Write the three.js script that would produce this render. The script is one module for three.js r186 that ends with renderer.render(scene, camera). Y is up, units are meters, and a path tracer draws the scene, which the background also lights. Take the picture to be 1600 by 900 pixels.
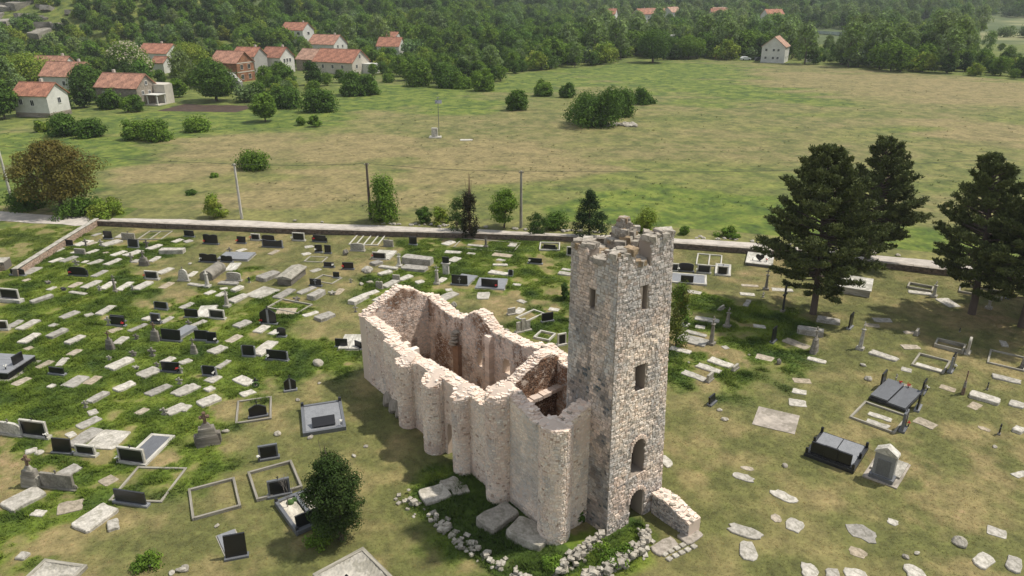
import * as THREE from 'three';
import { mergeGeometries, mergeVertices } from 'three/addons/utils/BufferGeometryUtils.js';
import { RoundedBoxGeometry } from 'three/addons/geometries/RoundedBoxGeometry.js';

// ---------- camera, sky, sun, exposure ----------
const scene = new THREE.Scene();
const camera = new THREE.PerspectiveCamera(42.74, 16 / 9, 0.5, 6000);
camera.position.set(0, 27, 0);
camera.rotation.set(THREE.MathUtils.degToRad(-22), 0, 0);
const renderer = new THREE.WebGLRenderer({ antialias: true });
renderer.toneMapping = THREE.LinearToneMapping;
renderer.toneMappingExposure = 1.2;
renderer.shadowMap.enabled = true;

const SUN = new THREE.Vector3(0.49, 0.86, -0.13).normalize();
{
  const w = 256, h = 128, d = new Float32Array(w * h * 4);
  for (let j = 0; j < h; j++) for (let i = 0; i < w; i++) {
    const el = (j + 0.5) / h * Math.PI - Math.PI / 2, up = Math.max(0, Math.sin(el));
    const k = Math.pow(up, 0.6), o = (j * w + i) * 4;
    const az = i / w * Math.PI * 2;
    const c = 0.5 + 0.5 * Math.sin(az * 3 + 4 * k) * Math.sin(az * 5 - 7 * k + 1) ;
    const cl = 0.55 + 0.3 * c;                     // thin broken cloud over blue
    d[o] = (0.56 - 0.3 * k) * (1 - cl) + 0.52 * cl;
    d[o + 1] = (0.59 - 0.21 * k) * (1 - cl) + 0.53 * cl;
    d[o + 2] = (0.64 - 0.08 * k) * (1 - cl) + 0.55 * cl;
    d[o + 3] = 1;
  }
  const sky = new THREE.DataTexture(d, w, h, THREE.RGBAFormat, THREE.FloatType);
  sky.mapping = THREE.EquirectangularReflectionMapping; sky.magFilter = THREE.LinearFilter; sky.needsUpdate = true;
  scene.background = sky; scene.environment = sky;
}
const sun = new THREE.DirectionalLight(new THREE.Color(1.0, 0.94, 0.84), 4.0);
sun.position.set(0, 0, -60).addScaledVector(SUN, 300); sun.target.position.set(0, 0, -60);
sun.castShadow = true; sun.shadow.radius = 3; sun.shadow.mapSize.set(4096, 4096);
Object.assign(sun.shadow.camera, { left: -160, right: 160, top: 160, bottom: -160, near: 1, far: 700 });
scene.add(sun, sun.target);
scene.fog = new THREE.FogExp2(new THREE.Color(0.80, 0.86, 0.92), 0.00016);

const SLABS = [
  [-49.15,-74.76,1.47,0.7,0.1,1.15,"p","pale grave slab left of the grey stone cross behind the wide black headstone"],
  [-47.97,-75.06,2.03,0.9,0.12,1.26,"g","long grey grave slab in front of the low wide black headstone beside the boundary wall"],
  [-50.81,-78.17,1.3,0.7,0.1,1.28,"p","pale grave slab left of the low wide black headstone beside the boundary wall"],
  [-49.94,-71.59,2.26,1.3,0.1,1.45,"g","long broad grey grave slab left of the toppled dark stone cross low in the grass"],
  [-44.59,-74.1,1.69,0.9,0.12,1.1,"p","pale grave slab right of the grey stone cross behind the wide black headstone"],
  [-42.71,-74.1,2.03,0.8,0.12,1.2,"p","long pale grave slab left of the knobbly stone cross left of the tiered monument"],
  [-45.76,-74.21,0.77,0.6,0.08,1.43,"p","short narrow pale grave slab behind the wide black headstone with curved top and side pillars"],
  [-43.45,-76.83,1.77,0.9,0.12,1.14,"p","pale grave slab behind and left of the knobbly stone cross left of the tiered monument"],
  [-41.98,-77.03,2.22,1.2,0.1,1.15,"p","long broad pale grave slab behind the knobbly stone cross left of the tiered monument"],
  [-46.14,-80.5,2.43,1.4,0.18,1.08,"p","long broad pale grave slab right of the small stone cross behind the broad pale slab"],
  [-40.48,-79.06,1.91,0.9,0.15,1.19,"p","long pale grave slab right of the grey stone cross right of the leaning black headstone"],
  [-40.36,-74.38,0.96,0.8,0.1,1.43,"p","pale grave slab right of the knobbly stone cross left of the tiered monument"],
  [-38.64,-74.96,1.76,0.7,0.12,1.42,"p","pale grave slab right of the tall tiered weathered monument beside pale slabs"],
  [-38.07,-67.17,2.25,0.9,0.12,1.45,"p","long pale grave slab right of the slender stone cross column in the long grass"],
  [-39.85,-67.32,1.93,0.9,0.14,1.46,"p","long pale grave slab left of the slender stone cross column in the long grass"],
  [-36.42,-67.4,2.2,1.1,0.16,1.25,"p","long pale grave slab left of the tilted black headstone with a pale right edge"],
  [-41.63,-67.73,2.19,1.0,0.1,1.28,"p","long pale grave slab right of the wide black headstone with curved top and side pillars"],
  [-43.16,-67.56,1.49,0.8,0.08,1.34,"t","worn tan grave slab right of the toppled dark stone cross low in the grass"],
  [-41.76,-65.47,2.11,0.5,0.1,-0.32,"p","long narrow pale grave slab left of the low black headstone with flowers piled behind it"],
  [-44.99,-66.68,0.97,0.6,0.08,1.34,"p","narrow pale grave slab left of the wide black headstone with curved top and side pillars"],
  [-44.22,-63.8,2.05,0.6,0.3,1.02,"g","thick narrow grey grave slab left of the low stone cross below the tiled slabs"],
  [-42.4,-70.74,1.95,0.8,0.1,1.38,"g","long grey grave slab behind the slender stone cross column in the long grass"],
  [-35.98,-71.36,1.89,0.9,0.14,1.21,"p","pale grave slab right of the tilted black headstone with a pale right edge"],
  [-36.96,-61.34,2.08,0.9,0.12,1.39,"p","long pale grave slab behind the low black headstone with flowers piled behind it"],
  [-39.7,-60.32,1.76,0.9,0.12,1.14,"g","grey grave slab in front of the toppled dark stone cross low in the grass"],
  [-37.96,-60.32,0.71,0.7,0.1,0.84,"p","short pale grave slab in front of the slender stone cross column in the long grass"],
  [-48.83,-68.94,0.74,0.6,0.06,1.12,"t","short narrow worn tan grave slab left of the tall tiered weathered monument beside pale slabs"],
  [-34.11,-67.48,1.66,0.9,0.06,1.31,"t","worn tan grave slab in front of the tall tiered weathered monument beside pale slabs"],
  [-49.47,-80.61,2.28,1.3,0.08,1.29,"p","long broad pale grave slab right of the low wide black headstone beside the boundary wall"],
  [-46.76,-77.58,1.57,0.6,0.1,1.31,"p","narrow pale grave slab left of the small stone cross behind the broad pale slab"],
  [-46.47,-83.27,1.48,0.8,0.1,1.58,"p","pale grave slab left of the grey headstone in front of the empty double plot"],
  [-38.87,-81.33,1.32,0.8,0.1,1.14,"p","pale grave slab right of the pale double kerb in the far corner"],
  [-37.55,-81.15,0.9,0.9,0.1,0.83,"p","short pale grave slab behind the broad black headstone shaped like an open book"],
  [-49.59,-83.82,1.18,0.6,0.08,1.27,"g","narrow grey grave slab behind the small stone cross behind the broad pale slab"],
  [-45.1,-77.23,0.62,0.6,0.06,0.72,"t","short narrow worn tan grave slab left of the pale double kerb in the far corner"],
  [-48.37,-80.49,1.22,0.8,0.08,1.11,"t","worn tan grave slab behind the grey stone cross behind the wide black headstone"],
  [-48.78,-77.33,0.64,0.6,0.06,1.25,"p","short narrow pale grave slab behind the toppled dark stone cross low in the grass"],
  [-26.49,-77.4,1.64,0.7,0.06,1.23,"t","worn tan grave slab in front of the very wide dark grey headstone with flared wings"],
  [-30.35,-78.15,1.2,0.8,0.06,1.05,"p","pale grave slab behind the light grey granite plate behind the book shaped headstone"],
  [-31.12,-67.52,2.02,0.5,0.12,-0.27,"p","long narrow pale grave slab left of the round backed grey stone tomb"],
  [-28.14,-67.96,2.06,0.7,0.18,-0.16,"g","long grey grave slab left of the pale stone headstone with rounded shoulder beside the sarcophagi"],
  [-32.82,-70.57,1.57,0.7,0.1,1.46,"p","pale grave slab behind and left of the round backed grey stone tomb"],
  [-29.1,-65.59,1.03,0.7,0.1,1.1,"p","pale grave slab left of the pale stone pillar with a cross in tall grass"],
  [-27.88,-65.21,1.12,0.7,0.08,1.24,"p","pale grave slab behind the pale stone pillar with a cross in tall grass"],
  [-25.84,-64.17,2.11,1.1,0.2,1.14,"p","long pale grave slab right of the pale stone pillar with a cross in tall grass"],
  [-19.94,-66.14,2.05,0.8,0.12,0.98,"g","long grey grave slab behind the stone cross stub in the overgrown plot"],
  [-21.82,-65.22,2.47,1.1,0.14,1.17,"g","long grey grave slab left of the stone cross stub in the overgrown plot"],
  [-18.57,-64.61,1.83,1.0,0.45,1.12,"g","thick grey grave slab left of the fallen little cross by a pale patch"],
  [-14.37,-63.59,2.19,0.9,0.35,1.04,"p","thick pale grave slab behind the thin cross behind the pale boulder slab"],
  [-18.11,-60.52,1.46,0.7,0.08,0.69,"p","pale grave slab right of the overgrown kerbed plot holding a flat worn slab"],
  [-30.05,-62.51,1.55,0.8,0.08,1.14,"g","grey grave slab behind the black headstone left of a bright white slab"],
  [-23.08,-79.31,1.02,0.9,0.05,0.43,"p","pale grave slab left of the left one of two narrow black twin headstones"],
  [-22.74,-76.92,1.04,0.9,0.05,0.62,"p","pale grave slab left of the thin kerb rectangle on the mown strip"],
  [-20.44,-71.8,1.19,0.8,0.05,0.85,"p","pale grave slab in front of the thin kerb rectangle on the mown strip"],
  [-20.49,-61.12,1.87,1.6,0.05,-0.0,"t","broad worn tan grave slab in front of the stone cross stub in the overgrown plot"],
  [-26.71,-66.37,1.23,0.7,0.25,1.16,"p","thick pale grave slab left of the dark little stone cross beside the great sarcophagus"],
  [-28.18,-66.67,0.73,0.6,0.04,0.45,"p","short narrow pale grave slab in front of the round backed grey stone tomb"],
  [-16.76,-65.9,1.59,0.8,0.04,1.34,"t","worn tan grave slab right of the fallen little cross by a pale patch"],
  [-42.1,-58.17,2.06,0.9,0.15,1.32,"p","long pale grave slab behind the small square black headstone before an overgrown plot"],
  [-40.36,-55.53,1.87,0.9,0.15,1.41,"p","pale grave slab behind and left of the small square black headstone before an overgrown plot"],
  [-38.57,-56.46,1.76,0.8,0.25,1.23,"g","thick grey grave slab left of the broken stone cross beside a pale slab"],
  [-36.42,-55.26,1.64,0.8,0.16,1.22,"p","pale grave slab behind and left of the broken stone cross beside a pale slab"],
  [-35.22,-53.02,1.21,0.8,0.05,1.34,"t","worn tan grave slab left of the thick low stone cross standing alone in green grass"],
  [-34.06,-57.24,1.08,0.9,0.05,0.91,"t","worn tan grave slab in front of the low black headstone with flowers piled behind it"],
  [-32.29,-57.61,1.79,0.6,0.1,1.1,"g","narrow grey grave slab behind the low stone cross below the tiled slabs"],
  [-32.5,-55.06,1.37,0.8,0.12,1.48,"p","pale grave slab behind the thick low stone cross standing alone in green grass"],
  [-30.49,-50.91,2.01,1.2,0.2,1.11,"p","long broad pale grave slab right of the broken stone cross beside a pale slab"],
  [-27.63,-49.49,1.53,1.3,0.16,0.94,"p","broad pale grave slab left of the small worn cross left of the square black headstone"],
  [-32.43,-48.14,1.69,1.3,0.12,1.33,"g","broad grey grave slab right of the small square black headstone before an overgrown plot"],
  [-31.32,-48.41,1.32,0.9,0.06,1.37,"t","worn tan grave slab in front of the broken stone cross beside a pale slab"],
  [-28.4,-47.33,1.46,0.9,0.16,1.02,"p","pale grave slab in front of the small white cross nearly sunk in the grass"],
  [-29.54,-45.74,1.53,0.7,0.2,1.2,"g","grey grave slab in front of the thick low stone cross standing alone in green grass"],
  [-28.92,-43.86,0.57,0.8,0.08,0.75,"p","short pale grave slab in front of the small square black headstone before an overgrown plot"],
  [-25.71,-46.89,1.87,1.0,0.1,1.0,"g","grey grave slab left of the grey stone cross with three lobes in the grass"],
  [-23.87,-46.76,1.49,1.1,0.16,1.07,"p","pale grave slab in front of the grey stone cross with three lobes in the grass"],
  [-23.31,-44.22,1.44,1.1,0.1,0.88,"p","pale grave slab in front of the pale stone cross with round lobes"],
  [-36.35,-50.86,1.38,0.7,0.06,1.23,"t","worn tan grave slab left of the small square black headstone before an overgrown plot"],
  [-36.51,-48.18,1.28,0.8,0.04,1.19,"t","worn tan grave slab behind the white framed black headstone with a small cross"],
  [-27.08,-51.61,1.1,0.8,0.1,1.19,"p","pale grave slab right of the small worn cross left of the square black headstone"],
  [-25.56,-51.25,0.9,0.7,0.12,0.9,"p","short pale grave slab in front of the knobbly stone cross on a tall pedestal"],
  [-32.32,-59.49,0.73,0.8,0.15,1.08,"p","short pale grave slab left of the small grey framed headstone with a dark centre"],
  [-30.52,-59.24,1.47,0.6,0.1,1.3,"p","narrow pale grave slab right of the small grey framed headstone with a dark centre"],
  [-35.19,-51.26,1.32,0.6,0.1,1.67,"p","narrow pale grave slab left of the small white cross nearly sunk in the grass"],
  [-39.95,-58.22,0.68,0.8,0.05,1.16,"g","short grey grave slab behind and left of the low stone cross below the tiled slabs"],
  [-43.36,-58.41,1.52,0.8,0.1,1.46,"g","grey grave slab in front of the round shouldered black headstone against the boundary wall end"],
  [-39.4,-53.78,0.65,0.7,0.04,0.99,"t","short worn tan grave slab left of the stone cross with a broad foot between monuments"],
  [-25.58,-43.98,0.88,0.7,0.04,1.12,"t","short worn tan grave slab behind the long grave of grey plate inside a white border"],
  [-33.78,-47.38,0.39,0.5,0.12,1.17,"p","short narrow pale grave slab behind the black headstone leaning on a dark base"],
  [-27.34,-58.41,1.45,0.7,0.1,1.05,"p","pale grave slab right of the little cross right above the granite topped grave"],
  [-23.47,-58.29,1.45,1.1,0.16,1.04,"g","grey grave slab in front of the pale stone pillar with a cross in tall grass"],
  [-21.48,-57.24,1.41,0.9,0.14,1.24,"p","pale grave slab behind the black headstone left of a large pale bordered slab"],
  [-20.21,-56.63,0.93,0.7,0.1,1.11,"p","short pale grave slab behind the wide plain black headstone with grey side wing"],
  [-23.2,-55.41,1.52,0.9,0.05,1.14,"t","worn tan grave slab right of the knobbly stone cross on a tall pedestal"],
  [-23.76,-53.24,1.39,1.1,0.16,1.02,"p","pale grave slab behind and right of the knobbly stone cross on a tall pedestal"],
  [-20.11,-53.64,2.7,1.2,0.14,1.32,"p","long broad pale grave slab behind the black pointed headstone split by a white stripe"],
  [-22.46,-50.81,1.47,0.5,0.14,1.24,"g","narrow grey grave slab behind the black headstone on a pale stepped base"],
  [-22.38,-48.59,1.06,1.0,0.1,1.07,"p","pale grave slab in front of the black headstone on a pale stepped base"],
  [-19.97,-48.27,1.78,1.0,0.12,-0.6,"p","pale grave slab right of the black headstone on a pale stepped base"],
  [-19.11,-46.45,1.0,0.8,0.1,0.75,"p","pale grave slab behind the thin grey kerb round the cross topped black headstone"],
  [-21.43,-45.27,1.51,1.1,0.2,0.87,"p","pale grave slab right of the grey stone cross with three lobes in the grass"],
  [-23.6,-46.98,1.48,1.1,0.16,0.98,"p","pale grave slab in front of and right of the pale stone cross with round lobes"],
  [-22.07,-47.03,0.59,0.7,0.14,0.94,"p","short pale grave slab right of the pale stone cross with round lobes"],
  [-16.63,-59.69,1.7,1.2,0.3,0.87,"g","thick broad grey grave slab left of the thin cross behind the pale boulder slab"],
  [-22.92,-44.38,0.82,1.0,0.12,1.36,"p","short pale grave slab behind the big stepped weathered monument of grey stone"],
  [-28.5,-42.56,1.5,0.9,0.1,0.99,"g","grey grave slab behind and right of the black headstone leaning on a dark base"],
  [-27.77,-40.7,2.33,1.2,0.15,1.28,"g","long broad grey grave slab right of the black headstone leaning on a dark base"],
  [-26.13,-40.49,2.23,2.2,0.1,1.49,"p","long broad pale grave slab right of the white framed black headstone with a small cross"],
  [-27.85,-34.43,2.02,1.5,0.2,1.02,"p","long broad pale grave slab in front of the ruinous stepped stone monument with a cross"],
  [-22.91,-32.77,2.08,1.5,0.2,1.16,"p","long broad pale grave slab in front of the weathered grey headstone with scrolled sides"],
  [-24.88,-33.8,1.28,1.2,0.08,0.38,"t","broad worn tan grave slab right of the ruinous stepped stone monument with a cross"],
  [-26.77,-37.12,1.16,0.9,0.15,1.07,"g","grey grave slab behind the weathered grey headstone with scrolled sides"],
  [-26.31,-33.24,0.44,0.8,0.1,1.46,"p","short pale grave slab left of the wide dark grey headstone before a kerbed grass plot"],
  [-23.96,-36.25,0.85,1.0,0.05,0.99,"t","short worn tan grave slab behind the wide dark grey headstone before a kerbed grass plot"],
  [-30.32,-39.18,0.6,0.5,0.14,0.57,"p","short narrow pale grave slab left of the black headstone leaning on a dark base"],
  [-21.64,-32.22,0.45,0.9,0.2,0.52,"p","short pale grave slab right of the weathered grey headstone with scrolled sides"],
  [-28.87,-41.09,0.35,0.8,0.08,0.94,"p","short pale grave slab behind and right of the weathered grey headstone with scrolled sides"],
  [-25.13,-29.9,0.43,0.5,0.15,-0.16,"p","short narrow pale grave slab in front of the black headstone leaning on a dark base"],
  [-12.95,-72.37,2.21,0.6,0.2,-0.38,"p","long narrow pale grave slab behind the small grey headstone at the head of a slab"],
  [-13.02,-70.68,1.42,0.7,0.25,0.76,"p","thick pale grave slab left of the small grey headstone at the head of a slab"],
  [-13.5,-65.45,1.48,0.8,0.1,0.77,"p","pale grave slab left of the grey notched headstone above the church gable"],
  [-12.37,-64.19,1.78,0.8,0.1,0.99,"p","pale grave slab in front of the grey notched headstone above the church gable"],
  [-12.05,-67.76,2.11,0.9,0.2,1.04,"p","long pale grave slab right of the grey notched headstone above the church gable"],
  [-10.8,-69.52,1.7,0.8,0.12,0.9,"p","pale grave slab right of the small grey headstone at the head of a slab"],
  [-6.07,-64.61,2.2,1.2,0.14,0.87,"p","long broad pale grave slab behind the rounded weathered stone just behind the nave wall"],
  [-2.75,-64.78,1.69,1.3,0.1,-1.57,"p","broad pale grave slab in front of the bright granite plate behind the cross carved headstone"],
  [-1.32,-70.58,2.25,0.9,0.15,-0.36,"p","long pale grave slab behind the bright granite plate seen square on in green grass"],
  [-7.27,-80.56,1.58,1.2,0.1,0.89,"p","broad pale grave slab right of the tall narrow black headstone near the road wall"],
  [-6.53,-77.35,1.98,0.9,0.1,-0.23,"p","long pale grave slab behind the black tablet standing on a white pillar"],
  [-4.51,-76.96,0.97,0.6,0.05,-0.33,"p","narrow pale grave slab left of the dark slim post cross near the road wall"],
  [-1.08,-76.33,2.28,1.2,0.05,-0.3,"t","long broad worn tan grave slab left of the black headstone within white corner posts"],
  [-4.19,-79.7,1.95,0.6,0.06,-0.25,"p","long narrow pale grave slab behind the bright granite plate behind the cross carved headstone"],
  [0.05,-79.82,0.89,1.3,0.12,-0.28,"p","short broad pale grave slab right of the dark slim post cross near the road wall"],
  [-9.2,-68.39,0.88,0.8,0.1,0.68,"p","short pale grave slab left of the pale turned pillar cross amid green grass"],
  [-7.06,-68.86,1.24,0.8,0.1,1.14,"p","pale grave slab right of the pale turned pillar cross amid green grass"],
  [-6.24,-74.9,1.52,1.1,0.12,1.03,"p","pale grave slab behind and right of the black tablet standing on a white pillar"],
  [-1.17,-74.68,0.98,0.6,0.06,-0.45,"p","narrow pale grave slab in front of the dark slim post cross near the road wall"],
  [-1.25,-73.13,1.66,0.5,0.12,-0.08,"p","narrow pale grave slab left of the black headstone on a flat disc like mown patch"],
  [5.41,-70.52,1.39,0.9,0.15,-0.37,"p","pale grave slab in front of the white framed headstone touching the tower outline"],
  [5.64,-71.77,0.98,0.6,0.08,-0.42,"p","narrow pale grave slab right of the black headstone on a flat disc like mown patch"],
  [0.63,-61.21,1.32,0.8,0.1,1.08,"p","pale grave slab right of the small pale square headstone beyond the church"],
  [3.82,-61.55,0.97,0.7,0.08,-0.33,"p","pale grave slab behind the dark headstone turned sideways beyond the nave"],
  [0.48,-67.66,0.83,0.6,0.05,-0.22,"p","short narrow pale grave slab behind the small pale square headstone beyond the church"],
  [0.9,-63.45,0.9,0.6,0.08,-0.8,"p","short narrow pale grave slab behind the angular white kerb just beyond the nave"],
  [-6.14,-66.23,0.67,0.7,0.06,0.26,"p","short pale grave slab left of the bright granite plate behind the cross carved headstone"],
  [-7.51,-64.77,0.81,0.6,0.06,0.98,"p","short narrow pale grave slab in front of the pale turned pillar cross amid green grass"],
  [-14.43,-73.62,1.16,0.9,0.3,0.81,"g","thick grey grave slab left of the white thin pillar left of the grey stone chest"],
  [22.53,-65.11,1.4,0.7,0.1,-0.24,"p","pale grave slab left of the tiny stone cross near the post"],
  [21.87,-62.94,1.83,0.5,0.06,1.08,"g","narrow grey grave slab right of the small square stone stub between slabs"],
  [26.31,-66.36,2.06,0.9,0.06,-0.16,"p","long pale grave slab right of the slim weathered post cross in open grass"],
  [17.22,-59.2,2.19,0.8,0.12,-0.36,"p","long pale grave slab in front of the small square stone stub between slabs"],
  [16.25,-57.66,0.83,0.7,0.08,-0.33,"p","short pale grave slab right of the narrow black and white post by the bushes"],
  [15.59,-56.36,1.87,0.6,0.1,-0.58,"p","narrow pale grave slab left of the leaning grey post cross beside the slabs"],
  [15.02,-55.14,2.56,1.5,0.12,-0.59,"g","long broad grey grave slab left of the small dark boulder like headstone in the grass"],
  [13.62,-53.31,1.79,0.7,0.12,-0.55,"p","pale grave slab in front of the narrow black and white post by the bushes"],
  [16.28,-51.08,1.97,0.9,0.14,-0.76,"p","long pale grave slab in front of the leaning grey post cross beside the slabs"],
  [15.12,-50.15,2.0,0.8,0.14,-0.72,"p","long pale grave slab behind the small tilted black fragment of a headstone"],
  [13.73,-49.05,2.03,0.8,0.08,-0.76,"p","long pale grave slab behind and left of the small tilted black fragment of a headstone"],
  [21.43,-57.86,1.02,0.6,0.08,-0.34,"p","narrow pale grave slab behind the dark headstone seen side on in the tree shade"],
  [27.82,-58.97,1.95,0.9,0.3,-0.46,"g","thick grey grave slab left of the upright dark headstone behind the pine"],
  [17.47,-65.65,1.66,0.9,0.05,-0.47,"p","pale grave slab in front of the black headstone on the long white bordered grave"],
  [23.98,-51.6,1.41,0.6,0.1,-0.58,"p","narrow pale grave slab right of the small dark boulder like headstone in the grass"],
  [20.09,-52.12,1.45,1.0,0.03,-0.51,"t","worn tan grave slab in front of the tall dark wayside cross beside the pine"],
  [21.64,-48.35,1.34,0.8,0.05,-0.19,"t","worn tan grave slab behind the large flush concrete slab in the dry grass"],
  [23.44,-54.61,2.24,1.1,0.04,-0.84,"t","long worn tan grave slab behind the small dark boulder like headstone in the grass"],
  [23.49,-67.45,1.71,0.6,0.05,-0.18,"t","narrow worn tan grave slab left of the slim weathered post cross in open grass"],
  [17.41,-53.85,0.46,0.6,0.05,0.33,"p","short narrow pale grave slab left of the tall dark wayside cross beside the pine"],
  [29.62,-52.35,2.16,0.9,0.14,-0.8,"p","long pale grave slab right of the leaning pale post right of the pine"],
  [32.61,-54.02,1.47,0.9,0.06,-0.0,"t","worn tan grave slab in front of the stub of stone on the dry grass"],
  [32.71,-59.22,1.59,1.0,0.06,-0.13,"g","grey grave slab right of the upright dark headstone behind the pine"],
  [31.34,-58.14,1.2,0.8,0.04,-0.24,"t","worn tan grave slab behind and right of the upright dark headstone behind the pine"],
  [33.86,-56.67,1.02,0.6,0.06,-0.0,"t","narrow worn tan grave slab left of the stub of stone on the dry grass"],
  [33.6,-45.58,1.86,1.0,0.25,-0.73,"p","thick pale grave slab in front of the little dark cross right of the reddish post"],
  [36.96,-48.46,1.9,0.8,0.12,-0.59,"p","pale grave slab right of the little dark cross right of the reddish post"],
  [35.43,-44.83,0.88,1.0,0.12,-0.66,"p","short pale grave slab behind the dark small cross near the lower right edge"],
  [32.39,-44.69,0.66,1.2,0.04,-0.94,"t","short broad worn tan grave slab in front of the reddish weathered post cross"],
  [27.77,-42.46,1.38,1.1,0.04,-0.93,"t","worn tan grave slab right of the pale kerb holding two sunken slabs"],
  [39.21,-65.46,2.06,0.8,0.12,-0.38,"p","long pale grave slab left of the dark post beside the pale bench grave"],
  [30.23,-49.97,0.75,0.8,0.06,-0.53,"p","short pale grave slab behind the small stone cross behind the double granite tomb"],
  [40.61,-63.04,2.13,1.4,0.08,-1.46,"p","long broad pale grave slab right of the dark post beside the pale bench grave"],
  [40.51,-54.48,0.5,1.2,0.1,-0.38,"p","short broad pale grave slab behind the wide pale kerb near the right picture edge"],
  [31.84,-47.13,1.06,0.8,0.04,-0.76,"t","worn tan grave slab left of the reddish weathered post cross"],
  [28.89,-47.49,0.94,0.7,0.04,-0.67,"t","short worn tan grave slab right of the small stone cross behind the double granite tomb"],
  [33.45,-41.55,0.67,1.2,0.3,-0.79,"p","thick broad pale grave slab right of the dark small cross near the lower right edge"],
  [31.36,-41.85,0.87,0.7,0.05,-0.76,"t","short worn tan grave slab left of the dark small cross near the lower right edge"],
  [13.86,-36.57,1.43,1.0,0.1,-0.52,"p","pale grave slab in front of the large flush concrete slab in the dry grass"],
  [15.65,-34.74,1.82,1.2,0.1,-0.77,"p","broad pale grave slab left of the pale stepped base with a grey gabled monument"],
  [12.59,-31.81,2.17,1.2,0.14,-0.5,"p","long broad pale grave slab in front of the small tilted black fragment of a headstone"],
  [15.39,-32.34,1.03,1.6,0.12,-0.61,"p","broad pale grave slab in front of the pale kerb holding two sunken slabs"],
  [14.36,-37.52,0.87,0.6,0.04,-0.5,"t","short narrow worn tan grave slab left of the pale kerb holding two sunken slabs"],
  [20.85,-46.69,0.99,0.8,0.06,-0.43,"p","pale grave slab in front of the small dark boulder like headstone in the grass"],
  [20.16,-45.13,1.21,1.1,0.05,-0.28,"p","pale grave slab behind and right of the large flush concrete slab in the dry grass"],
  [12.28,-30.42,1.02,2.0,0.12,-0.09,"p","broad pale grave slab in front of the double black granite tomb with polished plates"],
  [14.95,-28.96,0.97,1.6,0.12,-0.26,"p","broad pale grave slab in front of the pale stepped base with a grey gabled monument"],
  [16.0,-28.71,0.73,1.4,0.12,-0.35,"p","short broad pale grave slab in front of and left of the reddish weathered post cross"],
  [14.6,-32.93,0.63,1.0,0.05,-0.32,"t","short worn tan grave slab in front of the leaning pale post right of the pine"],
  [9.54,-38.22,0.79,1.8,0.12,0.32,"p","short broad pale grave slab left of the large flush concrete slab in the dry grass"],
  [18.82,-31.79,1.93,1.8,0.06,-0.8,"g","long broad grey grave slab in front of the dark headstone of a pale kerbed plot"],
  [20.88,-32.64,0.63,0.8,0.06,-0.8,"p","short pale grave slab in front of the dark small cross near the lower right edge"],
  [17.93,-30.3,1.02,1.0,0.05,-0.49,"t","worn tan grave slab in front of the small stone cross behind the double granite tomb"],
  [24.07,-29.6,0.86,1.9,0.15,-0.87,"p","short broad pale grave slab in front of and right of the reddish weathered post cross"],
  [25.45,-29.31,0.82,1.8,0.15,-0.59,"p","short broad pale grave slab right of the pale stepped base with a grey gabled monument"],
  [26.01,-31.71,0.93,0.9,0.05,-0.58,"p","short pale grave slab in front of the pale monument cut by the picture edge"],
  [20.15,-28.76,0.96,1.6,0.15,-0.13,"p","broad pale grave slab in front of the wide pale kerb near the right picture edge"],
  [17.16,-28.64,1.2,1.6,0.14,-0.1,"p","broad pale grave slab in front of the pale upright headstone of a kerbed grave"],
  [30.58,-36.84,0.47,1.2,0.06,-1.29,"p","short broad pale grave slab right of the double black granite tomb with polished plates"],
  [-24.68,-69.63,2.37,1.4,0.4,1.03,"g","thick broad grey grave slab right of the dark little stone cross beside the great sarcophagus"],
  [-10.07,-73.94,3.42,1.3,0.75,-0.31,"g","thick broad grey grave slab left of the black tablet standing on a white pillar"],
  [-10.15,-71.97,2.78,1.3,0.3,-0.3,"g","thick broad grey grave slab right of the tiny cross in the mown grass"],
  [-37.64,-77.12,2.67,0.9,0.5,0.08,"p","thick pale grave slab in front of the pale double kerb in the far corner"],
  [25.33,-56.55,2.15,0.9,0.5,-0.37,"g","thick grey grave slab right of the dark headstone seen side on in the tree shade"],
  [32.09,-50.27,1.96,0.7,0.1,-0.72,"p","long pale grave slab left of the dark headstone of a pale kerbed plot"],
  [25.1,-43.27,1.54,0.6,0.05,-0.72,"p","narrow pale grave slab behind the pale kerb holding two sunken slabs"],
  [24.56,-42.4,1.51,0.6,0.05,-0.7,"p","narrow pale grave slab behind the pale stepped base with a grey gabled monument"]
];
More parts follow.
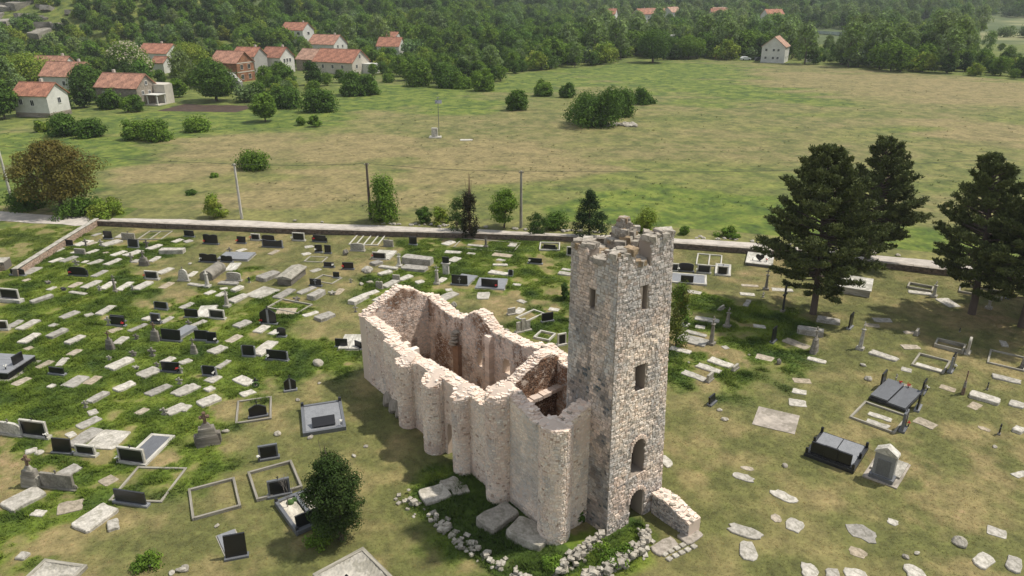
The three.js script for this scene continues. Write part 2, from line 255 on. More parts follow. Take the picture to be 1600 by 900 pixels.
const HEADS = [
  [-47.36,-82.25,1.1,1.01,"k",1.41,"black headstone nearest the corner of the two low walls"],
  [-50.76,-79.78,1.51,0.75,"k",1.36,"low wide black headstone beside the boundary wall"],
  [-42.9,-79.09,1.21,1.04,"k",1.34,"leaning tall black headstone with pale sides in the far corner"],
  [-44.24,-70.13,1.87,1.03,"k",1.42,"wide black headstone with curved top and side pillars"],
  [-46.92,-63.5,2.0,1.34,"f",1.37,"squat white framed black headstone on a thick white plinth"],
  [-36.32,-69.21,1.47,0.94,"f",1.39,"tilted black headstone with a pale right edge"],
  [-32.06,-61.72,1.21,0.77,"k",1.37,"dark headstone at the end of a broad pale slab"],
  [-34.77,-59.12,1.38,0.61,"k",1.42,"low black headstone with flowers piled behind it"],
  [-50.52,-70.3,1.63,0.79,"r",1.37,"round shouldered black headstone against the boundary wall end"],
  [-38.08,-82.84,1.26,0.82,"k",1.35,"black headstone near the road wall beyond the long white tomb"],
  [-44.89,-82.07,1.64,0.82,"g",1.39,"grey headstone in front of the empty double plot"],
  [-47.76,-76.94,1.31,0.64,"g",1.42,"small plain stone block on end in the far corner"],
  [-38.95,-73.23,1.03,1.63,"o",1.43,"tall tiered weathered monument beside pale slabs"],
  [-32.92,-68.78,1.14,1.49,"w",1.37,"white tapering stone with a small cross, beside the trodden path"],
  [-38.37,-65.9,0.3,1.63,"t",1.53,"slender stone cross column in the long grass"],
  [-48.63,-79.73,0.55,0.8,"c",1.39,"small stone cross behind the boundary wall, left of its twin"],
  [-46.89,-79.73,0.55,0.73,"c",1.32,"small stone cross behind the broad pale slab"],
  [-41.37,-79.09,0.62,0.94,"c",1.35,"grey stone cross right of the leaning black headstone"],
  [-46.19,-73.27,0.71,0.61,"c",1.41,"grey stone cross behind the wide black headstone"],
  [-40.8,-74.28,0.58,0.96,"c",1.34,"knobbly stone cross left of the tiered monument"],
  [-40.05,-66.21,0.41,0.57,"c",1.47,"little pale cross at the head of a short slab"],
  [-36.92,-66.36,0.41,0.57,"c",1.49,"little pale cross at the head of the thick white slab"],
  [-43.57,-66.3,0.59,0.38,"c",1.33,"toppled dark stone cross low in the grass"],
  [-46.08,-68.02,0.48,0.36,"c",1.37,"stub of a broken stone cross near the boundary wall"],
  [-34.51,-80.16,1.79,1.24,"r",1.36,"black headstone with a wavy double crown and flower pots"],
  [-31.14,-80.47,1.07,0.88,"k",1.38,"tilted black headstone on a dark base near the road"],
  [-29.84,-81.62,1.15,0.86,"f",1.38,"small pale framed black headstone close to the road wall"],
  [-28.31,-81.35,1.54,0.77,"r",1.39,"dark headstone just behind the wide grey one"],
  [-27.11,-79.09,2.28,1.01,"k",1.39,"very wide dark grey headstone with flared wings"],
  [-24.8,-81.49,1.5,1.03,"f",1.4,"white framed black headstone against the road wall"],
  [-22.26,-81.04,1.54,0.85,"k",1.41,"wide black headstone with posts, nearest the road wall"],
  [-21.44,-77.23,0.81,0.96,"k",1.41,"left one of two narrow black twin headstones"],
  [-20.35,-76.94,0.73,1.02,"k",1.42,"right one of two narrow black twin headstones"],
  [-32.54,-74.28,1.98,1.03,"r",1.37,"broad black headstone shaped like an open book"],
  [-30.59,-74.28,1.32,0.8,"r",1.38,"black headstone with a curved top beside the open book one"],
  [-19.26,-72.72,1.11,0.61,"k",1.42,"plain black headstone left of another on the mown strip"],
  [-17.14,-72.13,1.19,0.81,"k",1.43,"black headstone with flowers in front on the mown strip"],
  [-17.81,-69.62,0.64,0.68,"k",1.43,"small black headstone behind a kerbed plot"],
  [-19.33,-67.31,1.18,0.79,"k",1.42,"black headstone with a grey cross beside a kerbed plot"],
  [-27.92,-68.88,1.52,0.94,"w",1.39,"pale stone headstone with rounded shoulder beside the sarcophagi"],
  [-17.27,-77.84,1.52,0.97,"w",1.43,"whitish headstone in front of the kerbed rows by the road"],
  [-29.93,-67.15,0.48,1.78,"t",1.38,"white pointed pillar in front of the round backed tomb"],
  [-26.28,-62.36,0.5,1.45,"t",1.39,"pale stone pillar with a cross in tall grass"],
  [-28.51,-59.79,1.26,0.88,"k",1.39,"black headstone left of a bright white slab"],
  [-26.14,-59.58,1.48,0.94,"f",1.4,"black headstone with a pale side right of a bright white slab"],
  [-21.22,-58.38,1.45,1.5,"x",1.42,"black gabled headstone with a grey centre stripe and cross"],
  [-18.31,-76.54,0.67,0.7,"o",1.43,"small weathered stone lump near the kerbed rows"],
  [-26.2,-68.28,0.42,0.65,"c",1.4,"dark little stone cross beside the great sarcophagus"],
  [-16.07,-68.28,0.36,0.45,"c",1.44,"tiny cross in the mown grass"],
  [-17.23,-65.13,0.58,0.44,"c",1.43,"fallen little cross by a pale patch"],
  [-20.24,-63.65,0.51,0.49,"c",1.42,"stone cross stub in the overgrown plot"],
  [-14.15,-60.99,0.38,0.66,"c",1.44,"thin cross behind the pale boulder slab"],
  [-31.31,-77.23,0.54,0.64,"c",1.37,"stone cross beyond the book shaped headstone"],
  [-43.68,-57.29,1.04,0.91,"f",1.5,"black headstone with a pale side cut off by the picture edge"],
  [-34.26,-58.16,1.35,0.92,"k",1.42,"upright black headstone next to a vase of white flowers"],
  [-35.14,-58.28,0.53,0.81,"c",1.36,"white flowery stone cross left of the upright black headstone"],
  [-31.15,-58.66,0.95,0.98,"f",1.38,"small grey framed headstone with a dark centre"],
  [-29.64,-55.17,0.81,1.66,"o",1.38,"tall bottle shaped weathered monument with a cross"],
  [-32.62,-53.61,0.69,1.63,"o",1.37,"rounded weathered monument topped with a cross on a thin neck"],
  [-28.3,-55.06,1.72,1.05,"k",1.39,"black headstone tilted back before a light granite slab"],
  [-34.5,-49.34,1.27,0.64,"k",1.36,"small square black headstone before an overgrown plot"],
  [-26.01,-49.72,1.45,0.88,"k",1.4,"square black headstone with white flowers at its side"],
  [-29.75,-44.5,0.42,0.53,"c",1.38,"round headed stone cross at the end of a lichen covered slab"],
  [-30.21,-52.43,0.53,0.43,"c",1.38,"thick low stone cross standing alone in green grass"],
  [-28.68,-52.43,0.58,0.7,"c",1.39,"stone cross with a broad foot between monuments"],
  [-31.41,-55.47,0.45,0.45,"c",1.37,"low stone cross below the tiled slabs"],
  [-31.76,-51.71,0.38,0.37,"c",1.37,"broken stone cross beside a pale slab"],
  [-28.92,-50.25,0.42,0.31,"c",1.38,"small white cross nearly sunk in the grass"],
  [-24.62,-47.91,0.45,0.51,"c",1.4,"grey stone cross with three lobes in the grass"],
  [-23.86,-43.59,0.5,0.48,"c",1.4,"squat stone cross at the head of a cracked slab"],
  [-27.98,-57.91,0.47,0.58,"c",1.39,"little cross right above the granite topped grave"],
  [-27.49,-50.6,0.37,0.37,"c",1.39,"small worn cross left of the square black headstone"],
  [-25.79,-55.17,1.17,0.94,"k",1.4,"left half of a black pair of headstones with pale right side"],
  [-24.76,-54.72,0.85,0.99,"k",1.4,"right half of a black pair of headstones with flowers"],
  [-25.48,-52.75,0.53,1.4,"o",1.4,"knobbly stone cross on a tall pedestal"],
  [-19.33,-55.79,0.74,0.9,"r",1.42,"black headstone with a rounded top alone in deep grass"],
  [-20.93,-52.33,0.95,1.02,"k",1.42,"black headstone left of a large pale bordered slab"],
  [-18.49,-51.65,1.68,0.9,"k",1.43,"wide plain black headstone with grey side wing"],
  [-22.85,-49.15,0.99,0.88,"k",1.41,"black headstone on a pale stepped base"],
  [-18.84,-47.5,0.44,0.76,"c",1.88,"dark metal looking cross with a wreath at its foot"],
  [-16.11,-46.88,0.84,1.05,"x",1.88,"black pointed headstone split by a white stripe"],
  [-17.34,-43.36,1.16,1.0,"x",1.88,"black headstone with a stepped top and cross inside a kerb"],
  [-25.2,-49.53,0.37,0.62,"c",1.4,"pale stone cross with round lobes"],
  [-32.82,-41.1,1.87,1.13,"w",1.37,"low white headstone with curved shoulders and a cross on top"],
  [-31.05,-40.88,1.96,1.26,"f",1.38,"white framed black headstone with a small cross"],
  [-28.25,-39.02,1.26,1.07,"k",1.39,"black headstone leaning on a dark base"],
  [-26.63,-38.82,1.38,0.79,"f",1.39,"low black headstone with pale surround on a long base"],
  [-23.34,-38.0,1.81,1.15,"f",1.41,"white framed headstone before a grey and white bordered grave"],
  [-28.17,-35.81,1.14,2.07,"o",1.39,"ruinous stepped stone monument with a cross"],
  [-26.5,-35.55,2.06,1.04,"g",1.39,"weathered grey headstone with scrolled sides"],
  [-21.56,-34.09,1.96,0.95,"k",1.41,"wide dark grey headstone before a kerbed grass plot"],
  [-19.51,-40.16,1.49,2.27,"o",1.88,"big stepped weathered monument of grey stone"],
  [-15.09,-38.43,1.15,1.08,"f",1.88,"black headstone in a grey surround above the kerbed plots"],
  [-13.38,-34.87,1.23,1.16,"f",1.88,"dark headstone in grey surround inside a kerbed plot"],
  [-14.13,-29.87,1.05,1.42,"k",1.88,"black leaning headstone over a grey plate with greenery"],
  [-14.05,-79.46,1.16,0.81,"g",1.34,"grey headstone on the row nearest the road wall"],
  [-11.31,-79.94,0.9,1.01,"k",1.34,"tall narrow black headstone near the road wall"],
  [-16.91,-78.04,0.91,0.8,"w",1.34,"whitish headstone at the corner of the kerbed rows"],
  [-14.38,-75.2,1.55,0.86,"f",1.34,"wide black headstone in a white surround on a white slab"],
  [-6.78,-70.77,0.77,1.85,"p",1.34,"black tablet standing on a white pillar"],
  [-5.17,-67.57,1.61,1.08,"k",1.34,"black headstone with a cross, left of the bright granite grave"],
  [-2.19,-66.85,1.67,0.97,"k",1.34,"low black headstone centred on a bright granite plate"],
  [4.2,-78.04,1.37,0.72,"k",1.34,"black headstone within white corner posts"],
  [2.47,-73.62,1.45,0.69,"k",1.34,"black headstone on a flat disc like mown patch"],
  [-7.45,-67.93,0.54,1.8,"t",1.34,"pale turned pillar cross amid green grass"],
  [-11.92,-72.99,0.4,1.37,"t",1.34,"white thin pillar left of the grey stone chest"],
  [-2.96,-79.22,0.31,1.13,"t",1.34,"dark slim post cross near the road wall"],
  [-11.59,-68.74,0.75,0.7,"g",1.34,"small grey headstone at the head of a slab"],
  [-12.95,-66.67,0.69,0.83,"g",1.34,"grey notched headstone above the church gable"],
  [-0.05,-60.48,0.73,0.67,"w",2.0,"small pale square headstone beyond the church"],
  [0.96,-56.92,1.34,1.15,"w",2.0,"pale three part headstone just beyond the nave wall"],
  [3.11,-58.87,1.08,0.91,"k",2.0,"dark headstone turned sideways beyond the nave"],
  [4.08,-54.32,0.78,1.11,"f",2.0,"black and white panelled headstone beside the tower"],
  [-0.13,-69.99,0.35,0.74,"k",1.34,"thin dark headstone seen edge on at a pale slab"],
  [-5.38,-62.17,0.69,0.54,"o",1.0,"rounded weathered stone just behind the nave wall"],
  [6.43,-76.21,0.9,1.1,"f",1.34,"white framed headstone touching the tower outline"],
  [16.89,-71.5,0.76,0.9,"f",1.34,"white framed black headstone first in the row right of the tower"],
  [18.01,-71.4,1.53,0.99,"r",1.34,"large dark headstone with a curved top in the row right of the tower"],
  [19.76,-70.93,1.35,0.99,"f",1.34,"white framed black headstone before the double kerb"],
  [21.5,-70.31,1.04,1.03,"f",1.34,"black headstone on a small white framed grave"],
  [17.34,-67.91,1.22,0.9,"k",1.34,"black headstone on the long white bordered grave"],
  [24.74,-66.45,0.35,1.96,"t",1.34,"slim weathered post cross in open grass"],
  [24.59,-61.2,0.89,2.64,"c",2.44,"tall dark wayside cross beside the pine"],
  [15.06,-58.03,0.4,2.01,"t",2.44,"narrow black and white post by the bushes"],
  [18.59,-57.8,0.51,1.62,"t",2.44,"leaning grey post cross beside the slabs"],
  [16.42,-54.52,0.54,2.37,"t",2.44,"tall grey monument at the head of a granite plate"],
  [21.69,-54.98,0.81,1.35,"k",2.44,"dark headstone seen side on in the tree shade"],
  [24.31,-53.04,0.86,2.25,"o",2.44,"weathered tall monument in front of the stone bench tomb"],
  [23.84,-64.47,0.39,0.5,"c",2.44,"tiny stone cross near the post"],
  [19.11,-61.57,0.67,0.33,"g",2.44,"small square stone stub between slabs"],
  [20.82,-51.08,0.57,0.5,"o",2.44,"small dark boulder like headstone in the grass"],
  [14.75,-48.35,0.55,0.62,"g",2.44,"block like stub at the end of the lowest slab"],
  [17.13,-50.09,0.44,0.4,"g",2.44,"small knob like stub at the end of a slab"],
  [29.19,-57.67,0.41,1.41,"k",2.44,"upright dark headstone behind the pine"],
  [28.3,-53.66,0.45,2.23,"t",2.44,"leaning pale post right of the pine"],
  [36.64,-52.95,0.48,1.42,"w",2.44,"pale upright headstone of a kerbed grave"],
  [33.53,-49.78,0.46,1.53,"k",2.44,"dark headstone of a pale kerbed plot"],
  [32.49,-46.34,0.43,1.87,"o",2.44,"reddish weathered post cross"],
  [34.58,-46.91,0.32,0.66,"c",2.44,"little dark cross right of the reddish post"],
  [31.96,-41.2,0.39,0.84,"c",2.44,"dark small cross near the lower right edge"],
  [28.49,-48.08,0.33,0.67,"c",2.44,"small stone cross behind the double granite tomb"],
  [27.14,-47.34,1.02,1.32,"k",2.44,"black headstone at the back corner of the double granite tomb"],
  [29.69,-46.48,0.86,1.06,"k",2.44,"black headstone topmost at the front of the double granite tomb"],
  [28.21,-44.29,0.97,1.35,"k",2.44,"black headstone lowest at the front of the double granite tomb"],
  [25.88,-41.67,0.79,1.45,"f",2.44,"grey backed headstone of the kerbed plot below the double tomb"],
  [43.6,-61.75,0.36,0.89,"t",2.44,"small pale post under the right hand pines"],
  [39.42,-50.42,0.62,1.38,"o",2.44,"pale monument cut by the picture edge"],
  [34.31,-56.4,0.42,0.47,"g",2.44,"stub of stone on the dry grass"],
  [40.09,-64.58,0.38,1.43,"t",2.44,"dark post beside the pale bench grave"],
  [46.95,-64.34,0.94,0.82,"k",2.44,"dark headstone in deep shade under the pines"],
  [38.21,-56.87,0.24,0.41,"c",2.44,"tiny dark cross in the shade edge"],
  [14.09,-45.03,0.61,0.7,"k",2.44,"small tilted black fragment of a headstone"],
  [-13.88,-53.83,1.01,0.82,"k",1.44,"black headstone on two legs near the nave corner"],
  [-12.48,-53.61,0.74,0.71,"k",0.97,"black headstone half hidden by the nave corner"]
];
const QUADS = [
  [-22.98,-39.45,3.07,1.68,1.43,"B",0.16,"long grave of grey plate inside a white border"],
  [-21.37,-35.87,3.26,3.09,1.53,"K",0.1,"thin pale kerb round a grass plot above the brown grass"],
  [-17.02,-34.51,2.92,2.58,2.03,"K",0.16,"empty lichen grey kerb rectangle of grass, nearest the bare shrub"],
  [-14.06,-36.18,2.96,2.62,2.06,"K",0.2,"grey kerb round the grass plot with the bare shrub"],
  [-17.89,-44.18,3.06,2.34,1.86,"K",0.12,"thin grey kerb round the cross topped black headstone"],
  [-11.51,-33.44,2.39,3.22,0.65,"W",0.3,"double grave of white gravel in dark grey kerbs under the juniper"],
  [-12.82,-42.99,3.65,2.78,1.87,"N",0.3,"grey kerbed tomb with a slanting black plaque"],
  [-7.52,-27.98,2.89,3.83,0.73,"V",0.25,"gravel topped grave in pale kerbs cut by the lower picture edge"],
  [-39.14,-50.07,3.48,2.88,3.02,"G",0.6,"large raised black granite tomb cut by the left picture edge"],
  [26.65,-74.52,3.7,2.76,1.21,"L",0.35,"pale plate tomb with a heart shaped headstone by the road wall"],
  [33.35,-66.63,3.64,3.19,1.09,"L",0.7,"high white table tomb behind the largest pine"],
  [-16.85,-81.71,3.81,3.45,1.49,"3",0.1,"row of white kerbed cells along the road wall"],
  [-42.43,-83.51,3.21,2.86,1.57,"2",0.1,"pale double kerb in the far corner"],
  [-27.75,-61.03,2.77,1.51,1.71,"P",0.12,"bright white plate between two black headstones"],
  [-30.06,-75.8,2.29,3.4,1.5,"P",0.25,"light grey granite plate behind the book shaped headstone"],
  [-29.41,-72.72,2.36,1.12,1.64,"P",0.1,"pale split plate below the light grey granite one"],
  [-27.9,-56.39,1.13,2.32,2.82,"P",0.3,"light grey granite plate behind the tilted black headstone"],
  [-13.23,-54.62,2.66,1.69,1.56,"P",0.2,"two part white granite grave by the nave corner"],
  [-4.74,-68.83,2.6,1.79,1.23,"P",0.15,"bright granite plate behind the cross carved headstone"],
  [-2.03,-67.79,2.78,2.9,1.46,"P",0.15,"bright granite plate seen square on in green grass"],
  [-14.1,-76.48,2.78,2.09,1.41,"P",0.15,"white plate under the wide black headstone in white surround"],
  [-2.83,-79.89,3.54,7.14,1.31,"K",0.08,"wide faint kerb in the grass near the road wall"],
  [4.28,-79.14,2.68,2.32,1.5,"K",0.2,"white kerb with corner posts near the road wall"],
  [1.63,-60.14,2.48,1.33,0.83,"K",0.15,"angular white kerb just beyond the nave"],
  [2.75,-55.82,1.51,1.46,1.1,"K",0.2,"white kerb with posts beside the nave wall"],
  [17.72,-69.04,2.72,3.66,1.34,"B",0.2,"long white bordered grave right of the tower"],
  [21.28,-74.76,3.73,2.66,1.29,"2",0.15,"white double kerb in the row right of the tower"],
  [21.94,-71.66,3.48,1.59,1.29,"B",0.2,"small white framed grave at the end of the row"],
  [17.91,-42.92,2.56,2.72,1.1,"C",0.05,"large flush concrete slab in the dry grass"],
  [39.97,-66.81,1.41,2.22,0.98,"K",0.25,"pale bench like kerb grave near the right pines"],
  [32.66,-51.0,2.59,2.27,0.88,"K",0.15,"pale kerb with a slab inside and a dark headstone"],
  [35.78,-53.99,1.48,2.13,0.93,"K",0.3,"high narrow pale kerb with a pale headstone"],
  [38.91,-51.53,2.76,2.5,0.95,"K",0.15,"wide pale kerb near the right picture edge"],
  [45.11,-65.54,2.27,3.61,0.99,"K",0.2,"pale kerb in deep shade under the pines"],
  [27.4,-45.85,3.44,2.51,0.78,"D",0.35,"double black granite tomb with polished plates"],
  [25.0,-43.19,2.89,2.92,0.81,"K",0.15,"pale kerb holding two sunken slabs"],
  [20.42,-39.09,3.2,2.97,0.89,"T",0.25,"low black granite tomb with posts and a wide headstone"],
  [22.71,-37.21,3.04,1.93,0.86,"M",0.1,"pale stepped base with a grey gabled monument"],
  [-22.17,-69.15,3.58,1.61,1.39,"A",1.0,"great mossy stone sarcophagus"],
  [-30.54,-70.32,2.78,1.35,1.44,"U",0.9,"round backed grey stone tomb"],
  [-24.07,-65.65,2.61,2.18,1.09,"C",0.06,"big pale paved slab below the great sarcophagus"],
  [-22.7,-28.58,1.54,2.44,1.39,"V",0.2,"pale weathered grave plate cut by the lower left corner"],
  [-21.23,-75.06,1.76,2.12,1.42,"K",0.06,"thin kerb rectangle on the mown strip"],
  [-18.62,-69.11,1.84,2.43,1.18,"K",0.1,"kerbed plot with dark headstones beside the mown strip"],
  [-20.48,-62.25,2.26,3.51,1.17,"K",0.14,"overgrown kerbed plot holding a flat worn slab"],
  [-14.76,-30.81,2.13,0.93,2.17,"P",0.1,"thin grey plate lying behind the black leaning headstone"]
];
const ROCKS = [
  [-15.04,-71.56,1.2,"grey rounded boulder on the mown strip"],
  [-14.92,-67.75,0.61,"small square fieldstone on the mown strip"],
  [-14.14,-68.11,0.81,"tan boulder beside the small fieldstone"],
  [-14.97,-71.17,0.94,"pale lumpy boulder at the edge of the green grass"],
  [-34.32,-73.71,0.39,"flat little stone near the white gravestones"],
  [-15.11,-51.0,1.04,"white broken stone in the grass near the nave corner"],
  [-14.27,-47.91,0.31,"dark little stone on the bare trodden ground"],
  [-15.23,-45.52,0.39,"worn stone poking out near the kerb"],
  [-29.68,-38.98,0.58,"grey stone beside the ruinous monument"],
  [-21.67,-32.18,0.45,"white stone on the brown grass below the cracked slab"],
  [-18.27,-29.34,0.42,"pale stone among weeds at the lower edge"],
  [-16.45,-29.02,0.56,"white stone at the lower edge, near the juniper side"],
  [-16.99,-28.76,0.37,"small pale stone among the weeds"],
  [-16.57,-28.96,0.56,"white stone alone on the mown lower edge"],
  [-16.03,-32.23,0.35,"flat stone below the empty kerb"],
  [-9.32,-39.73,0.33,"grey stone on the trodden ground before the nave"],
  [-9.87,-38.68,0.35,"pale stone in the dry grass before the nave"],
  [-18.92,-41.49,0.55,"pale flat stone right of the big stepped monument"],
  [-15.4,-41.16,0.55,"pale flat stone left of the black plaque tomb"],
  [-13.11,-40.73,0.42,"broken chips below the black plaque tomb"],
  [27.25,-50.75,0.54,"pale stone lump in the dry grass behind the granite tomb"],
  [26.65,-48.54,0.67,"pale sunk stone behind the double granite tomb"],
  [14.41,-42.92,0.49,"small white stone near the tower side"],
  [16.72,-37.72,0.44,"pale stone in the dry grass right of the tower"],
  [14.4,-44.16,0.42,"small grey stone near the black fragment"],
  [13.82,-51.21,0.26,"tiny white stone in the deep grass"],
  [18.98,-52.61,0.26,"tiny white stone in the mown grass"],
  [20.27,-29.93,0.38,"pale stone at the lower right in a scatter"],
  [20.98,-30.2,0.34,"pale stone beside another in the lower right scatter"],
  [23.57,-30.89,0.88,"flat pale outcrop in the lower right scatter"],
  [30.77,-39.69,0.35,"pale chip right of the gabled monument"]
];
const PLANTS = [
  [-59.75,-94.51,11.47,8.91,"w","broad olive brown walnut tree beyond the road"],
  [-65.16,-95.44,5.14,2.63,"b","low dark hedge bush left of the broad walnut tree"],
  [-55.8,-92.4,5.83,2.73,"b","low dark hedge bush under the broad walnut tree"],
  [-52.44,-91.52,4.95,2.21,"b","bright green bush right of the broad walnut tree"],
  [-38.1,-90.94,2.79,3.03,"b","young bright bush left of the leaning concrete pole"],
  [-16.11,-88.97,3.7,5.41,"p","leafy poplar bush beside the dark wooden pole"],
  [-11.05,-88.42,1.76,2.48,"b","small dark bush left of the bright bush by the road"],
  [-9.05,-88.42,2.56,2.31,"b","bright yellowish bush by the road"],
  [-6.67,-85.25,2.64,4.14,"j","dark rounded evergreen left of the dead cypress"],
  [-4.97,-82.51,1.81,8.38,"d","half dead brown cypress with bare spikes"],
  [-0.94,-86.54,3.46,4.67,"t","small round tree on a thin stem by the road"],
  [2.88,-83.0,2.42,2.82,"j","dark low evergreen by the road, right of the pole"],
  [5.16,-86.02,3.13,2.74,"b","bright bush beside the dark low evergreen"],
  [9.04,-82.51,4.07,5.86,"s","dense dark conical spruce by the road"],
  [15.85,-84.99,3.71,3.03,"b","bright green bush behind the tower top"],
  [20.5,-83.98,1.22,1.04,"b","tiny bush beyond the road right of the tower"],
  [25.44,-83.0,2.57,1.26,"b","low spreading bush beyond the road"],
  [13.44,-54.21,1.89,5.64,"p","yellowish tall shrub against the tower side"],
  [4.95,-63.93,0.84,1.82,"j","little dark cypress left of the tower"],
  [-9.18,-31.25,2.58,6.01,"c","dark twisted juniper over the white gravel grave"],
  [17.7,-160.57,14.38,8.32,"b","large dark thicket out in the field"],
  [24.69,-174.67,7.48,6.39,"b","leafy right half of the field thicket"],
  [0.94,-182.62,4.68,4.86,"b","round bush left in the field, nearest the thicket"],
  [8.84,-208.48,4.6,4.45,"b","round bush in the field near the wood edge"],
  [15.03,-205.85,4.19,4.06,"b","dark round bush beside another near the wood edge"],
  [34.13,-193.58,4.62,3.85,"b","round bush right of the large field thicket"],
  [-41.81,-118.72,5.43,3.56,"b","ragged shrub in the dry field beyond the pole"],
  [-64.7,-153.54,5.3,2.88,"b","low bush below the ploughed garden"],
  [-74.11,-144.35,4.51,3.71,"b","left of two joined bushes in the near village meadow"],
  [-69.01,-143.03,4.96,3.92,"b","right of two joined bushes in the near village meadow"],
  [-90.34,-149.17,6.2,4.57,"b","dark bush before the small white house"],
  [-83.81,-147.07,4.84,3.52,"b","dark bush right of the one before the small white house"],
  [-96.88,-152.8,2.64,2.61,"b","little bright bush beside the small white house"],
  [-45.35,-160.57,2.21,2.45,"b","left of two small round bushes on the meadow"],
  [-42.32,-158.96,2.33,2.7,"b","right of two small round bushes on the meadow"],
  [-54.79,-165.6,5.12,6.1,"t","lone little tree with a thin trunk on the meadow"],
  [-46.53,-179.56,6.76,5.67,"b","round dense bush at the village meadow edge"],
  [-55.81,-186.86,7.02,4.96,"b","dark bush between the lone little tree and houses"],
  [-42.62,-211.18,10.03,6.21,"b","wide dark bush below the long stone barn"],
  [-28.41,-232.1,7.45,7.51,"b","round tree like bush at the field edge"],
  [-18.95,-228.87,7.73,6.68,"b","dark bush at the field edge beside its round neighbour"],
  [-8.37,-219.69,5.21,6.79,"b","narrow round bush at the field edge corner"],
  [-39.2,-242.32,4.08,3.93,"b","little bush beside the long stone barn end"],
  [-77.93,-198.32,10.8,9.71,"t","big dark tree below the unfinished brick house"],
  [-108.15,-257.37,12.11,10.29,"t","bright tree right of the flowering chestnut"],
  [-126.81,-253.44,11.08,11.34,"f","chestnut tree covered in creamy blossom"],
  [-117.19,-242.32,6.94,7.81,"f","smaller blossoming chestnut beside the larger one"],
  [-112.64,-200.77,7.85,8.53,"t","dark tree between the white houses"],
  [-144.05,-225.73,17.17,8.41,"t","wide yellow green tree behind the small white house"],
  [-114.95,-169.12,5.23,8.43,"t","dark tree at the far left below the hill"],
  [-99.05,-184.72,5.36,4.6,"b","dark bush before the stone house"],
  [-95.67,-186.86,3.51,2.8,"b","small dark bush by the stone house wall"],
  [-90.88,-205.85,4.19,4.74,"t","small tree right of the porch house"],
  [56.88,-309.77,11.89,12.22,"t","dark round tree standing out from the wood edge"],
  [75.1,-327.82,9.83,8.8,"t","round tree beside the white block house"],
  [-45.7,-102.45,1.46,0.75,"b","tiny dark tuft of scrub in the dry field"],
  [-46.43,-112.94,1.2,0.61,"b","tiny low scrub in the field beyond the walnut"],
  [26.01,-83.98,0.77,0.64,"b","little scrub by the road verge"],
  [-15.26,-225.73,5.72,4.42,"b","leafy bush filling the gap at the field edge"],
  [-18.39,-29.24,1.29,0.9,"b","clump of weeds at the lower picture edge"],
  [-10.1,-30.86,1.35,1.0,"b","low leafy weeds at the foot of the juniper"],
  [5.08,-29.74,2.16,0.82,"b","leafy weeds between the two rubble walls"],
  [3.72,-32.63,0.7,1.46,"b","dark ivy in the gap between corner buttress and tower"],
  [2.01,-29.24,1.29,0.57,"b","low weeds before the short curved rubble wall"],
  [1.54,-33.43,0.71,0.7,"b","dark weeds between the fallen blocks and the nave"]
];
const WALL = [[-51.23,-87.61],[-40.75,-86.28],[-26.92,-84.48],[-16.74,-83.49],[-6.87,-82.75],[7.29,-81.32],[18.13,-79.02],[26.13,-77.16],[37.63,-73.04],[42.84,-70.97],[50.8,-67.84],[55.45,-65.51]];
const ROADFAR = [[-73.09,-94.51],[-67.4,-93.59],[-52.41,-90.65],[-32.3,-89.25],[-7.84,-86.28],[15.14,-83.0],[26.63,-80.85],[41.94,-75.78],[52.99,-71.25],[58.93,-68.54]];
const ROADLEFT = [[-72.26,-90.94],[-64.69,-89.38],[-59.26,-88.42],[-54.01,-87.61]];
const SIDE = [[-51.53,-87.88],[-51.14,-79.7],[-50.72,-72.96],[-50.53,-69.96]];
const POLES = [[-70.67,-101.04],[-34.46,-90.37],[-17.94,-89.8],[1.1,-86.54]];
const BOUND = [[-126.81,-146.38],[-106.07,-153.54],[-105.31,-165.6],[-100.15,-169.12],[-87.07,-178.56],[-84.51,-186.86],[-64.85,-190.16],[-52.73,-222.67],[-42.63,-253.44],[-32.67,-242.32],[-19.08,-225.73],[-5.84,-230.48],[0.0,-261.42],[14.25,-283.62],[34.08,-291.01],[42.5,-318.55],[54.62,-327.82],[63.75,-318.55],[81.93,-327.82],[100.83,-309.77],[111.78,-304.18],[123.78,-296.14],[136.9,-272.08],[153.69,-261.42],[164.49,-244.11],[188.32,-222.67]];
const LUSH = [[-43.3,-63.6,10],[-52.0,-76.2,8],[-31.7,-47.9,9],[-27.5,-48.8,8],[-30.2,-39.6,6],[-28.9,-44.3,8],[-22.3,-47.9,5.5],[-17.7,-51.9,5],[-14.4,-51.9,3],[-32.7,-56.6,8],[-27.2,-56.6,6],[-10.2,-68.5,6],[-2.7,-72.2,8],[3.2,-68.5,7],[-7.2,-78.4,7],[0.0,-78.4,6],[14.7,-51.9,5],[18.7,-55.4,5],[22.6,-59.3,4],[18.0,-63.6,3],[4.0,-59.3,5],[-27.2,-33.4,4.5],[-24.6,-34.0,3],[-24.6,-42.6,4],[-22.3,-43.4,3.5],[-19.9,-37.6,3],[-1.4,-31.9,3.5],[1.6,-29.9,4],[-3.7,-34.8,2.5],[5.4,-30.9,2],[-29.4,-63.6,4],[-21.9,-60.7,4],[-45.7,-76.2,7],[-41.7,-78.4,5],[-27.5,-70.3,2.5],[-40.5,-51.9,6],[-26.3,-30.9,4],[-27.8,-35.7,5],[-25.7,-39.6,5]];
const FGREEN = [[16.9,-93.9,14],[25.3,-93.9,16],[32.8,-90.9,14],[38.4,-80.6,12],[12.7,-93.9,10],[48.0,-80.6,10],[-116.7,-195.9,40],[-78.3,-165.6,35],[-59.8,-174.7,30],[-42.5,-208.5,35],[-26.5,-208.5,25],[0.0,-247.8,40],[-88.1,-136.7,25],[-74.3,-130.9,16],[46.7,-278.9,50],[-71.3,-103.9,14],[70.5,-238.8,50],[-13.0,-190.2,16]];
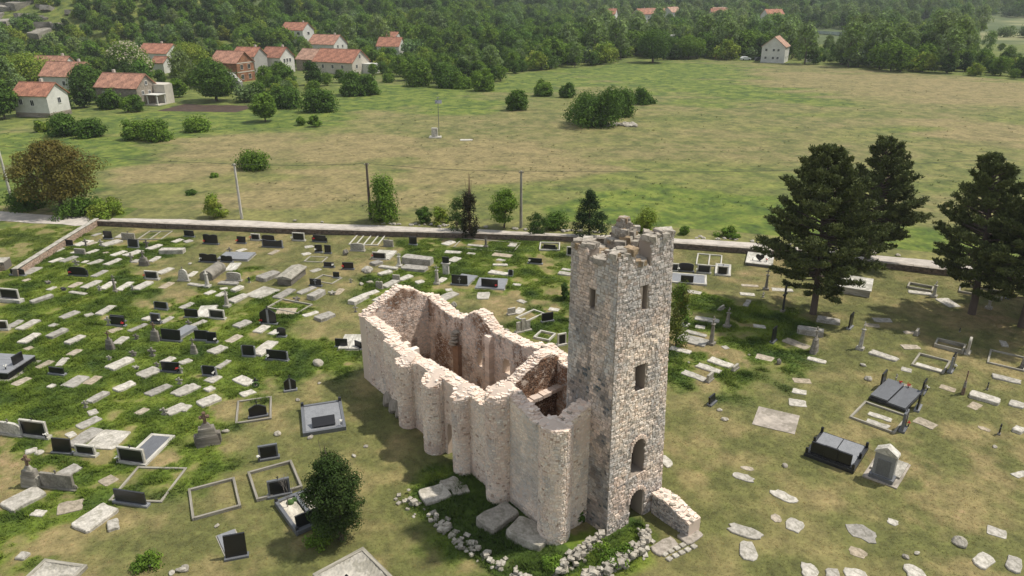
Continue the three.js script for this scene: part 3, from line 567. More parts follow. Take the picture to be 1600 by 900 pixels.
const FTAN = [[110.7,-238.8,40],[131.8,-222.7,40],[-2.3,-130.9,14],[-10.2,-116.0,14],[-28.7,-107.7,14],[-53.6,-136.7,16],[6.4,-120.6,12],[-28.6,-136.7,14],[-33.2,-100.4,10],[101.1,-149.9,20],[-54.2,-116.0,10],[-14.4,-100.4,8],[98.8,-261.4,20]];

// ---------- helpers ----------
function rng(seed) { let a = seed >>> 0; return () => { a = a + 0x6D2B79F5 | 0; let t = Math.imul(a ^ a >>> 15, 1 | a); t = t + Math.imul(t ^ t >>> 7, 61 | t) ^ t; return ((t ^ t >>> 14) >>> 0) / 4294967296; }; }
const hash = (x, y) => { let h = Math.imul(x, 374761393) + Math.imul(y, 668265263) | 0; h = Math.imul(h ^ h >>> 13, 1274126177); return ((h ^ h >>> 16) >>> 0) / 4294967296; };
function vn(x, y) { const i = Math.floor(x), j = Math.floor(y); let f = x - i, g = y - j; f = f * f * (3 - 2 * f); g = g * g * (3 - 2 * g); const a = hash(i, j), b = hash(i + 1, j), c = hash(i, j + 1), d = hash(i + 1, j + 1); return a + (b - a) * f + (c - a) * g + (a - b - c + d) * f * g; }
function fbm(x, y, o = 4) { let s = 0, a = 0.5, n = 0; for (let k = 0; k < o; k++) { s += a * vn(x + k * 17.3, y - k * 9.1); n += a; a *= 0.5; x *= 2.03; y *= 2.03; } return s / n; }
const mix = (a, b, t) => a + (b - a) * t, clamp = (x, a = 0, b = 1) => Math.max(a, Math.min(b, x)), ss = (a, b, x) => { const t = clamp((x - a) / (b - a)); return t * t * (3 - 2 * t); };
const mix3 = (a, b, t) => [mix(a[0], b[0], t), mix(a[1], b[1], t), mix(a[2], b[2], t)];
const lin = (r, g, b) => [r, g, b].map((v) => { v /= 255; return v <= 0.04045 ? v / 12.92 : Math.pow((v + 0.055) / 1.055, 2.4); });
const taken = {};
const numbered = (n) => { const k = taken[n] = (taken[n] ?? -1) + 1; return k ? `${n}_${String(k).padStart(3, '0')}` : n; };
const V3 = (x, y, z) => new THREE.Vector3(x, y, z);
function shade(o) { o.traverse((m) => { if (m.isMesh) { m.castShadow = true; m.receiveShadow = true; } }); return o; }
function tag(o, label, category, group, kind) { if (label) o.userData.label = label; if (category) o.userData.category = category; if (group) o.userData.group = group; o.userData.kind = kind ?? 'thing'; return o; }
function thing(name, label, category, x = 0, y = 0, z = 0, turn = 0, group) { const o = new THREE.Group(); o.name = numbered(name); o.position.set(x, y, z); o.rotation.y = turn; tag(o, label, category, group); scene.add(o); return o; }
function part(name, g, m, parent) { const o = new THREE.Mesh(g, m); o.name = name; o.castShadow = o.receiveShadow = true; parent.add(o); return o; }
function structure(name, g, m) { const o = part(name, g, m, scene); o.userData.kind = 'structure'; return o; }
// a growing list of flat triangles with a colour each
class Tris {
  constructor() { this.p = []; this.c = []; }
  tri(a, b, c, col) { this.p.push(a[0], a[1], a[2], b[0], b[1], b[2], c[0], c[1], c[2]); if (col) for (let k = 0; k < 3; k++) this.c.push(col[0], col[1], col[2]); }
  quad(a, b, c, d, col) { this.tri(a, b, c, col); this.tri(a, c, d, col); }
  box(cx, cy, cz, sx, sy, sz, turn = 0, col) {
    const C = Math.cos(turn), S = Math.sin(turn), v = (x, y, z) => [cx + x * C + z * S, cy + y, cz - x * S + z * C], x = sx / 2, y = sy / 2, z = sz / 2;
    const A = v(-x, -y, z), B = v(x, -y, z), D = v(x, y, z), E = v(-x, y, z), a = v(-x, -y, -z), b = v(x, -y, -z), d = v(x, y, -z), e = v(-x, y, -z);
    this.quad(A, B, D, E, col); this.quad(b, a, e, d, col); this.quad(B, b, d, D, col); this.quad(a, A, E, e, col); this.quad(E, D, d, e, col); this.quad(a, b, B, A, col); return this;
  }
  geo() { const g = new THREE.BufferGeometry(); g.setAttribute('position', new THREE.Float32BufferAttribute(this.p, 3)); if (this.c.length) g.setAttribute('color', new THREE.Float32BufferAttribute(this.c, 3)); g.computeVertexNormals(); return g; }
}
const boxGeo = (sx, sy, sz, r = 0.015) => new RoundedBoxGeometry(sx, sy, sz, 1, Math.min(r, sx / 3, sy / 3, sz / 3));
const at = (g, x, y, z, ry = 0, rx = 0, rz = 0) => { if (rx) g.rotateX(rx); if (rz) g.rotateZ(rz); if (ry) g.rotateY(ry); g.translate(x, y, z); return g; };
function join(list) { return mergeGeometries(list.map((g) => { const n = g.index ? g.toNonIndexed() : g; for (const k of Object.keys(n.attributes)) if (!['position', 'normal', 'uv'].includes(k)) n.deleteAttribute(k); return n; })); }
function pixels(n, fn, srgb = true, wrap = true, m = n) {
  const d = new Uint8Array(n * m * 4);
  for (let j = 0; j < m; j++) for (let i = 0; i < n; i++) { const c = fn(i / n, j / m, i, j), o = (j * n + i) * 4; d[o] = clamp(c[0], 0, 255); d[o + 1] = clamp(c[1], 0, 255); d[o + 2] = clamp(c[2], 0, 255); d[o + 3] = 255; }
  const t = new THREE.DataTexture(d, n, m); t.magFilter = THREE.LinearFilter; t.minFilter = THREE.LinearMipmapLinearFilter; t.generateMipmaps = true;
  if (wrap) t.wrapS = t.wrapT = THREE.RepeatWrapping; if (srgb) t.colorSpace = THREE.SRGBColorSpace; t.needsUpdate = true; return t;
}
const toS = (v) => 255 * (v <= 0.0031308 ? 12.92 * v : 1.055 * Math.pow(v, 1 / 2.4) - 0.055);
// periodic noise for tiling textures
function tn(x, y, per, seed) { const i = Math.floor(x), j = Math.floor(y); let f = x - i, g = y - j; f = f * f * (3 - 2 * f); g = g * g * (3 - 2 * g); const w = (k) => ((k % per) + per) % per, H = (a, b) => hash(w(a) + seed * 101, w(b) + seed * 57); const a = H(i, j), b = H(i + 1, j), c = H(i, j + 1), d = H(i + 1, j + 1); return a + (b - a) * f + (c - a) * g + (a - b - c + d) * f * g; }
function tf(u, v, base, oct, seed) { let s = 0, a = 0.5, n = 0, p = base; for (let k = 0; k < oct; k++) { s += a * tn(u * p, v * p, p, seed + k); n += a; a *= 0.6; p *= 2; } return s / n; }

// ---------- materials ----------
const T = {};
T.stone = pixels(256, (u, v) => { const a = tf(u, v, 4, 6, 1), b = tf(u, v, 16, 4, 9), l = ss(0.56, 0.66, tf(u, v, 6, 5, 21)); const k = 205 + 60 * (a - 0.5) + 70 * (b - 0.5); return mix3([k, k * 0.985, k * 0.95], [150, 148, 136], l * 0.5); });
T.stone.repeat.set(0.7, 0.7);
T.grain = pixels(256, (u, v) => { const k = 128 + 150 * (tf(u, v, 8, 6, 33) - 0.5); return [k, k, k]; }, false);
T.granite = pixels(256, (u, v, i, j) => { const k = 190 + 90 * (hash(i, j) - 0.5) + 30 * (tf(u, v, 8, 3, 4) - 0.5); return [k, k, k]; });
T.roof = pixels(256, (u, v) => { const a = tf(u, v, 6, 5, 61), r = 0.5 + 0.5 * Math.sin(v * Math.PI * 2 * 16); const k = 0.72 + 0.5 * (a - 0.5) + 0.12 * r + 0.35 * (tf(u, v, 32, 2, 5) - 0.5); return [255 * k, 250 * k, 245 * k]; });
T.roof.repeat.set(0.25, 0.25);
T.plaster = pixels(256, (u, v) => { const k = 225 + 50 * (tf(u, v, 3, 6, 71) - 0.5) + 20 * (tf(u, v, 40, 2, 3) - 0.5); return [k, k, k * 0.985]; });
T.plaster.repeat.set(0.2, 0.2);
const std = (rgb, o = {}) => new THREE.MeshStandardMaterial({ color: new THREE.Color().setRGB(...rgb), roughness: 0.9, metalness: 0, ...o });
const stoneMat = (rgb) => std(rgb, { map: T.stone, bumpMap: T.grain, bumpScale: 0.02, roughness: 0.95 });
const M = {
  black: std([0.012, 0.012, 0.014], { roughness: 0.28 }), dark: std([0.05, 0.052, 0.058], { map: T.granite, roughness: 0.35 }),
  light: std([0.42, 0.43, 0.45], { map: T.granite, roughness: 0.4 }), mid: std([0.24, 0.25, 0.27], { map: T.granite, roughness: 0.4 }),
  white: stoneMat([0.78, 0.77, 0.74]), gravel: stoneMat([0.8, 0.76, 0.68]), kerb: stoneMat([0.5, 0.48, 0.43]), kerbd: stoneMat([0.42, 0.4, 0.36]),
  weather: stoneMat([0.36, 0.34, 0.31]), weather2: stoneMat([0.27, 0.25, 0.23]), pale: stoneMat([0.6, 0.58, 0.54]),
  concrete: stoneMat([0.55, 0.5, 0.46]), iron: std([0.03, 0.03, 0.03], { roughness: 0.6 }), rust: stoneMat([0.3, 0.2, 0.15]),
  redflower: std([0.5, 0.03, 0.03]), whiteflower: std([0.8, 0.78, 0.72]), leafgreen: std([0.05, 0.1, 0.02]),
};
const SLABM = { p: [0.82, 0.72, 0.64, 0.76, 0.58, 0.68, 0.8].map((k) => stoneMat([k, k * 0.965, k * 0.91])), g: [0.5, 0.44, 0.55].map((k) => stoneMat([k, k * 0.97, k * 0.93])), t: [[0.58, 0.5, 0.4], [0.52, 0.46, 0.38], [0.62, 0.55, 0.47]].map(stoneMat) };
const vcol = (o = {}) => new THREE.MeshStandardMaterial({ vertexColors: true, roughness: 0.95, ...o });
M.masonry = vcol();

// ---------- terrain ----------
const CH = { x: -11.1, z: -48.8, ux: 0.611, uz: 0.792 };          // church corner and its long direction
const toUV = (x, z) => [(x - CH.x) * 0.611 + (z - CH.z) * 0.792, (x - CH.x) * 0.792 - (z - CH.z) * 0.611];
const fromUV = (u, v) => [CH.x + 0.611 * u + 0.792 * v, CH.z + 0.792 * u - 0.611 * v];
const RECT = [-64, 64, -100, -20];
function gh(x, z) {
  const e = clamp(Math.min(x - RECT[0], RECT[1] - x, z - RECT[2], RECT[3] - z) / 6);
  if (e <= 0) return 0;
  return e * (0.16 * (fbm(x * 0.11, z * 0.11, 3) - 0.5) + 0.05 * (vn(x * 0.7, z * 0.7) - 0.5));
}
function rawHill(x, z) {
  const D = -z; if (D < 250) return 0; const az = x / D;
  const left = ss(-0.22, -0.5, az), mid = ss(0.1, -0.2, az);
  let h = left * 0.42 * Math.max(0, D - 330) + (1 - left) * mid * 0.11 * Math.max(0, D - 400) + (1 - mid) * 0.03 * Math.max(0, D - 620);
  h = Math.min(h, 90 + 40 * left);
  h += ss(900, 2300, D) * 190 * (0.75 + 0.5 * vn(x * 0.0016, 3)) * ss(-0.2, 0.2, az + 0.15);
  return h + ss(330, 420, D) * left * 7 * (fbm(x * 0.02, z * 0.02, 3) - 0.5);
}
const lat = new Map();
function hill(x, z) {                                              // 30 m lattice, so that sheets meet without gaps
  const P = (i, j) => { const k = i * 4096 + j; let h = lat.get(k); if (h === undefined) lat.set(k, h = rawHill(i * 30, j * 30)); return h; };
  const i = Math.floor(x / 30), j = Math.floor(z / 30), f = x / 30 - i, g = z / 30 - j;
  return mix(mix(P(i, j), P(i + 1, j), f), mix(P(i, j + 1), P(i + 1, j + 1), f), g);
}
const groundY = (x, z) => (x > RECT[0] && x < RECT[1] && z > RECT[2] && z < RECT[3]) ? gh(x, z) : hill(x, z);
const blob = (list, x, z, wob) => { let s = 0; for (const [a, b, r] of list) { const d = Math.hypot(x - a, z - b) / r; if (d < 1.6) s = Math.max(s, 1 - ss(0.62, 1.15, d + wob)); } return s; };
const polyZ = (P, x) => { let k = 0; while (k < P.length - 2 && P[k + 1][0] < x) k++; const [a, b] = [P[k], P[k + 1]]; return a[1] + (b[1] - a[1]) * (x - a[0]) / (b[0] - a[0]); };
const GC = { lush: lin(90, 108, 30), lush2: lin(108, 120, 40), deep: lin(60, 84, 22), olive: lin(104, 106, 58), dry: lin(118, 112, 70), tan: lin(136, 122, 84), bare: lin(140, 118, 90) };
function groundCol(x, z, fine = 1) {
  const inCem = z > polyZ(WALL, x) && x > -52.6;
  const n1 = fbm(x * 0.13, z * 0.13, 4), n2 = fbm(x * 0.55 + 40, z * 0.55, 4), n3 = fine ? fbm(x * 2.3, z * 2.3 + 9, 3) : 0.5;
  let g, t, lushShade = 0;
  if (inCem) {
    g = blob(LUSH, x, z, 1.3 * (n1 - 0.5) + 0.9 * (n2 - 0.5));
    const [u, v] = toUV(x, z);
    if (u > 14 && u < 24.5 && v > -4.6 && v < 0) lushShade = ss(-4.7, -4.0, v + (n2 - 0.5)); g = Math.max(g, 1.25 * lushShade);  // mask for lush grass by the nave, also used to paint in tower shade
    g = clamp(g * 1.05 - 0.9 * ss(0.56, 0.68, n2 * 0.6 + n1 * 0.4));
    t = ss(0.5, 0.72, n1 * 0.45 + n2 * 0.55);
    if (u > 0.5 && u < 21 && v > 0.5 && v < 6) { g *= 0.2; t = 0.9; }
  } else if (z > polyZ(WALL, x) - 8 || x < -52 && z > -95) {
    g = x < -50 ? 0.85 - 0.8 * ss(0.55, 0.7, n2) : 0.3; t = 0.4;
  } else {
    const s1 = fbm(x * 0.018 + 3, z * 0.045, 4), s2 = fbm(x * 0.06, z * 0.16 + 5, 4), str = fbm(x * 0.012 + z * 0.03, z * 0.5 - x * 0.05, 3);
    g = clamp(0.35 + 1.6 * (s1 - 0.5) + 1.2 * (s2 - 0.5) + 0.5 * (str - 0.5)) * 0.75;
    g = Math.max(g, blob(FGREEN, x, z, 0.9 * (s2 - 0.5) + 0.5 * (n1 - 0.5)) * 0.95);
    t = ss(0.42, 0.66, 0.4 * s2 + 0.3 * str + 0.3 * n1) * 0.85;
    const ta = blob(FTAN, x, z, 1.2 * (s2 - 0.5)); t = Math.max(t, ta); g *= 1 - 0.85 * ta;
    if (z < polyZ(BOUND, x)) { g = 0.75; t = 0.3; }
    g -= 0.35 * (n2 - 0.5);
  }
  g = clamp(g); t = clamp(t);
  let c = mix3(mix3(GC.olive, GC.dry, ss(0.3, 0.7, n2)), GC.tan, t * 0.8);
  c = mix3(c, mix3(GC.lush, n2 > 0.5 ? GC.lush2 : GC.deep, Math.abs(n2 - 0.5) * 3), g);
  c = mix3(c, [GC.deep[0] * 0.75, GC.deep[1] * 0.75, GC.deep[2] * 0.75], lushShade * 0.8);  // deep green of the lush grass, darkened further to deepen the tower's shadow
  if (inCem) c = mix3(c, GC.bare, (1 - g) * ss(0.66, 0.74, n1 * 0.4 + n3 * 0.25 + n2 * 0.35) * 0.8);
  const sp = fine ? hash(Math.floor(x * 16), Math.floor(z * 16)) : 0.5, k = 0.5 + 0.75 * n3 + 0.3 * (sp - 0.5) + 0.5 * (n2 - 0.5);
  return [c[0] * k, c[1] * k, c[2] * k * 0.96];
}
function sheet(x0, x1, z0, z1, step, H, hole, uvBox) {
  const nx = Math.round((x1 - x0) / step), nz = Math.round((z1 - z0) / step), p = [], uv = [], ix = [];
  for (let j = 0; j <= nz; j++) for (let i = 0; i <= nx; i++) { const x = x0 + i * step, z = z0 + j * step; p.push(x, H(x, z), z); uv.push((x - uvBox[0]) / (uvBox[1] - uvBox[0]), (z - uvBox[2]) / (uvBox[3] - uvBox[2])); }
  for (let j = 0; j < nz; j++) for (let i = 0; i < nx; i++) {
    const x = x0 + (i + 0.5) * step, z = z0 + (j + 0.5) * step; if (hole && x > hole[0] && x < hole[1] && z > hole[2] && z < hole[3]) continue;
    const a = j * (nx + 1) + i; ix.push(a, a + nx + 1, a + 1, a + 1, a + nx + 1, a + nx + 2);
  }
  const g = new THREE.BufferGeometry(); g.setAttribute('position', new THREE.Float32BufferAttribute(p, 3)); g.setAttribute('uv', new THREE.Float32BufferAttribute(uv, 2)); g.setIndex(ix); g.computeVertexNormals(); return g;
}
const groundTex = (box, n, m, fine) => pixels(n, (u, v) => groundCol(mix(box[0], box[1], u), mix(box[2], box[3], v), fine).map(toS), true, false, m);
const FIELD = [-300, 300, -420, 60], FAR = [-2400, 2400, -3000, 60];
const fieldTexBox = [-240, 240, -420, -60];
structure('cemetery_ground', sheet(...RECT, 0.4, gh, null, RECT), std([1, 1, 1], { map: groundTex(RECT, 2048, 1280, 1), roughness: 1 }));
{
  const t = groundTex(fieldTexBox, 2048, 1536, 1); t.wrapS = t.wrapT = THREE.MirroredRepeatWrapping;
  structure('meadow_ground', sheet(...FIELD, 4, hill, RECT, fieldTexBox), std([1, 1, 1], { map: t, roughness: 1 }));
  const far = pixels(512, (u, v) => { const x = mix(-2400, 2400, u), z = mix(-3000, 60, v), a = fbm(x * 0.01, z * 0.01, 4), b = fbm(x * 0.06, z * 0.06, 3); const c = mix3(lin(70, 84, 40), lin(128, 128, 86), ss(0.45, 0.65, a * 0.6 + b * 0.4)); return c.map(toS); }, true, false);
  structure('hillside', sheet(...FAR, 30, hill, FIELD, FAR), std([1, 1, 1], { map: far, roughness: 1 }));
}
// road and walls
function strip(A, B, y, seg = 1) {                                  // sheet between two lines
  const p = [], uv = [], ix = []; const n = A.length;
  A.forEach((a, k) => { const b = B[k]; p.push(a[0], y + groundY(a[0], a[1]), a[1], b[0], y + groundY(b[0], b[1]), b[1]); uv.push(a[0] / 4, a[1] / 4, b[0] / 4, b[1] / 4); if (k < n - 1) { const o = k * 2; ix.push(o, o + 2, o + 1, o + 1, o + 2, o + 3); } });
  const g = new THREE.BufferGeometry(); g.setAttribute('position', new THREE.Float32BufferAttribute(p, 3)); g.setAttribute('uv', new THREE.Float32BufferAttribute(uv, 2)); g.setIndex(ix); g.computeVertexNormals(); return g;
}
function dense(P, step) { const o = []; for (let k = 0; k < P.length - 1; k++) { const [a, b] = [P[k], P[k + 1]], L = Math.hypot(b[0] - a[0], b[1] - a[1]), n = Math.max(1, Math.round(L / step)); for (let i = 0; i < n; i++) o.push([mix(a[0], b[0], i / n), mix(a[1], b[1], i / n)]); } o.push(P[P.length - 1]); return o; }
const roadTex = pixels(512, (u, v, i, j) => { const k = 188 + 60 * (tf(u, v, 6, 5, 41) - 0.5) + 40 * (hash(i, j) - 0.5); return [k, k * 0.965, k * 0.92]; });
M.road = std([0.85, 0.83, 0.81], { map: roadTex, roughness: 0.95 });
{
  const xs = []; for (let x = -96; x <= 100; x += 2) xs.push(x);
  const farZ = (x) => polyZ(ROADFAR, x) + 0.5 * (vn(x * 0.4, 1) - 0.5), nearZ = (x) => x < -52.6 ? polyZ(ROADLEFT.concat([[-51, WALL[0][1]]]), x) + 0.7 * (vn(x * 0.5, 7) - 0.5) : polyZ(WALL, x) - 0.3;
  structure('road', strip(xs.map((x) => [x, farZ(x)]), xs.map((x) => [x, nearZ(x)]), 0.045), M.road);
}

// ---------- masonry ----------
const hsv = (c, r, a = 0.35) => { const k = 1 + a * (r() - 0.5) * 2, w = 1 + 0.08 * (r() - 0.5); return [c[0] * k * w, c[1] * k, c[2] * k / w]; };
// One stone: a slightly crooked block with a smaller outer face. F gives point, along, out for a place on the face.
function stone(T_, F, s, y, w, h, out, r, col) {
  const f = F(s, y), q = (ds, dy, dn) => [f.p[0] + f.t[0] * ds + f.n[0] * dn, f.p[1] + dy, f.p[2] + f.t[1] * ds + f.n[1] * dn];
  const j = () => (r() - 0.5) * 0.045, W = w / 2, Hh = h / 2, k = 0.8 + 0.12 * r();
  const b = [q(-W, -Hh, -0.02), q(W, -Hh, -0.02), q(W, Hh, -0.02), q(-W, Hh, -0.02)];
  const o = [q(-W * k + j(), -Hh * k + j() * 0.6, out + j() * 0.5), q(W * k + j(), -Hh * k + j() * 0.6, out + j() * 0.5), q(W * k + j(), Hh * k + j() * 0.6, out + j() * 0.5), q(-W * k + j(), Hh * k + j() * 0.6, out + j() * 0.5)];
  T_.quad(o[0], o[1], o[2], o[3], col); for (let i = 0; i < 4; i++) T_.quad(b[i], b[(i + 1) % 4], o[(i + 1) % 4], o[i], col);
}
function courses(T_, F, len, top, skip, r, colour, o = {}) {
  let y = o.y0 ?? -0.3; const hMin = o.hMin ?? 0.1, hMax = o.hMax ?? 0.2, wMin = o.wMin ?? 0.16, wMax = o.wMax ?? 0.42, out = o.out ?? 0.045;
  const tmax = o.tmax ?? 20;
  while (y < tmax) {
    const h = mix(hMin, hMax, r()); let s = -r() * 0.15;
    while (s < len) {
      const w = mix(wMin, wMax, r() * r() + 0.2 * r()), a = Math.max(0, s), b = Math.min(len, s + w), m = (a + b) / 2, yy = y + h / 2 + 0.03 * (r() - 0.5);
      s += w; if (b - a < 0.06 || yy + h * 0.42 > top(m) || skip(m, yy, (b - a) / 2)) continue;
      stone(T_, F, m, yy, b - a - 0.018, h * (0.86 + 0.1 * r()), out * (0.3 + r()), r, colour(m, yy, r));
    }
    y += h;
  }
}
// A straight wall as a solid with openings: c0 -> c1 is the outer face line in (u, v); `thick` goes to the side given by the inward normal.
function wallCore(c0, c1, inward, thick, top, holes, mapUV, y0 = -0.5, cell = 0.14, col = null) {
  const len = Math.hypot(c1[0] - c0[0], c1[1] - c0[1]), t = [(c1[0] - c0[0]) / len, (c1[1] - c0[1]) / len], ns = Math.round(len / cell), ds = len / ns, T_ = new Tris();
  const inHole = (s, y) => holes.some((q) => { const d = Math.abs(s - q.s); if (d > q.w / 2 || y < q.y0) return false; if (q.arch) { const r = q.w / 2, yc = q.y1 - r; return y < yc || Math.hypot(s - q.s, y - yc) < r; } return y < q.y1; });
  const pt = (s, y, d) => { const k = 0.05 * (vn(s * 3 + c0[0] * 7, y * 3 + d * 11) - 0.5); return mapUV(c0[0] + t[0] * s + inward[0] * (d + k), c0[1] + t[1] * s + inward[1] * (d + k), y); };
  const solid = (i, j) => { if (i < 0 || i >= ns) return false; const s = (i + 0.5) * ds, y = y0 + (j + 0.5) * cell; return j >= 0 && y < top(s) - 0.02 && !inHole(s, y); };
  const nj = Math.ceil((20 - y0) / cell);
  for (let i = 0; i < ns; i++) for (let j = 0; j < nj; j++) {
    if (!solid(i, j)) { if (y0 + j * cell > top((i + 0.5) * ds)) break; continue; }
    const s0 = i * ds, s1 = s0 + ds, ya = y0 + j * cell, last = y0 + (j + 1.5) * cell >= top((i + 0.5) * ds) - 0.02;
    const yb0 = last ? Math.max(ya + 0.02, top(s0)) : ya + cell, yb1 = last ? Math.max(ya + 0.02, top(s1)) : ya + cell;
    const A = pt(s0, ya, 0), B = pt(s1, ya, 0), C = pt(s1, yb1, 0), D = pt(s0, yb0, 0), a = pt(s0, ya, thick), b = pt(s1, ya, thick), c = pt(s1, yb1, thick), d = pt(s0, yb0, thick), k = col ? col((s0 + s1) / 2, ya) : null;
    T_.quad(A, B, C, D, k); T_.quad(b, a, d, c, k);
    if (!solid(i - 1, j)) T_.quad(a, A, D, d, k); if (!solid(i + 1, j)) T_.quad(B, b, c, C, k);
    if (last || !solid(i, j + 1)) T_.quad(D, C, c, d, k); if (!solid(i, j - 1) && j > 0) T_.quad(a, b, B, A, k);
  }
  return { T_, len, t, inHole, pt };
}
// irregular boulder, about one metre across before scaling
function rockGeo(seed, detail = 2, rough = 0.35, flat = 0) {
  const g = mergeVertices(new THREE.IcosahedronGeometry(0.5, detail).deleteAttribute('uv').deleteAttribute('normal')), p = g.attributes.position, r = rng(seed), o = [r() * 50, r() * 50];
  const cuts = []; for (let k = 0; k < 6; k++) cuts.push([V3(r() - 0.5, r() - 0.5, r() - 0.5).normalize(), 0.3 + 0.14 * r()]);
  for (let i = 0; i < p.count; i++) { const v = V3().fromBufferAttribute(p, i); for (const [n, d] of cuts) { const e = v.dot(n) - d; if (e > 0) v.addScaledVector(n, -e); } const k = 1 + rough * (fbm(v.x * 3 + o[0] + v.y * 2, v.z * 3 + o[1] - v.y, 3) - 0.5); v.multiplyScalar(k); p.setXYZ(i, v.x, v.y, v.z); }
  const n = g.toNonIndexed(); n.computeVertexNormals(); return n;
}
// squared building stone, about one metre across before scaling
function blockGeo(seed) { const r = rng(seed), g = new THREE.BoxGeometry(1, 1, 1), p = g.attributes.position, m = new Map(); for (let i = 0; i < p.count; i++) { const k = [p.getX(i), p.getY(i), p.getZ(i)].join(); if (!m.has(k)) m.set(k, [p.getX(i) * (0.82 + 0.3 * r()), p.getY(i) * (0.8 + 0.35 * r()), p.getZ(i) * (0.82 + 0.3 * r())]); p.setXYZ(i, ...m.get(k)); } const n = g.toNonIndexed(); n.computeVertexNormals(); return n; }
const BLOCK = [1, 2, 3, 4, 5, 6].map((k) => blockGeo(k * 19));
const ROCK = [1, 2, 3, 4, 5, 6].map((k) => { const g = rockGeo(k * 13, 1); return g; });
const ROCKHI = [1, 2, 3].map((k) => rockGeo(k * 31, 3, 0.4));
for (const g of ROCK.concat(ROCKHI)) { const p = g.attributes.position, uv = []; for (let i = 0; i < p.count; i++) uv.push(p.getX(i) + p.getY(i) * 0.5, p.getZ(i) + p.getY(i) * 0.4); g.setAttribute('uv', new THREE.Float32BufferAttribute(uv, 2)); }

// ---------- the ruined church ----------
const church = thing('ruined_church', 'roofless ruined stone church with a tall square crenellated tower', 'church', CH.x, 0, CH.z, -0.9137);
const LOC = (u, v, y) => [u, y, -v];
const curve = (pts, amp, seed) => (s) => { let k = 0; while (k < pts.length - 2 && pts[k + 1][0] < s) k++; const [a, b] = [pts[k], pts[k + 1]]; return mix(a[1], b[1], clamp((s - a[0]) / (b[0] - a[0]))) + amp * (fbm(s * 1.7 + seed, seed, 3) - 0.5) * 2; };
const CC = { cream: lin(228, 212, 196), pink: lin(213, 193, 178), grey: lin(184, 178, 172), dgrey: lin(122, 118, 115), brown: lin(140, 110, 88), dbrown: lin(100, 76, 60), pale: lin(232, 220, 204), ochre: lin(160, 118, 78) };
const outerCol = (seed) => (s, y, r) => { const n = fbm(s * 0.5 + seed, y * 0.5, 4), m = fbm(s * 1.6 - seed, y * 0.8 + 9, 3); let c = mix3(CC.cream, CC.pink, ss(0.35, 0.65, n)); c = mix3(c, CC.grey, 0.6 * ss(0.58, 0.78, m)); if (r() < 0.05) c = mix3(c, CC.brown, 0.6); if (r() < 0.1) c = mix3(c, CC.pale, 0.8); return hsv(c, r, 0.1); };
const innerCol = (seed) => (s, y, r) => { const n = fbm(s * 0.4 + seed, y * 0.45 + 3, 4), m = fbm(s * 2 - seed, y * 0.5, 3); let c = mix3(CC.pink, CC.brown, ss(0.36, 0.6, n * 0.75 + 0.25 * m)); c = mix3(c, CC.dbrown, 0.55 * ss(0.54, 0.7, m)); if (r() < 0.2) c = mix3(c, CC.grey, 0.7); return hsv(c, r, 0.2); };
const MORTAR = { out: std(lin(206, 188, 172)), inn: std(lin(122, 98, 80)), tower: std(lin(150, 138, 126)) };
let stoneSeed = 5;
function copeStones(parent, line, top, spread, r, n, size, tone) {       // loose blocks lying along the broken top
  for (let k = 0; k < n; k++) {
    const s = r(), [u, v, ss_] = line(s), y = top(ss_), w = size * (0.6 + 0.8 * r());
    const o = part('coping_stone', BLOCK[Math.floor(r() * 6)], tone[Math.floor(r() * tone.length)], parent);
    o.position.set(u + spread[0] * (r() - 0.5), y + w * 0.08, -(v + spread[1] * (r() - 0.5))); o.scale.set(w * 1.25, w * (0.35 + 0.25 * r()), w * 0.8); o.rotation.set(0.3 * (r() - 0.5), r() * 6.3, 0.3 * (r() - 0.5));
  }
}
M.cope = [[0.62, 0.56, 0.5], [0.68, 0.62, 0.56], [0.56, 0.5, 0.44], [0.5, 0.45, 0.4]].map(stoneMat);
const TOWERSTONE = [[0.62, 0.57, 0.52], [0.54, 0.49, 0.44], [0.48, 0.44, 0.4], [0.68, 0.64, 0.59], [0.5, 0.38, 0.26]].map(stoneMat);
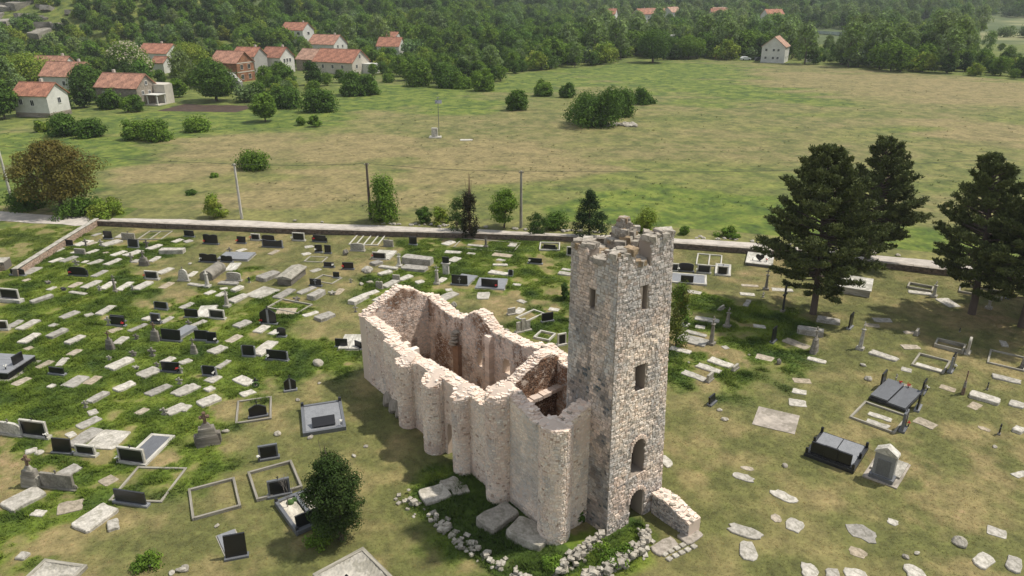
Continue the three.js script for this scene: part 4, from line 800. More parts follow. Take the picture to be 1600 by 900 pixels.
function churchWall(c0, c1, inward, thick, top, holes, o = {}) {
  const r = rng(100 + stoneSeed++ * 7), W = wallCore(c0, c1, inward, thick, top, holes, LOC, -0.6);
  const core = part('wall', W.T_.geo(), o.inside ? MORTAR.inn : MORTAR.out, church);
  const out = [-inward[0], -inward[1]];
  const F = (side) => (s, y) => { const d = side ? thick : 0, n = side ? inward : out; return { p: [c0[0] + W.t[0] * s + inward[0] * d, y, -(c0[1] + W.t[1] * s + inward[1] * d)], t: [W.t[0], -W.t[1]], n: [n[0], -n[1]] }; };
  const A = new Tris(), B = new Tris(), skip = (s, y, hw) => W.inHole(s, y) || W.inHole(s - hw * 0.7, y) || W.inHole(s + hw * 0.7, y);
  const size = { tmax: 9, hMin: 0.075, hMax: 0.15, wMin: 0.1, wMax: 0.34, out: 0.026 };
  courses(A, F(0), W.len, top, skip, r, o.outCol ?? outerCol(c0[0] + c0[1]), size);
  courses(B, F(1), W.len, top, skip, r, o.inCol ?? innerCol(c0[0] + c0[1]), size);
  const m0 = part('outer_masonry', A.geo(), M.masonry, core), m1 = part('inner_masonry', B.geo(), M.masonry, core); m0.userData.kind = m1.userData.kind = 'stuff';
  // a bed of rubble on the broken top, then loose blocks
  const C = new Tris(), nr = Math.round(W.len * thick * 48);
  for (let k = 0; k < nr; k++) { const s = r() * W.len, d = thick * (0.08 + 0.84 * r()), y = top(s), w = 0.12 + 0.2 * r(), h = 0.02 + 0.03 * r() + 0.1 * Math.pow(r(), 6), c = hsv(mix3(CC.cream, CC.pink, r()), r, 0.12); C.box(c0[0] + W.t[0] * s + inward[0] * d, y + h * 0.2, -(c0[1] + W.t[1] * s + inward[1] * d), w, h, w * (0.6 + 0.5 * r()), r() * 3, c); }
  part('rubble_top', C.geo(), M.masonry, core).userData.kind = 'stuff';
  copeStones(core, (s) => [c0[0] + W.t[0] * s * W.len + inward[0] * thick / 2, c0[1] + W.t[1] * s * W.len + inward[1] * thick / 2, s * W.len], top, [Math.abs(inward[0]) * thick * 0.9, Math.abs(inward[1]) * thick * 0.9], r, o.cope ?? Math.round(W.len * 0.9), 0.2, M.cope);
  return core;
}
const V = [0, 1], VM = [0, -1], U = [1, 0], UM = [-1, 0];
// far gable, left wall in three lengths, right wall, cross wall, front
churchWall([0, 0], [0, 6.2], U, 0.9, curve([[0, 5.2], [1.2, 5.75], [3.1, 6.85], [4.4, 6.2], [5.4, 5.5], [6.2, 5.4]], 0.12, 1), []);
churchWall([0.9, 0], [4.5, 0], V, 0.9, curve([[0, 5.2], [2, 5.1], [3.6, 4.9]], 0.14, 2), []);
churchWall([4.3, -0.4], [17.3, -0.4], V, 0.95, curve([[0, 5.0], [2, 4.75], [4, 4.9], [7.5, 5.2], [10.5, 5.5], [11.2, 5.25], [12, 5.35], [13, 5.5]], 0.16, 3), [{ s: 8.35, w: 1.1, y0: -1, y1: 2.4, arch: 1 }]);
churchWall([17.1, -0.15], [22.0, -0.15], V, 0.85, curve([[0, 7.0], [0.8, 6.9], [2.6, 6.4], [4.0, 6.2], [4.9, 6.6]], 0.12, 4), [], { outCol: (s, y, r) => hsv(mix3(mix3(CC.cream, CC.pale, 0.4), CC.grey, ss(0.45, 0.65, fbm(s * 0.6, y * 0.5, 4)) * 0.7), r, 0.13) });
churchWall([0.9, 6.2], [20.2, 6.2], VM, 0.9, curve([[0, 5.5], [2.8, 5.1], [4.6, 5.3], [5.6, 6.1], [6.1, 6.5], [7.0, 6.4], [8.2, 5.7], [12, 6.0], [13.4, 6.6], [14.6, 6.4], [17, 6.0], [19.3, 5.9]], 0.16, 5), [{ s: 6.75, w: 0.55, y0: 2.4, y1: 3.8, arch: 1 }, { s: 9.8, w: 0.75, y0: 3.05, y1: 4.35, arch: 1 }]);
churchWall([15.8, 0.5], [15.8, 5.4], UM, 0.8, curve([[0, 4.9], [1.2, 5.6], [3.6, 6.9], [4.2, 6.9], [4.9, 6.6]], 0.1, 6), [{ s: 2.6, w: 2.0, y0: -1, y1: 2.9, arch: 1 }], { outCol: (s, y, r) => hsv(mix3(CC.brown, CC.dbrown, r()), r, 0.3) });
churchWall([22.0, 0.4], [22.0, 2.6], UM, 0.85, curve([[0, 6.7], [1.0, 7.1], [2.2, 7.4]], 0.1, 7), []);
// ledge of the fallen vault, pilasters and springer stones inside
{
  const r = rng(77), ledge = new Tris(); for (let s = 0; s < 3.9; s += 0.35) ledge.box(16.05, 4.35 + 0.05 * (r() - 0.5) + s * 0.08, -(1.5 + s), 0.5 + 0.1 * r(), 0.22, 0.33, 0, hsv(CC.pink, r, 0.2)); part('vault_ledge', ledge.geo(), M.masonry, church);
  const pil = (u, v, w, d, h, col) => { const T_ = new Tris(); for (let y = -0.4; y < h;) { const k = 0.22 + 0.14 * r(); T_.box(u + 0.02 * (r() - 0.5), y + k / 2, -v, w * (0.94 + 0.08 * r()), k - 0.015, d * (0.94 + 0.08 * r()), 0.03 * (r() - 0.5), hsv(col, r, 0.16)); y += k; } part('pilaster', T_.geo(), M.masonry, church); };
  pil(9.05, 5.12, 0.5, 0.5, 5.45, CC.pink); pil(5.0, 5.15, 0.7, 0.4, 3.0, CC.brown); pil(5.3, 0.75, 0.5, 0.6, 4.7, CC.cream); pil(6.5, 0.75, 0.45, 0.55, 4.6, CC.cream);
  for (let k = 0; k < 5; k++) { const o = part('springer_stone', ROCK[k % 6], M.cope[2], church); o.position.set(4.8 + 0.35 * r(), 3.25 + k * 0.24, -(4.85 + 0.07 * k)); o.scale.set(0.7, 0.34, 0.62); o.rotation.y = r() * 3; }
  // reddish lump of fallen plaster and earth in the west bay
  const heap = part('rubble_heap', ROCKHI[1], stoneMat([0.3, 0.2, 0.15]), church); heap.position.set(18.4, 0.1, -4.6); heap.scale.set(3.6, 2.2, 2.6);
}
// round buttresses
function buttress(u, v, rad, topY, seed, slope = 0.3) {
  const r = rng(seed), T_ = new Tris(), n = 20;
  for (let k = 0; k < n; k++) { const a = k / n * 6.2832, b = (k + 1) / n * 6.2832, P = (t, y, q = 1) => { const f = (rad - 0.01) * q * (1 + 0.05 * (vn(t * 2 + seed, y) - 0.5)); return [u + Math.cos(t) * f, y, -(v + Math.sin(t) * f)]; };
    const tp = (t) => topY + slope * Math.sin(t) + 0.15 * (vn(t * 2, seed) - 0.5);
    for (let y = -0.6; y < topY - 0.8; y += 0.6) T_.quad(P(a, y), P(b, y), P(b, y + 0.6), P(a, y + 0.6));
    const yl = -0.6 + 0.6 * Math.ceil((topY - 0.8 + 0.6) / 0.6); T_.quad(P(a, yl), P(b, yl), P(b, Math.max(yl, tp(b))), P(a, Math.max(yl, tp(a)))); T_.tri(P(a, Math.max(yl, tp(a))), P(b, Math.max(yl, tp(b))), [u, topY + 0.1, -v]); }
  const core = part('buttress', T_.geo(), MORTAR.out, church), A = new Tris();
  courses(A, (s, y) => { const t = s / rad, c = Math.cos(t), d = Math.sin(t); return { p: [u + c * rad, y, -(v + d * rad)], t: [-d, -c], n: [c, -d] }; }, 6.2832 * rad, (s) => topY + slope * Math.sin(s / rad) - 0.02, () => false, r, outerCol(seed), { tmax: 9, hMin: 0.075, hMax: 0.14, wMin: 0.1, wMax: 0.3, out: 0.026 });
  part('masonry', A.geo(), M.masonry, core).userData.kind = 'stuff';
  const C = new Tris(); for (let k = 0; k < 40 * rad; k++) { const a = r() * 6.3, q = rad * Math.sqrt(r()) * 0.95, w = 0.12 + 0.18 * r(); C.box(u + Math.cos(a) * q, topY - 0.02 + slope * 0.8 * Math.sin(a) * q / rad, -(v + Math.sin(a) * q), w, 0.1 + 0.08 * r(), w, r() * 3, hsv(mix3(CC.cream, CC.pink, r()), r, 0.12)); }
  part('rubble_top', C.geo(), M.masonry, core).userData.kind = 'stuff';
  return core;
}
buttress(7.6, -0.55, 0.66, 4.85, 11); buttress(11.15, -0.66, 0.74, 5.1, 12); buttress(14.1, -0.5, 0.66, 5.4, 13); buttress(17.45, -0.35, 0.75, 6.95, 14); buttress(21.75, 0.05, 0.85, 6.9, 15, -0.1);
// a worn thickening at the foot of the far wall corner
for (const [u, v, w, h] of [[4.6, -0.45, 1.1, 1.6], [5.6, -0.55, 1.2, 1.3], [6.4, -0.5, 1.0, 1.0]]) { const o = part('fallen_foot', ROCKHI[(u * 3 | 0) % 3], M.cope[3], church); o.position.set(u, h * 0.2, -v); o.scale.set(w, h, 0.9); }

// tower
{
  const u0 = 20.1, u1 = 23.55, v0 = 2.2, v1 = 6.5, th = 0.85, topH = 15.0;
  const taper = (p) => { const k = p[1] / 16; return [u0 + (p[0] - u0) * (1 - 0.075 * k), p[1], -(v0 + (-p[2] - v0) * (1 - 0.125 * k))]; };
  const towerT = (T_) => { for (let i = 0; i < T_.p.length; i += 3) { const q = taper([T_.p[i], T_.p[i + 1], T_.p[i + 2]]); T_.p[i] = q[0]; T_.p[i + 1] = q[1]; T_.p[i + 2] = q[2]; } return T_.geo(); };
  const step = (pts, seed) => (s) => { let h = pts[0][1]; for (const [a, b] of pts) if (s >= a) h = b; return h + 0.22 * (fbm(s * 2.3 + seed, seed, 3) - 0.5); };
  const tower = new THREE.Group(); tower.name = 'tower'; church.add(tower); tower.userData.label = 'tall square rubble stone bell tower with broken battlements';
  const greyF = (s, y, r) => { // weathered left face
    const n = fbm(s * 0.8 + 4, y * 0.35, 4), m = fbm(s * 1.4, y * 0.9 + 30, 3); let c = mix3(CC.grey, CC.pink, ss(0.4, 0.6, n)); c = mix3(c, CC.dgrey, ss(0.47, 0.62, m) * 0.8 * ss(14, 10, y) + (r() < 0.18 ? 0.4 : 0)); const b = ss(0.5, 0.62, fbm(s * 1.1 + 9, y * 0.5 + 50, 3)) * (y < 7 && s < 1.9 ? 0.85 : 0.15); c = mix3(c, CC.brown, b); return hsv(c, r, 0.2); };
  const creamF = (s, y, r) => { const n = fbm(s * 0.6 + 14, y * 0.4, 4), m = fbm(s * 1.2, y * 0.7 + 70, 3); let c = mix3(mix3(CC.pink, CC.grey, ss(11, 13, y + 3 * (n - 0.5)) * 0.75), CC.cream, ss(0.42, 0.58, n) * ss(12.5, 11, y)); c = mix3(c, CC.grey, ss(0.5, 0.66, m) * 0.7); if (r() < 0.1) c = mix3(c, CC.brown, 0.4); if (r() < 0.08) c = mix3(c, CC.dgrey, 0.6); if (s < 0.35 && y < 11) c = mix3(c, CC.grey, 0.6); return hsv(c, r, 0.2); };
  const D1 = { s: 2.25, w: 1.05, y0: -1, y1: 1.95, arch: 1 }, W1 = { s: 2.2, w: 0.95, y0: 2.95, y1: 5.2, arch: 1 }, W2 = { s: 2.1, w: 0.8, y0: 8.1, y1: 9.6 }, W3 = { s: 2.15, w: 0.5, y0: 12.6, y1: 13.85 };
  const walls = [
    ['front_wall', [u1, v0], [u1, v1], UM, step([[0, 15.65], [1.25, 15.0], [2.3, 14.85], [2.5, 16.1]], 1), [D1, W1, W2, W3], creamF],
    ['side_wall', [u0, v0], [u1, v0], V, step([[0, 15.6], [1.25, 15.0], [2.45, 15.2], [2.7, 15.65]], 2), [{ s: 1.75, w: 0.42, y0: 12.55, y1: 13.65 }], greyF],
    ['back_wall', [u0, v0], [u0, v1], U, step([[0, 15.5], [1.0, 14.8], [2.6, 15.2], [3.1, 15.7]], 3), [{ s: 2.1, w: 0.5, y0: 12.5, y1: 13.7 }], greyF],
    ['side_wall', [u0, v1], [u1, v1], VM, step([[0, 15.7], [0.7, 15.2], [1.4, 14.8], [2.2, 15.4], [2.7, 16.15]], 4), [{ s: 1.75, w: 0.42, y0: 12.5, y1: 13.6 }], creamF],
  ];
  walls.forEach(([name, c0, c1, inw, top, holes, col], k) => {
    const r = rng(900 + k), W = wallCore(c0, c1, inw, th, top, holes, LOC, -0.8, 0.13), core = part(name, towerT(W.T_), MORTAR.tower, tower), A = new Tris(), out = [-inw[0], -inw[1]];
    const F = (side) => (s, y) => { const d = side ? th : 0, n = side ? inw : out; return { p: [c0[0] + W.t[0] * s + inw[0] * d, y, -(c0[1] + W.t[1] * s + inw[1] * d)], t: [W.t[0], -W.t[1]], n: [n[0], -n[1]] }; };
    const skip = (s, y, hw) => W.inHole(s, y) || W.inHole(s - hw * 0.8, y) || W.inHole(s + hw * 0.8, y);
    courses(A, F(0), W.len, top, skip, r, col, { y0: -0.7, tmax: 17, hMin: 0.1, hMax: 0.18, wMin: 0.15, wMax: 0.4, out: 0.04 });
    courses(A, F(1), W.len, top, (s, y, h) => y < 12.5 || skip(s, y, h), r, col, { y0: 12, tmax: 17, hMin: 0.12, hMax: 0.22, out: 0.05 });
    const m = part('masonry', towerT(A), M.masonry, core); m.userData.kind = 'stuff';
    // the broken battlement: blocks one can tell apart
    const n = Math.round(W.len * 9);
    for (let i = 0; i < n; i++) { const s = (i + r()) / n * W.len, d = 0.1 + (th - 0.2) * r(), y = top(s), w = 0.18 + 0.24 * r(); const q = taper([c0[0] + W.t[0] * s + inw[0] * d, y + 0.05, -(c0[1] + W.t[1] * s + inw[1] * d)]); const o = part('stone', BLOCK[Math.floor(r() * 6)], TOWERSTONE[Math.floor(r() * 5)], core); o.position.set(...q); o.scale.set(w * 1.4, w * 0.8, w); o.rotation.set(0.3 * (r() - 0.5), r() * 3, 0.2 * (r() - 0.5)); }
    // arch stones round the openings
    for (const q of holes) if (q.arch) { const T_ = new Tris(), R = q.w / 2; for (let a = 0.05; a < 3.1; a += 0.3) { const cx = q.s + Math.cos(a + 0.14) * (R + 0.12), cy = q.y1 - R + Math.sin(a + 0.14) * (R + 0.12), f = F(0)(cx, cy); T_.box(f.p[0] + f.n[0] * 0.02, cy, f.p[2] + f.n[1] * 0.02, k === 0 ? 0.14 : 0.2, 0.22, k === 0 ? 0.14 : 0.12, 0, hsv(CC.pink, r, 0.2)); } part('arch', towerT(T_), M.masonry, core); }
  });
  // the peak of broken masonry left at the far corner
  const r = rng(411); for (let k = 0; k < 64; k++) { const f = k / 64, w = 0.42 - 0.16 * f + 0.15 * r(), q = taper([u0 + 0.5 + (1 - f) * 0.9 * (r() - 0.5), 15.2 + f * 1.15, -(v1 - 0.75 + (1 - f) * 1.5 * (r() - 0.5))]); const o = part('peak_stone', BLOCK[Math.floor(r() * 6)], TOWERSTONE[Math.floor(r() * 5)], tower); o.position.set(...q); o.scale.set(w * 1.2, w * 0.7, w); o.rotation.y = r() * 3; }
  const floor = new Tris(); floor.box((u0 + u1) / 2, 14.0, -(v0 + v1) / 2, u1 - u0 - 1.4, 0.2, v1 - v0 - 1.8, 0, CC.dgrey); part('roof_slab', floor.geo(), M.masonry, tower);
}
// low stub of wall beside the doorway
{
  const o = churchWall([23.7, 6.5], [26.3, 6.5], VM, 0.95, curve([[0, 1.25], [1.4, 1.15], [2.6, 0.85]], 0.1, 17), [], { cope: 12, outCol: outerCol(3), inCol: (s, y, r) => hsv(mix3(CC.grey, CC.dgrey, r()), r, 0.3) }); o.name = 'wall_stub';
}
// ---------- low rubble walls and flat stones round the tower ----------
const RUB = [[0.72, 0.69, 0.64], [0.6, 0.57, 0.52], [0.66, 0.62, 0.56], [0.5, 0.47, 0.43]].map(stoneMat);
function rubbleWall(name, label, pts, n, w, rows, seed) {
  const r = rng(seed), [cx, cz] = pts[0], g = thing(name, label, 'stone wall', cx, groundY(cx, cz), cz), P = dense(pts, 0.2);
  for (let k = 0; k < n; k++) {
    const q = P[Math.floor(r() * P.length)], row = Math.floor(r() * rows), s = mix(0.13, 0.34, r() * r() + 0.12), x = q[0] + w * (r() - 0.5) * (1 - row * 0.18), z = q[1] + w * (r() - 0.5) * (1 - row * 0.18);
    const o = part('stone', (r() < 0.6 ? BLOCK : ROCK)[Math.floor(r() * 6)], RUB[Math.floor(r() * 4)], g); o.position.set(x - cx, groundY(x, z) - groundY(cx, cz) + 0.02 + row * 0.2, z - cz); o.scale.set(s * 1.2, s * 0.75, s); o.rotation.set(0.5 * (r() - 0.5), r() * 6, 0.5 * (r() - 0.5));
  }
}
rubbleWall('low_stone_wall', 'broken line of pale stones edging the dark grass beside the nave', [[-6.3, -34.8], [-5, -33.4], [-3.4, -31.8], [-2, -30.2], [0, -28.7], [1, -28.2]], 120, 0.9, 1.5, 21);
rubbleWall('rubble_wall', 'short curved rubble wall in front of the tower corner', [[2.3, -28.6], [2.7, -29.1], [3.5, -30.1], [4.5, -31.0]], 110, 0.75, 3, 22);
rubbleWall('rubble_wall', 'longer rubble wall curving round before the tower doorway', [[3.2, -27.6], [4.0, -28.4], [5.2, -29.2], [6.3, -30.0], [7.0, -30.8], [7.1, -31.6]], 210, 0.8, 3, 23);
function flatStone(x, z, L, w, th, turn, mat, name, label, category, seed, tilt = 0) {
  const r = rng(seed), sh = new THREE.Shape(), n = 12, pts = [];
  if (name === 'grave_slab') { L *= 0.93; w *= 0.88; }
  const wild = name === 'grave_slab' && x > 8 && z > -42 && r() < 0.85, rough = name === 'grave_slab' ? 0.6 + 1.0 * r() : 1.8, J = () => (r() - 0.5) * 0.07 * rough, tap = 1 - 0.14 * r();   // four worn corners, a few points along each side
  for (const [a, b, c, d] of [[-1, -1, 1, -1], [1, -1, 1, 1], [1, 1, -1, 1], [-1, 1, -1, -1]]) for (let k = 0; k < 4; k++) { const t = [0.06, 0.35, 0.66, 0.94][k], X = mix(a, c, t), Y = mix(b, d, t) * (X > 0 ? tap : 1); pts.push(new THREE.Vector2(X * L / 2 + J() * Math.min(1, L), Y * w / 2 + J() * Math.min(1, L))); }
  if (wild) { pts.length = 0; for (let k = 0; k < 14; k++) { const a = k / 14 * 6.2832, q = Math.pow(Math.pow(Math.abs(Math.cos(a)), 3.4) + Math.pow(Math.abs(Math.sin(a)), 3.4), -1 / 3.4) * (0.86 + 0.3 * (r() - 0.5)); pts.push(new THREE.Vector2(Math.cos(a) * q * L / 2, Math.sin(a) * q * w * 0.42)); } th *= 0.7; }
  sh.setFromPoints(pts); const b = Math.min(0.04, th * 0.3);
  const g = new THREE.ExtrudeGeometry(sh, { depth: th + 0.12 - b, bevelEnabled: true, bevelThickness: b, bevelSize: b, bevelSegments: 1, curveSegments: 2 }); g.rotateX(-Math.PI / 2);
  const o = part(numbered(name), g, mat, scene); o.position.set(x, groundY(x, z) - 0.12, z); o.rotation.set(tilt * (r() - 0.5), turn, tilt * (r() - 0.5), 'YXZ'); tag(o, label, category); return o;
}
flatStone(-4.45, -34.9, 1.5, 1.3, 0.18, 0.5, RUB[0], 'flat_stone', 'largest of three flat stones in the dark grass beside the nave', 'stone', 31);
flatStone(-3.6, -35.9, 1.0, 0.9, 0.16, 0.6, RUB[1], 'flat_stone', 'farthest of three flat stones in the dark grass beside the nave', 'stone', 32);
flatStone(-3.05, -35.25, 0.9, 0.7, 0.16, 0.3, RUB[1], 'flat_stone', 'smallest of three flat stones, nearest the nave wall', 'stone', 33);
flatStone(-0.8, -32.6, 2.1, 1.2, 0.55, 0.75, RUB[3], 'fallen_block', 'grey fallen block lying below the round buttress', 'stone', 34, 0.2);
flatStone(0.9, -31.4, 2.0, 1.6, 0.4, -0.5, RUB[1], 'fallen_block', 'broad fallen block leaning at the foot of the corner buttress', 'stone', 35, 0.25);
flatStone(8.0, -30.7, 1.4, 0.75, 0.12, 0.6, M.concrete, 'step_stone', 'flat step stone before the rubble wall by the doorway', 'stone', 36);
flatStone(9.5, -31.5, 1.2, 0.8, 0.12, 0.6, M.concrete, 'step_stone', 'flat step stone at the end of the low wall stub', 'stone', 37);
{
  const g = thing('paving', 'little patch of square cobbles in the grass before the doorway', 'paving', 8.7, groundY(8.7, -30.4), -30.4, 0.55), r = rng(38);
  for (let i = 0; i < 5; i++) for (let j = 0; j < 2; j++) { const o = part('cobble', boxGeo(0.34, 0.16, 0.28, 0.05), RUB[(i + j) % 2], g); o.position.set((i - 2) * 0.42 + 0.05 * (r() - 0.5), 0.03, (j - 0.5) * 0.38); o.rotation.y = 0.3 * (r() - 0.5); }
}
ROCKS.forEach(([x, z, w, label], k) => { const o = part(numbered('stone'), ROCKHI[k % 3], RUB[k % 4], scene); o.position.set(x, groundY(x, z) + w * 0.12, z); o.scale.set(w * 1.05, w * 0.6, w * 0.8); o.rotation.y = k * 1.7; tag(o, label, 'stone'); });

// walls of the burial ground: stones on a core
function fieldWall(name, label, P, h, th, seed, capMat, stoneCol, capH) {
  const [cx, cz] = P[0], g = thing(name, label, 'wall', cx, 0, cz), r = rng(seed), D = dense(P, 1.5), A = new Tris(), core = new Tris();
  for (let k = 0; k < D.length - 1; k++) {
    const [a, b] = [D[k], D[k + 1]], L = Math.hypot(b[0] - a[0], b[1] - a[1]), t = [(b[0] - a[0]) / L, (b[1] - a[1]) / L], n = [-t[1], t[0]], m = [(a[0] + b[0]) / 2 - cx, (a[1] + b[1]) / 2 - cz], turn = Math.atan2(-t[1], t[0]);
    core.box(m[0], h / 2 - 0.15, m[1], L, h + 0.3, th - 0.06, turn, [0.16, 0.14, 0.12]);
    for (const sd of [1, -1]) courses(A, (s, y) => ({ p: [a[0] - cx + t[0] * s + n[0] * sd * th * 0.46, y, a[1] - cz + t[1] * s + n[1] * sd * th * 0.46], t, n: [n[0] * sd, n[1] * sd] }), L, () => h, () => false, r, stoneCol, { y0: -0.1, tmax: h, hMin: 0.1, hMax: 0.2, wMin: 0.2, wMax: 0.5, out: 0.05 });
    const cap = part('coping', boxGeo(L - 0.02, capH, th + 0.08, 0.03), capMat, g); cap.position.set(m[0], h + capH / 2 - 0.01 + 0.02 * (r() - 0.5), m[1]); cap.rotation.y = turn;
  }
  part('core', core.geo(), M.masonry, g); part('masonry', A.geo(), M.masonry, g).userData.kind = 'stuff'; return g;
}
fieldWall('road_wall', 'long low dark stone wall along the road behind the graves', WALL, 0.6, 0.5, 51, M.concrete, (s, y, r) => hsv(lin(112, 98, 86), r, 0.4), 0.07);
fieldWall('boundary_wall', 'low pale wall running from the road corner toward the left picture edge', SIDE, 0.75, 0.5, 52, M.pale, (s, y, r) => hsv(lin(168, 146, 128), r, 0.18), 0.1);
{ const g = fieldWall('gate_wall', 'short thick wall end with a pale top at the left picture edge', [[-52.8, -72.4], [-57.5, -71.6]], 0.85, 1.6, 53, M.pale, (s, y, r) => hsv(lin(168, 146, 128), r, 0.2), 0.12); }
// ---------- graves ----------
const RECTS = [];                                                   // footprints kept free of grass: x, z, half length, half width, angle
const clearRect = (x, z, L, w, a) => RECTS.push([x, z, L / 2 + 0.05, w / 2 + 0.05, Math.cos(a), -Math.sin(a)]);
SLABS.forEach(([x, z, L, w, th, a, tone, label], k) => {
  const mats = SLABM[tone]; flatStone(x, z, Math.max(L, 0.5), w, th, a, mats[k % mats.length], 'grave_slab', label, 'grave slab', 300 + k, 0.04); clearRect(x, z, L, w, a);
});
const crossGeo = (w, h, t, lobes) => { const g = [at(boxGeo(t * 1.1, h, t, 0.03), 0, h / 2, 0), at(boxGeo(w, t, t * 0.9, 0.03), 0, h * 0.64, 0)]; if (lobes) for (const [x, y] of [[-w / 2, h * 0.64], [w / 2, h * 0.64], [0, h]]) g.push(at(new THREE.IcosahedronGeometry(t * 0.72, 1), x, y, 0)); return join(g); };
function slabShape(w, h, t, top) {                                  // upright tablet with a shaped crown
  const s = new THREE.Shape(), W = w / 2; s.moveTo(-W, 0); s.lineTo(W, 0);
  if (top === 'round') { s.lineTo(W, h * 0.78); s.quadraticCurveTo(W * 0.9, h, 0, h); s.quadraticCurveTo(-W * 0.9, h, -W, h * 0.78); }
  else if (top === 'book') { s.lineTo(W, h * 0.9); s.quadraticCurveTo(W * 0.5, h * 1.06, 0, h * 0.86); s.quadraticCurveTo(-W * 0.5, h * 1.06, -W, h * 0.9); }
  else if (top === 'gable') { s.lineTo(W, h * 0.72); s.lineTo(W * 0.25, h); s.lineTo(-W * 0.25, h); s.lineTo(-W, h * 0.72); }
  else if (top === 'wing') { s.lineTo(W, h * 0.95); s.lineTo(W * 0.5, h * 0.82); s.lineTo(-W * 0.5, h * 0.82); s.lineTo(-W, h * 0.95); }
  else if (top === 'taper') { s.lineTo(W * 0.95, h * 0.3); s.lineTo(W * 0.7, h * 0.8); s.quadraticCurveTo(W * 0.4, h, 0, h); s.quadraticCurveTo(-W * 0.4, h, -W * 0.7, h * 0.8); s.lineTo(-W * 0.95, h * 0.3); }
  else { s.lineTo(W, h); s.lineTo(-W, h); }
  s.closePath(); const b = Math.min(0.012, t / 5); return at(new THREE.ExtrudeGeometry(s, { depth: t - 2 * b, bevelEnabled: true, bevelThickness: b, bevelSize: b, bevelOffset: -b, bevelSegments: 1, curveSegments: 6 }), 0, 0, -t / 2 + b);
}
function vaseWithFlowers(parent, x, y, z, r, red) {
  const v = part('vase', new THREE.CylinderGeometry(0.05, 0.035, 0.18, 8), M.dark, parent); v.position.set(x, y + 0.09, z);
  const g = []; for (let k = 0; k < 14; k++) g.push(at(new THREE.OctahedronGeometry(0.045, 0), 0.11 * (r() - 0.5) * 2, 0.16 + 0.14 * r(), 0.1 * (r() - 0.5) * 2)); part('flower', join(g), red ? M.redflower : M.whiteflower, v);
}
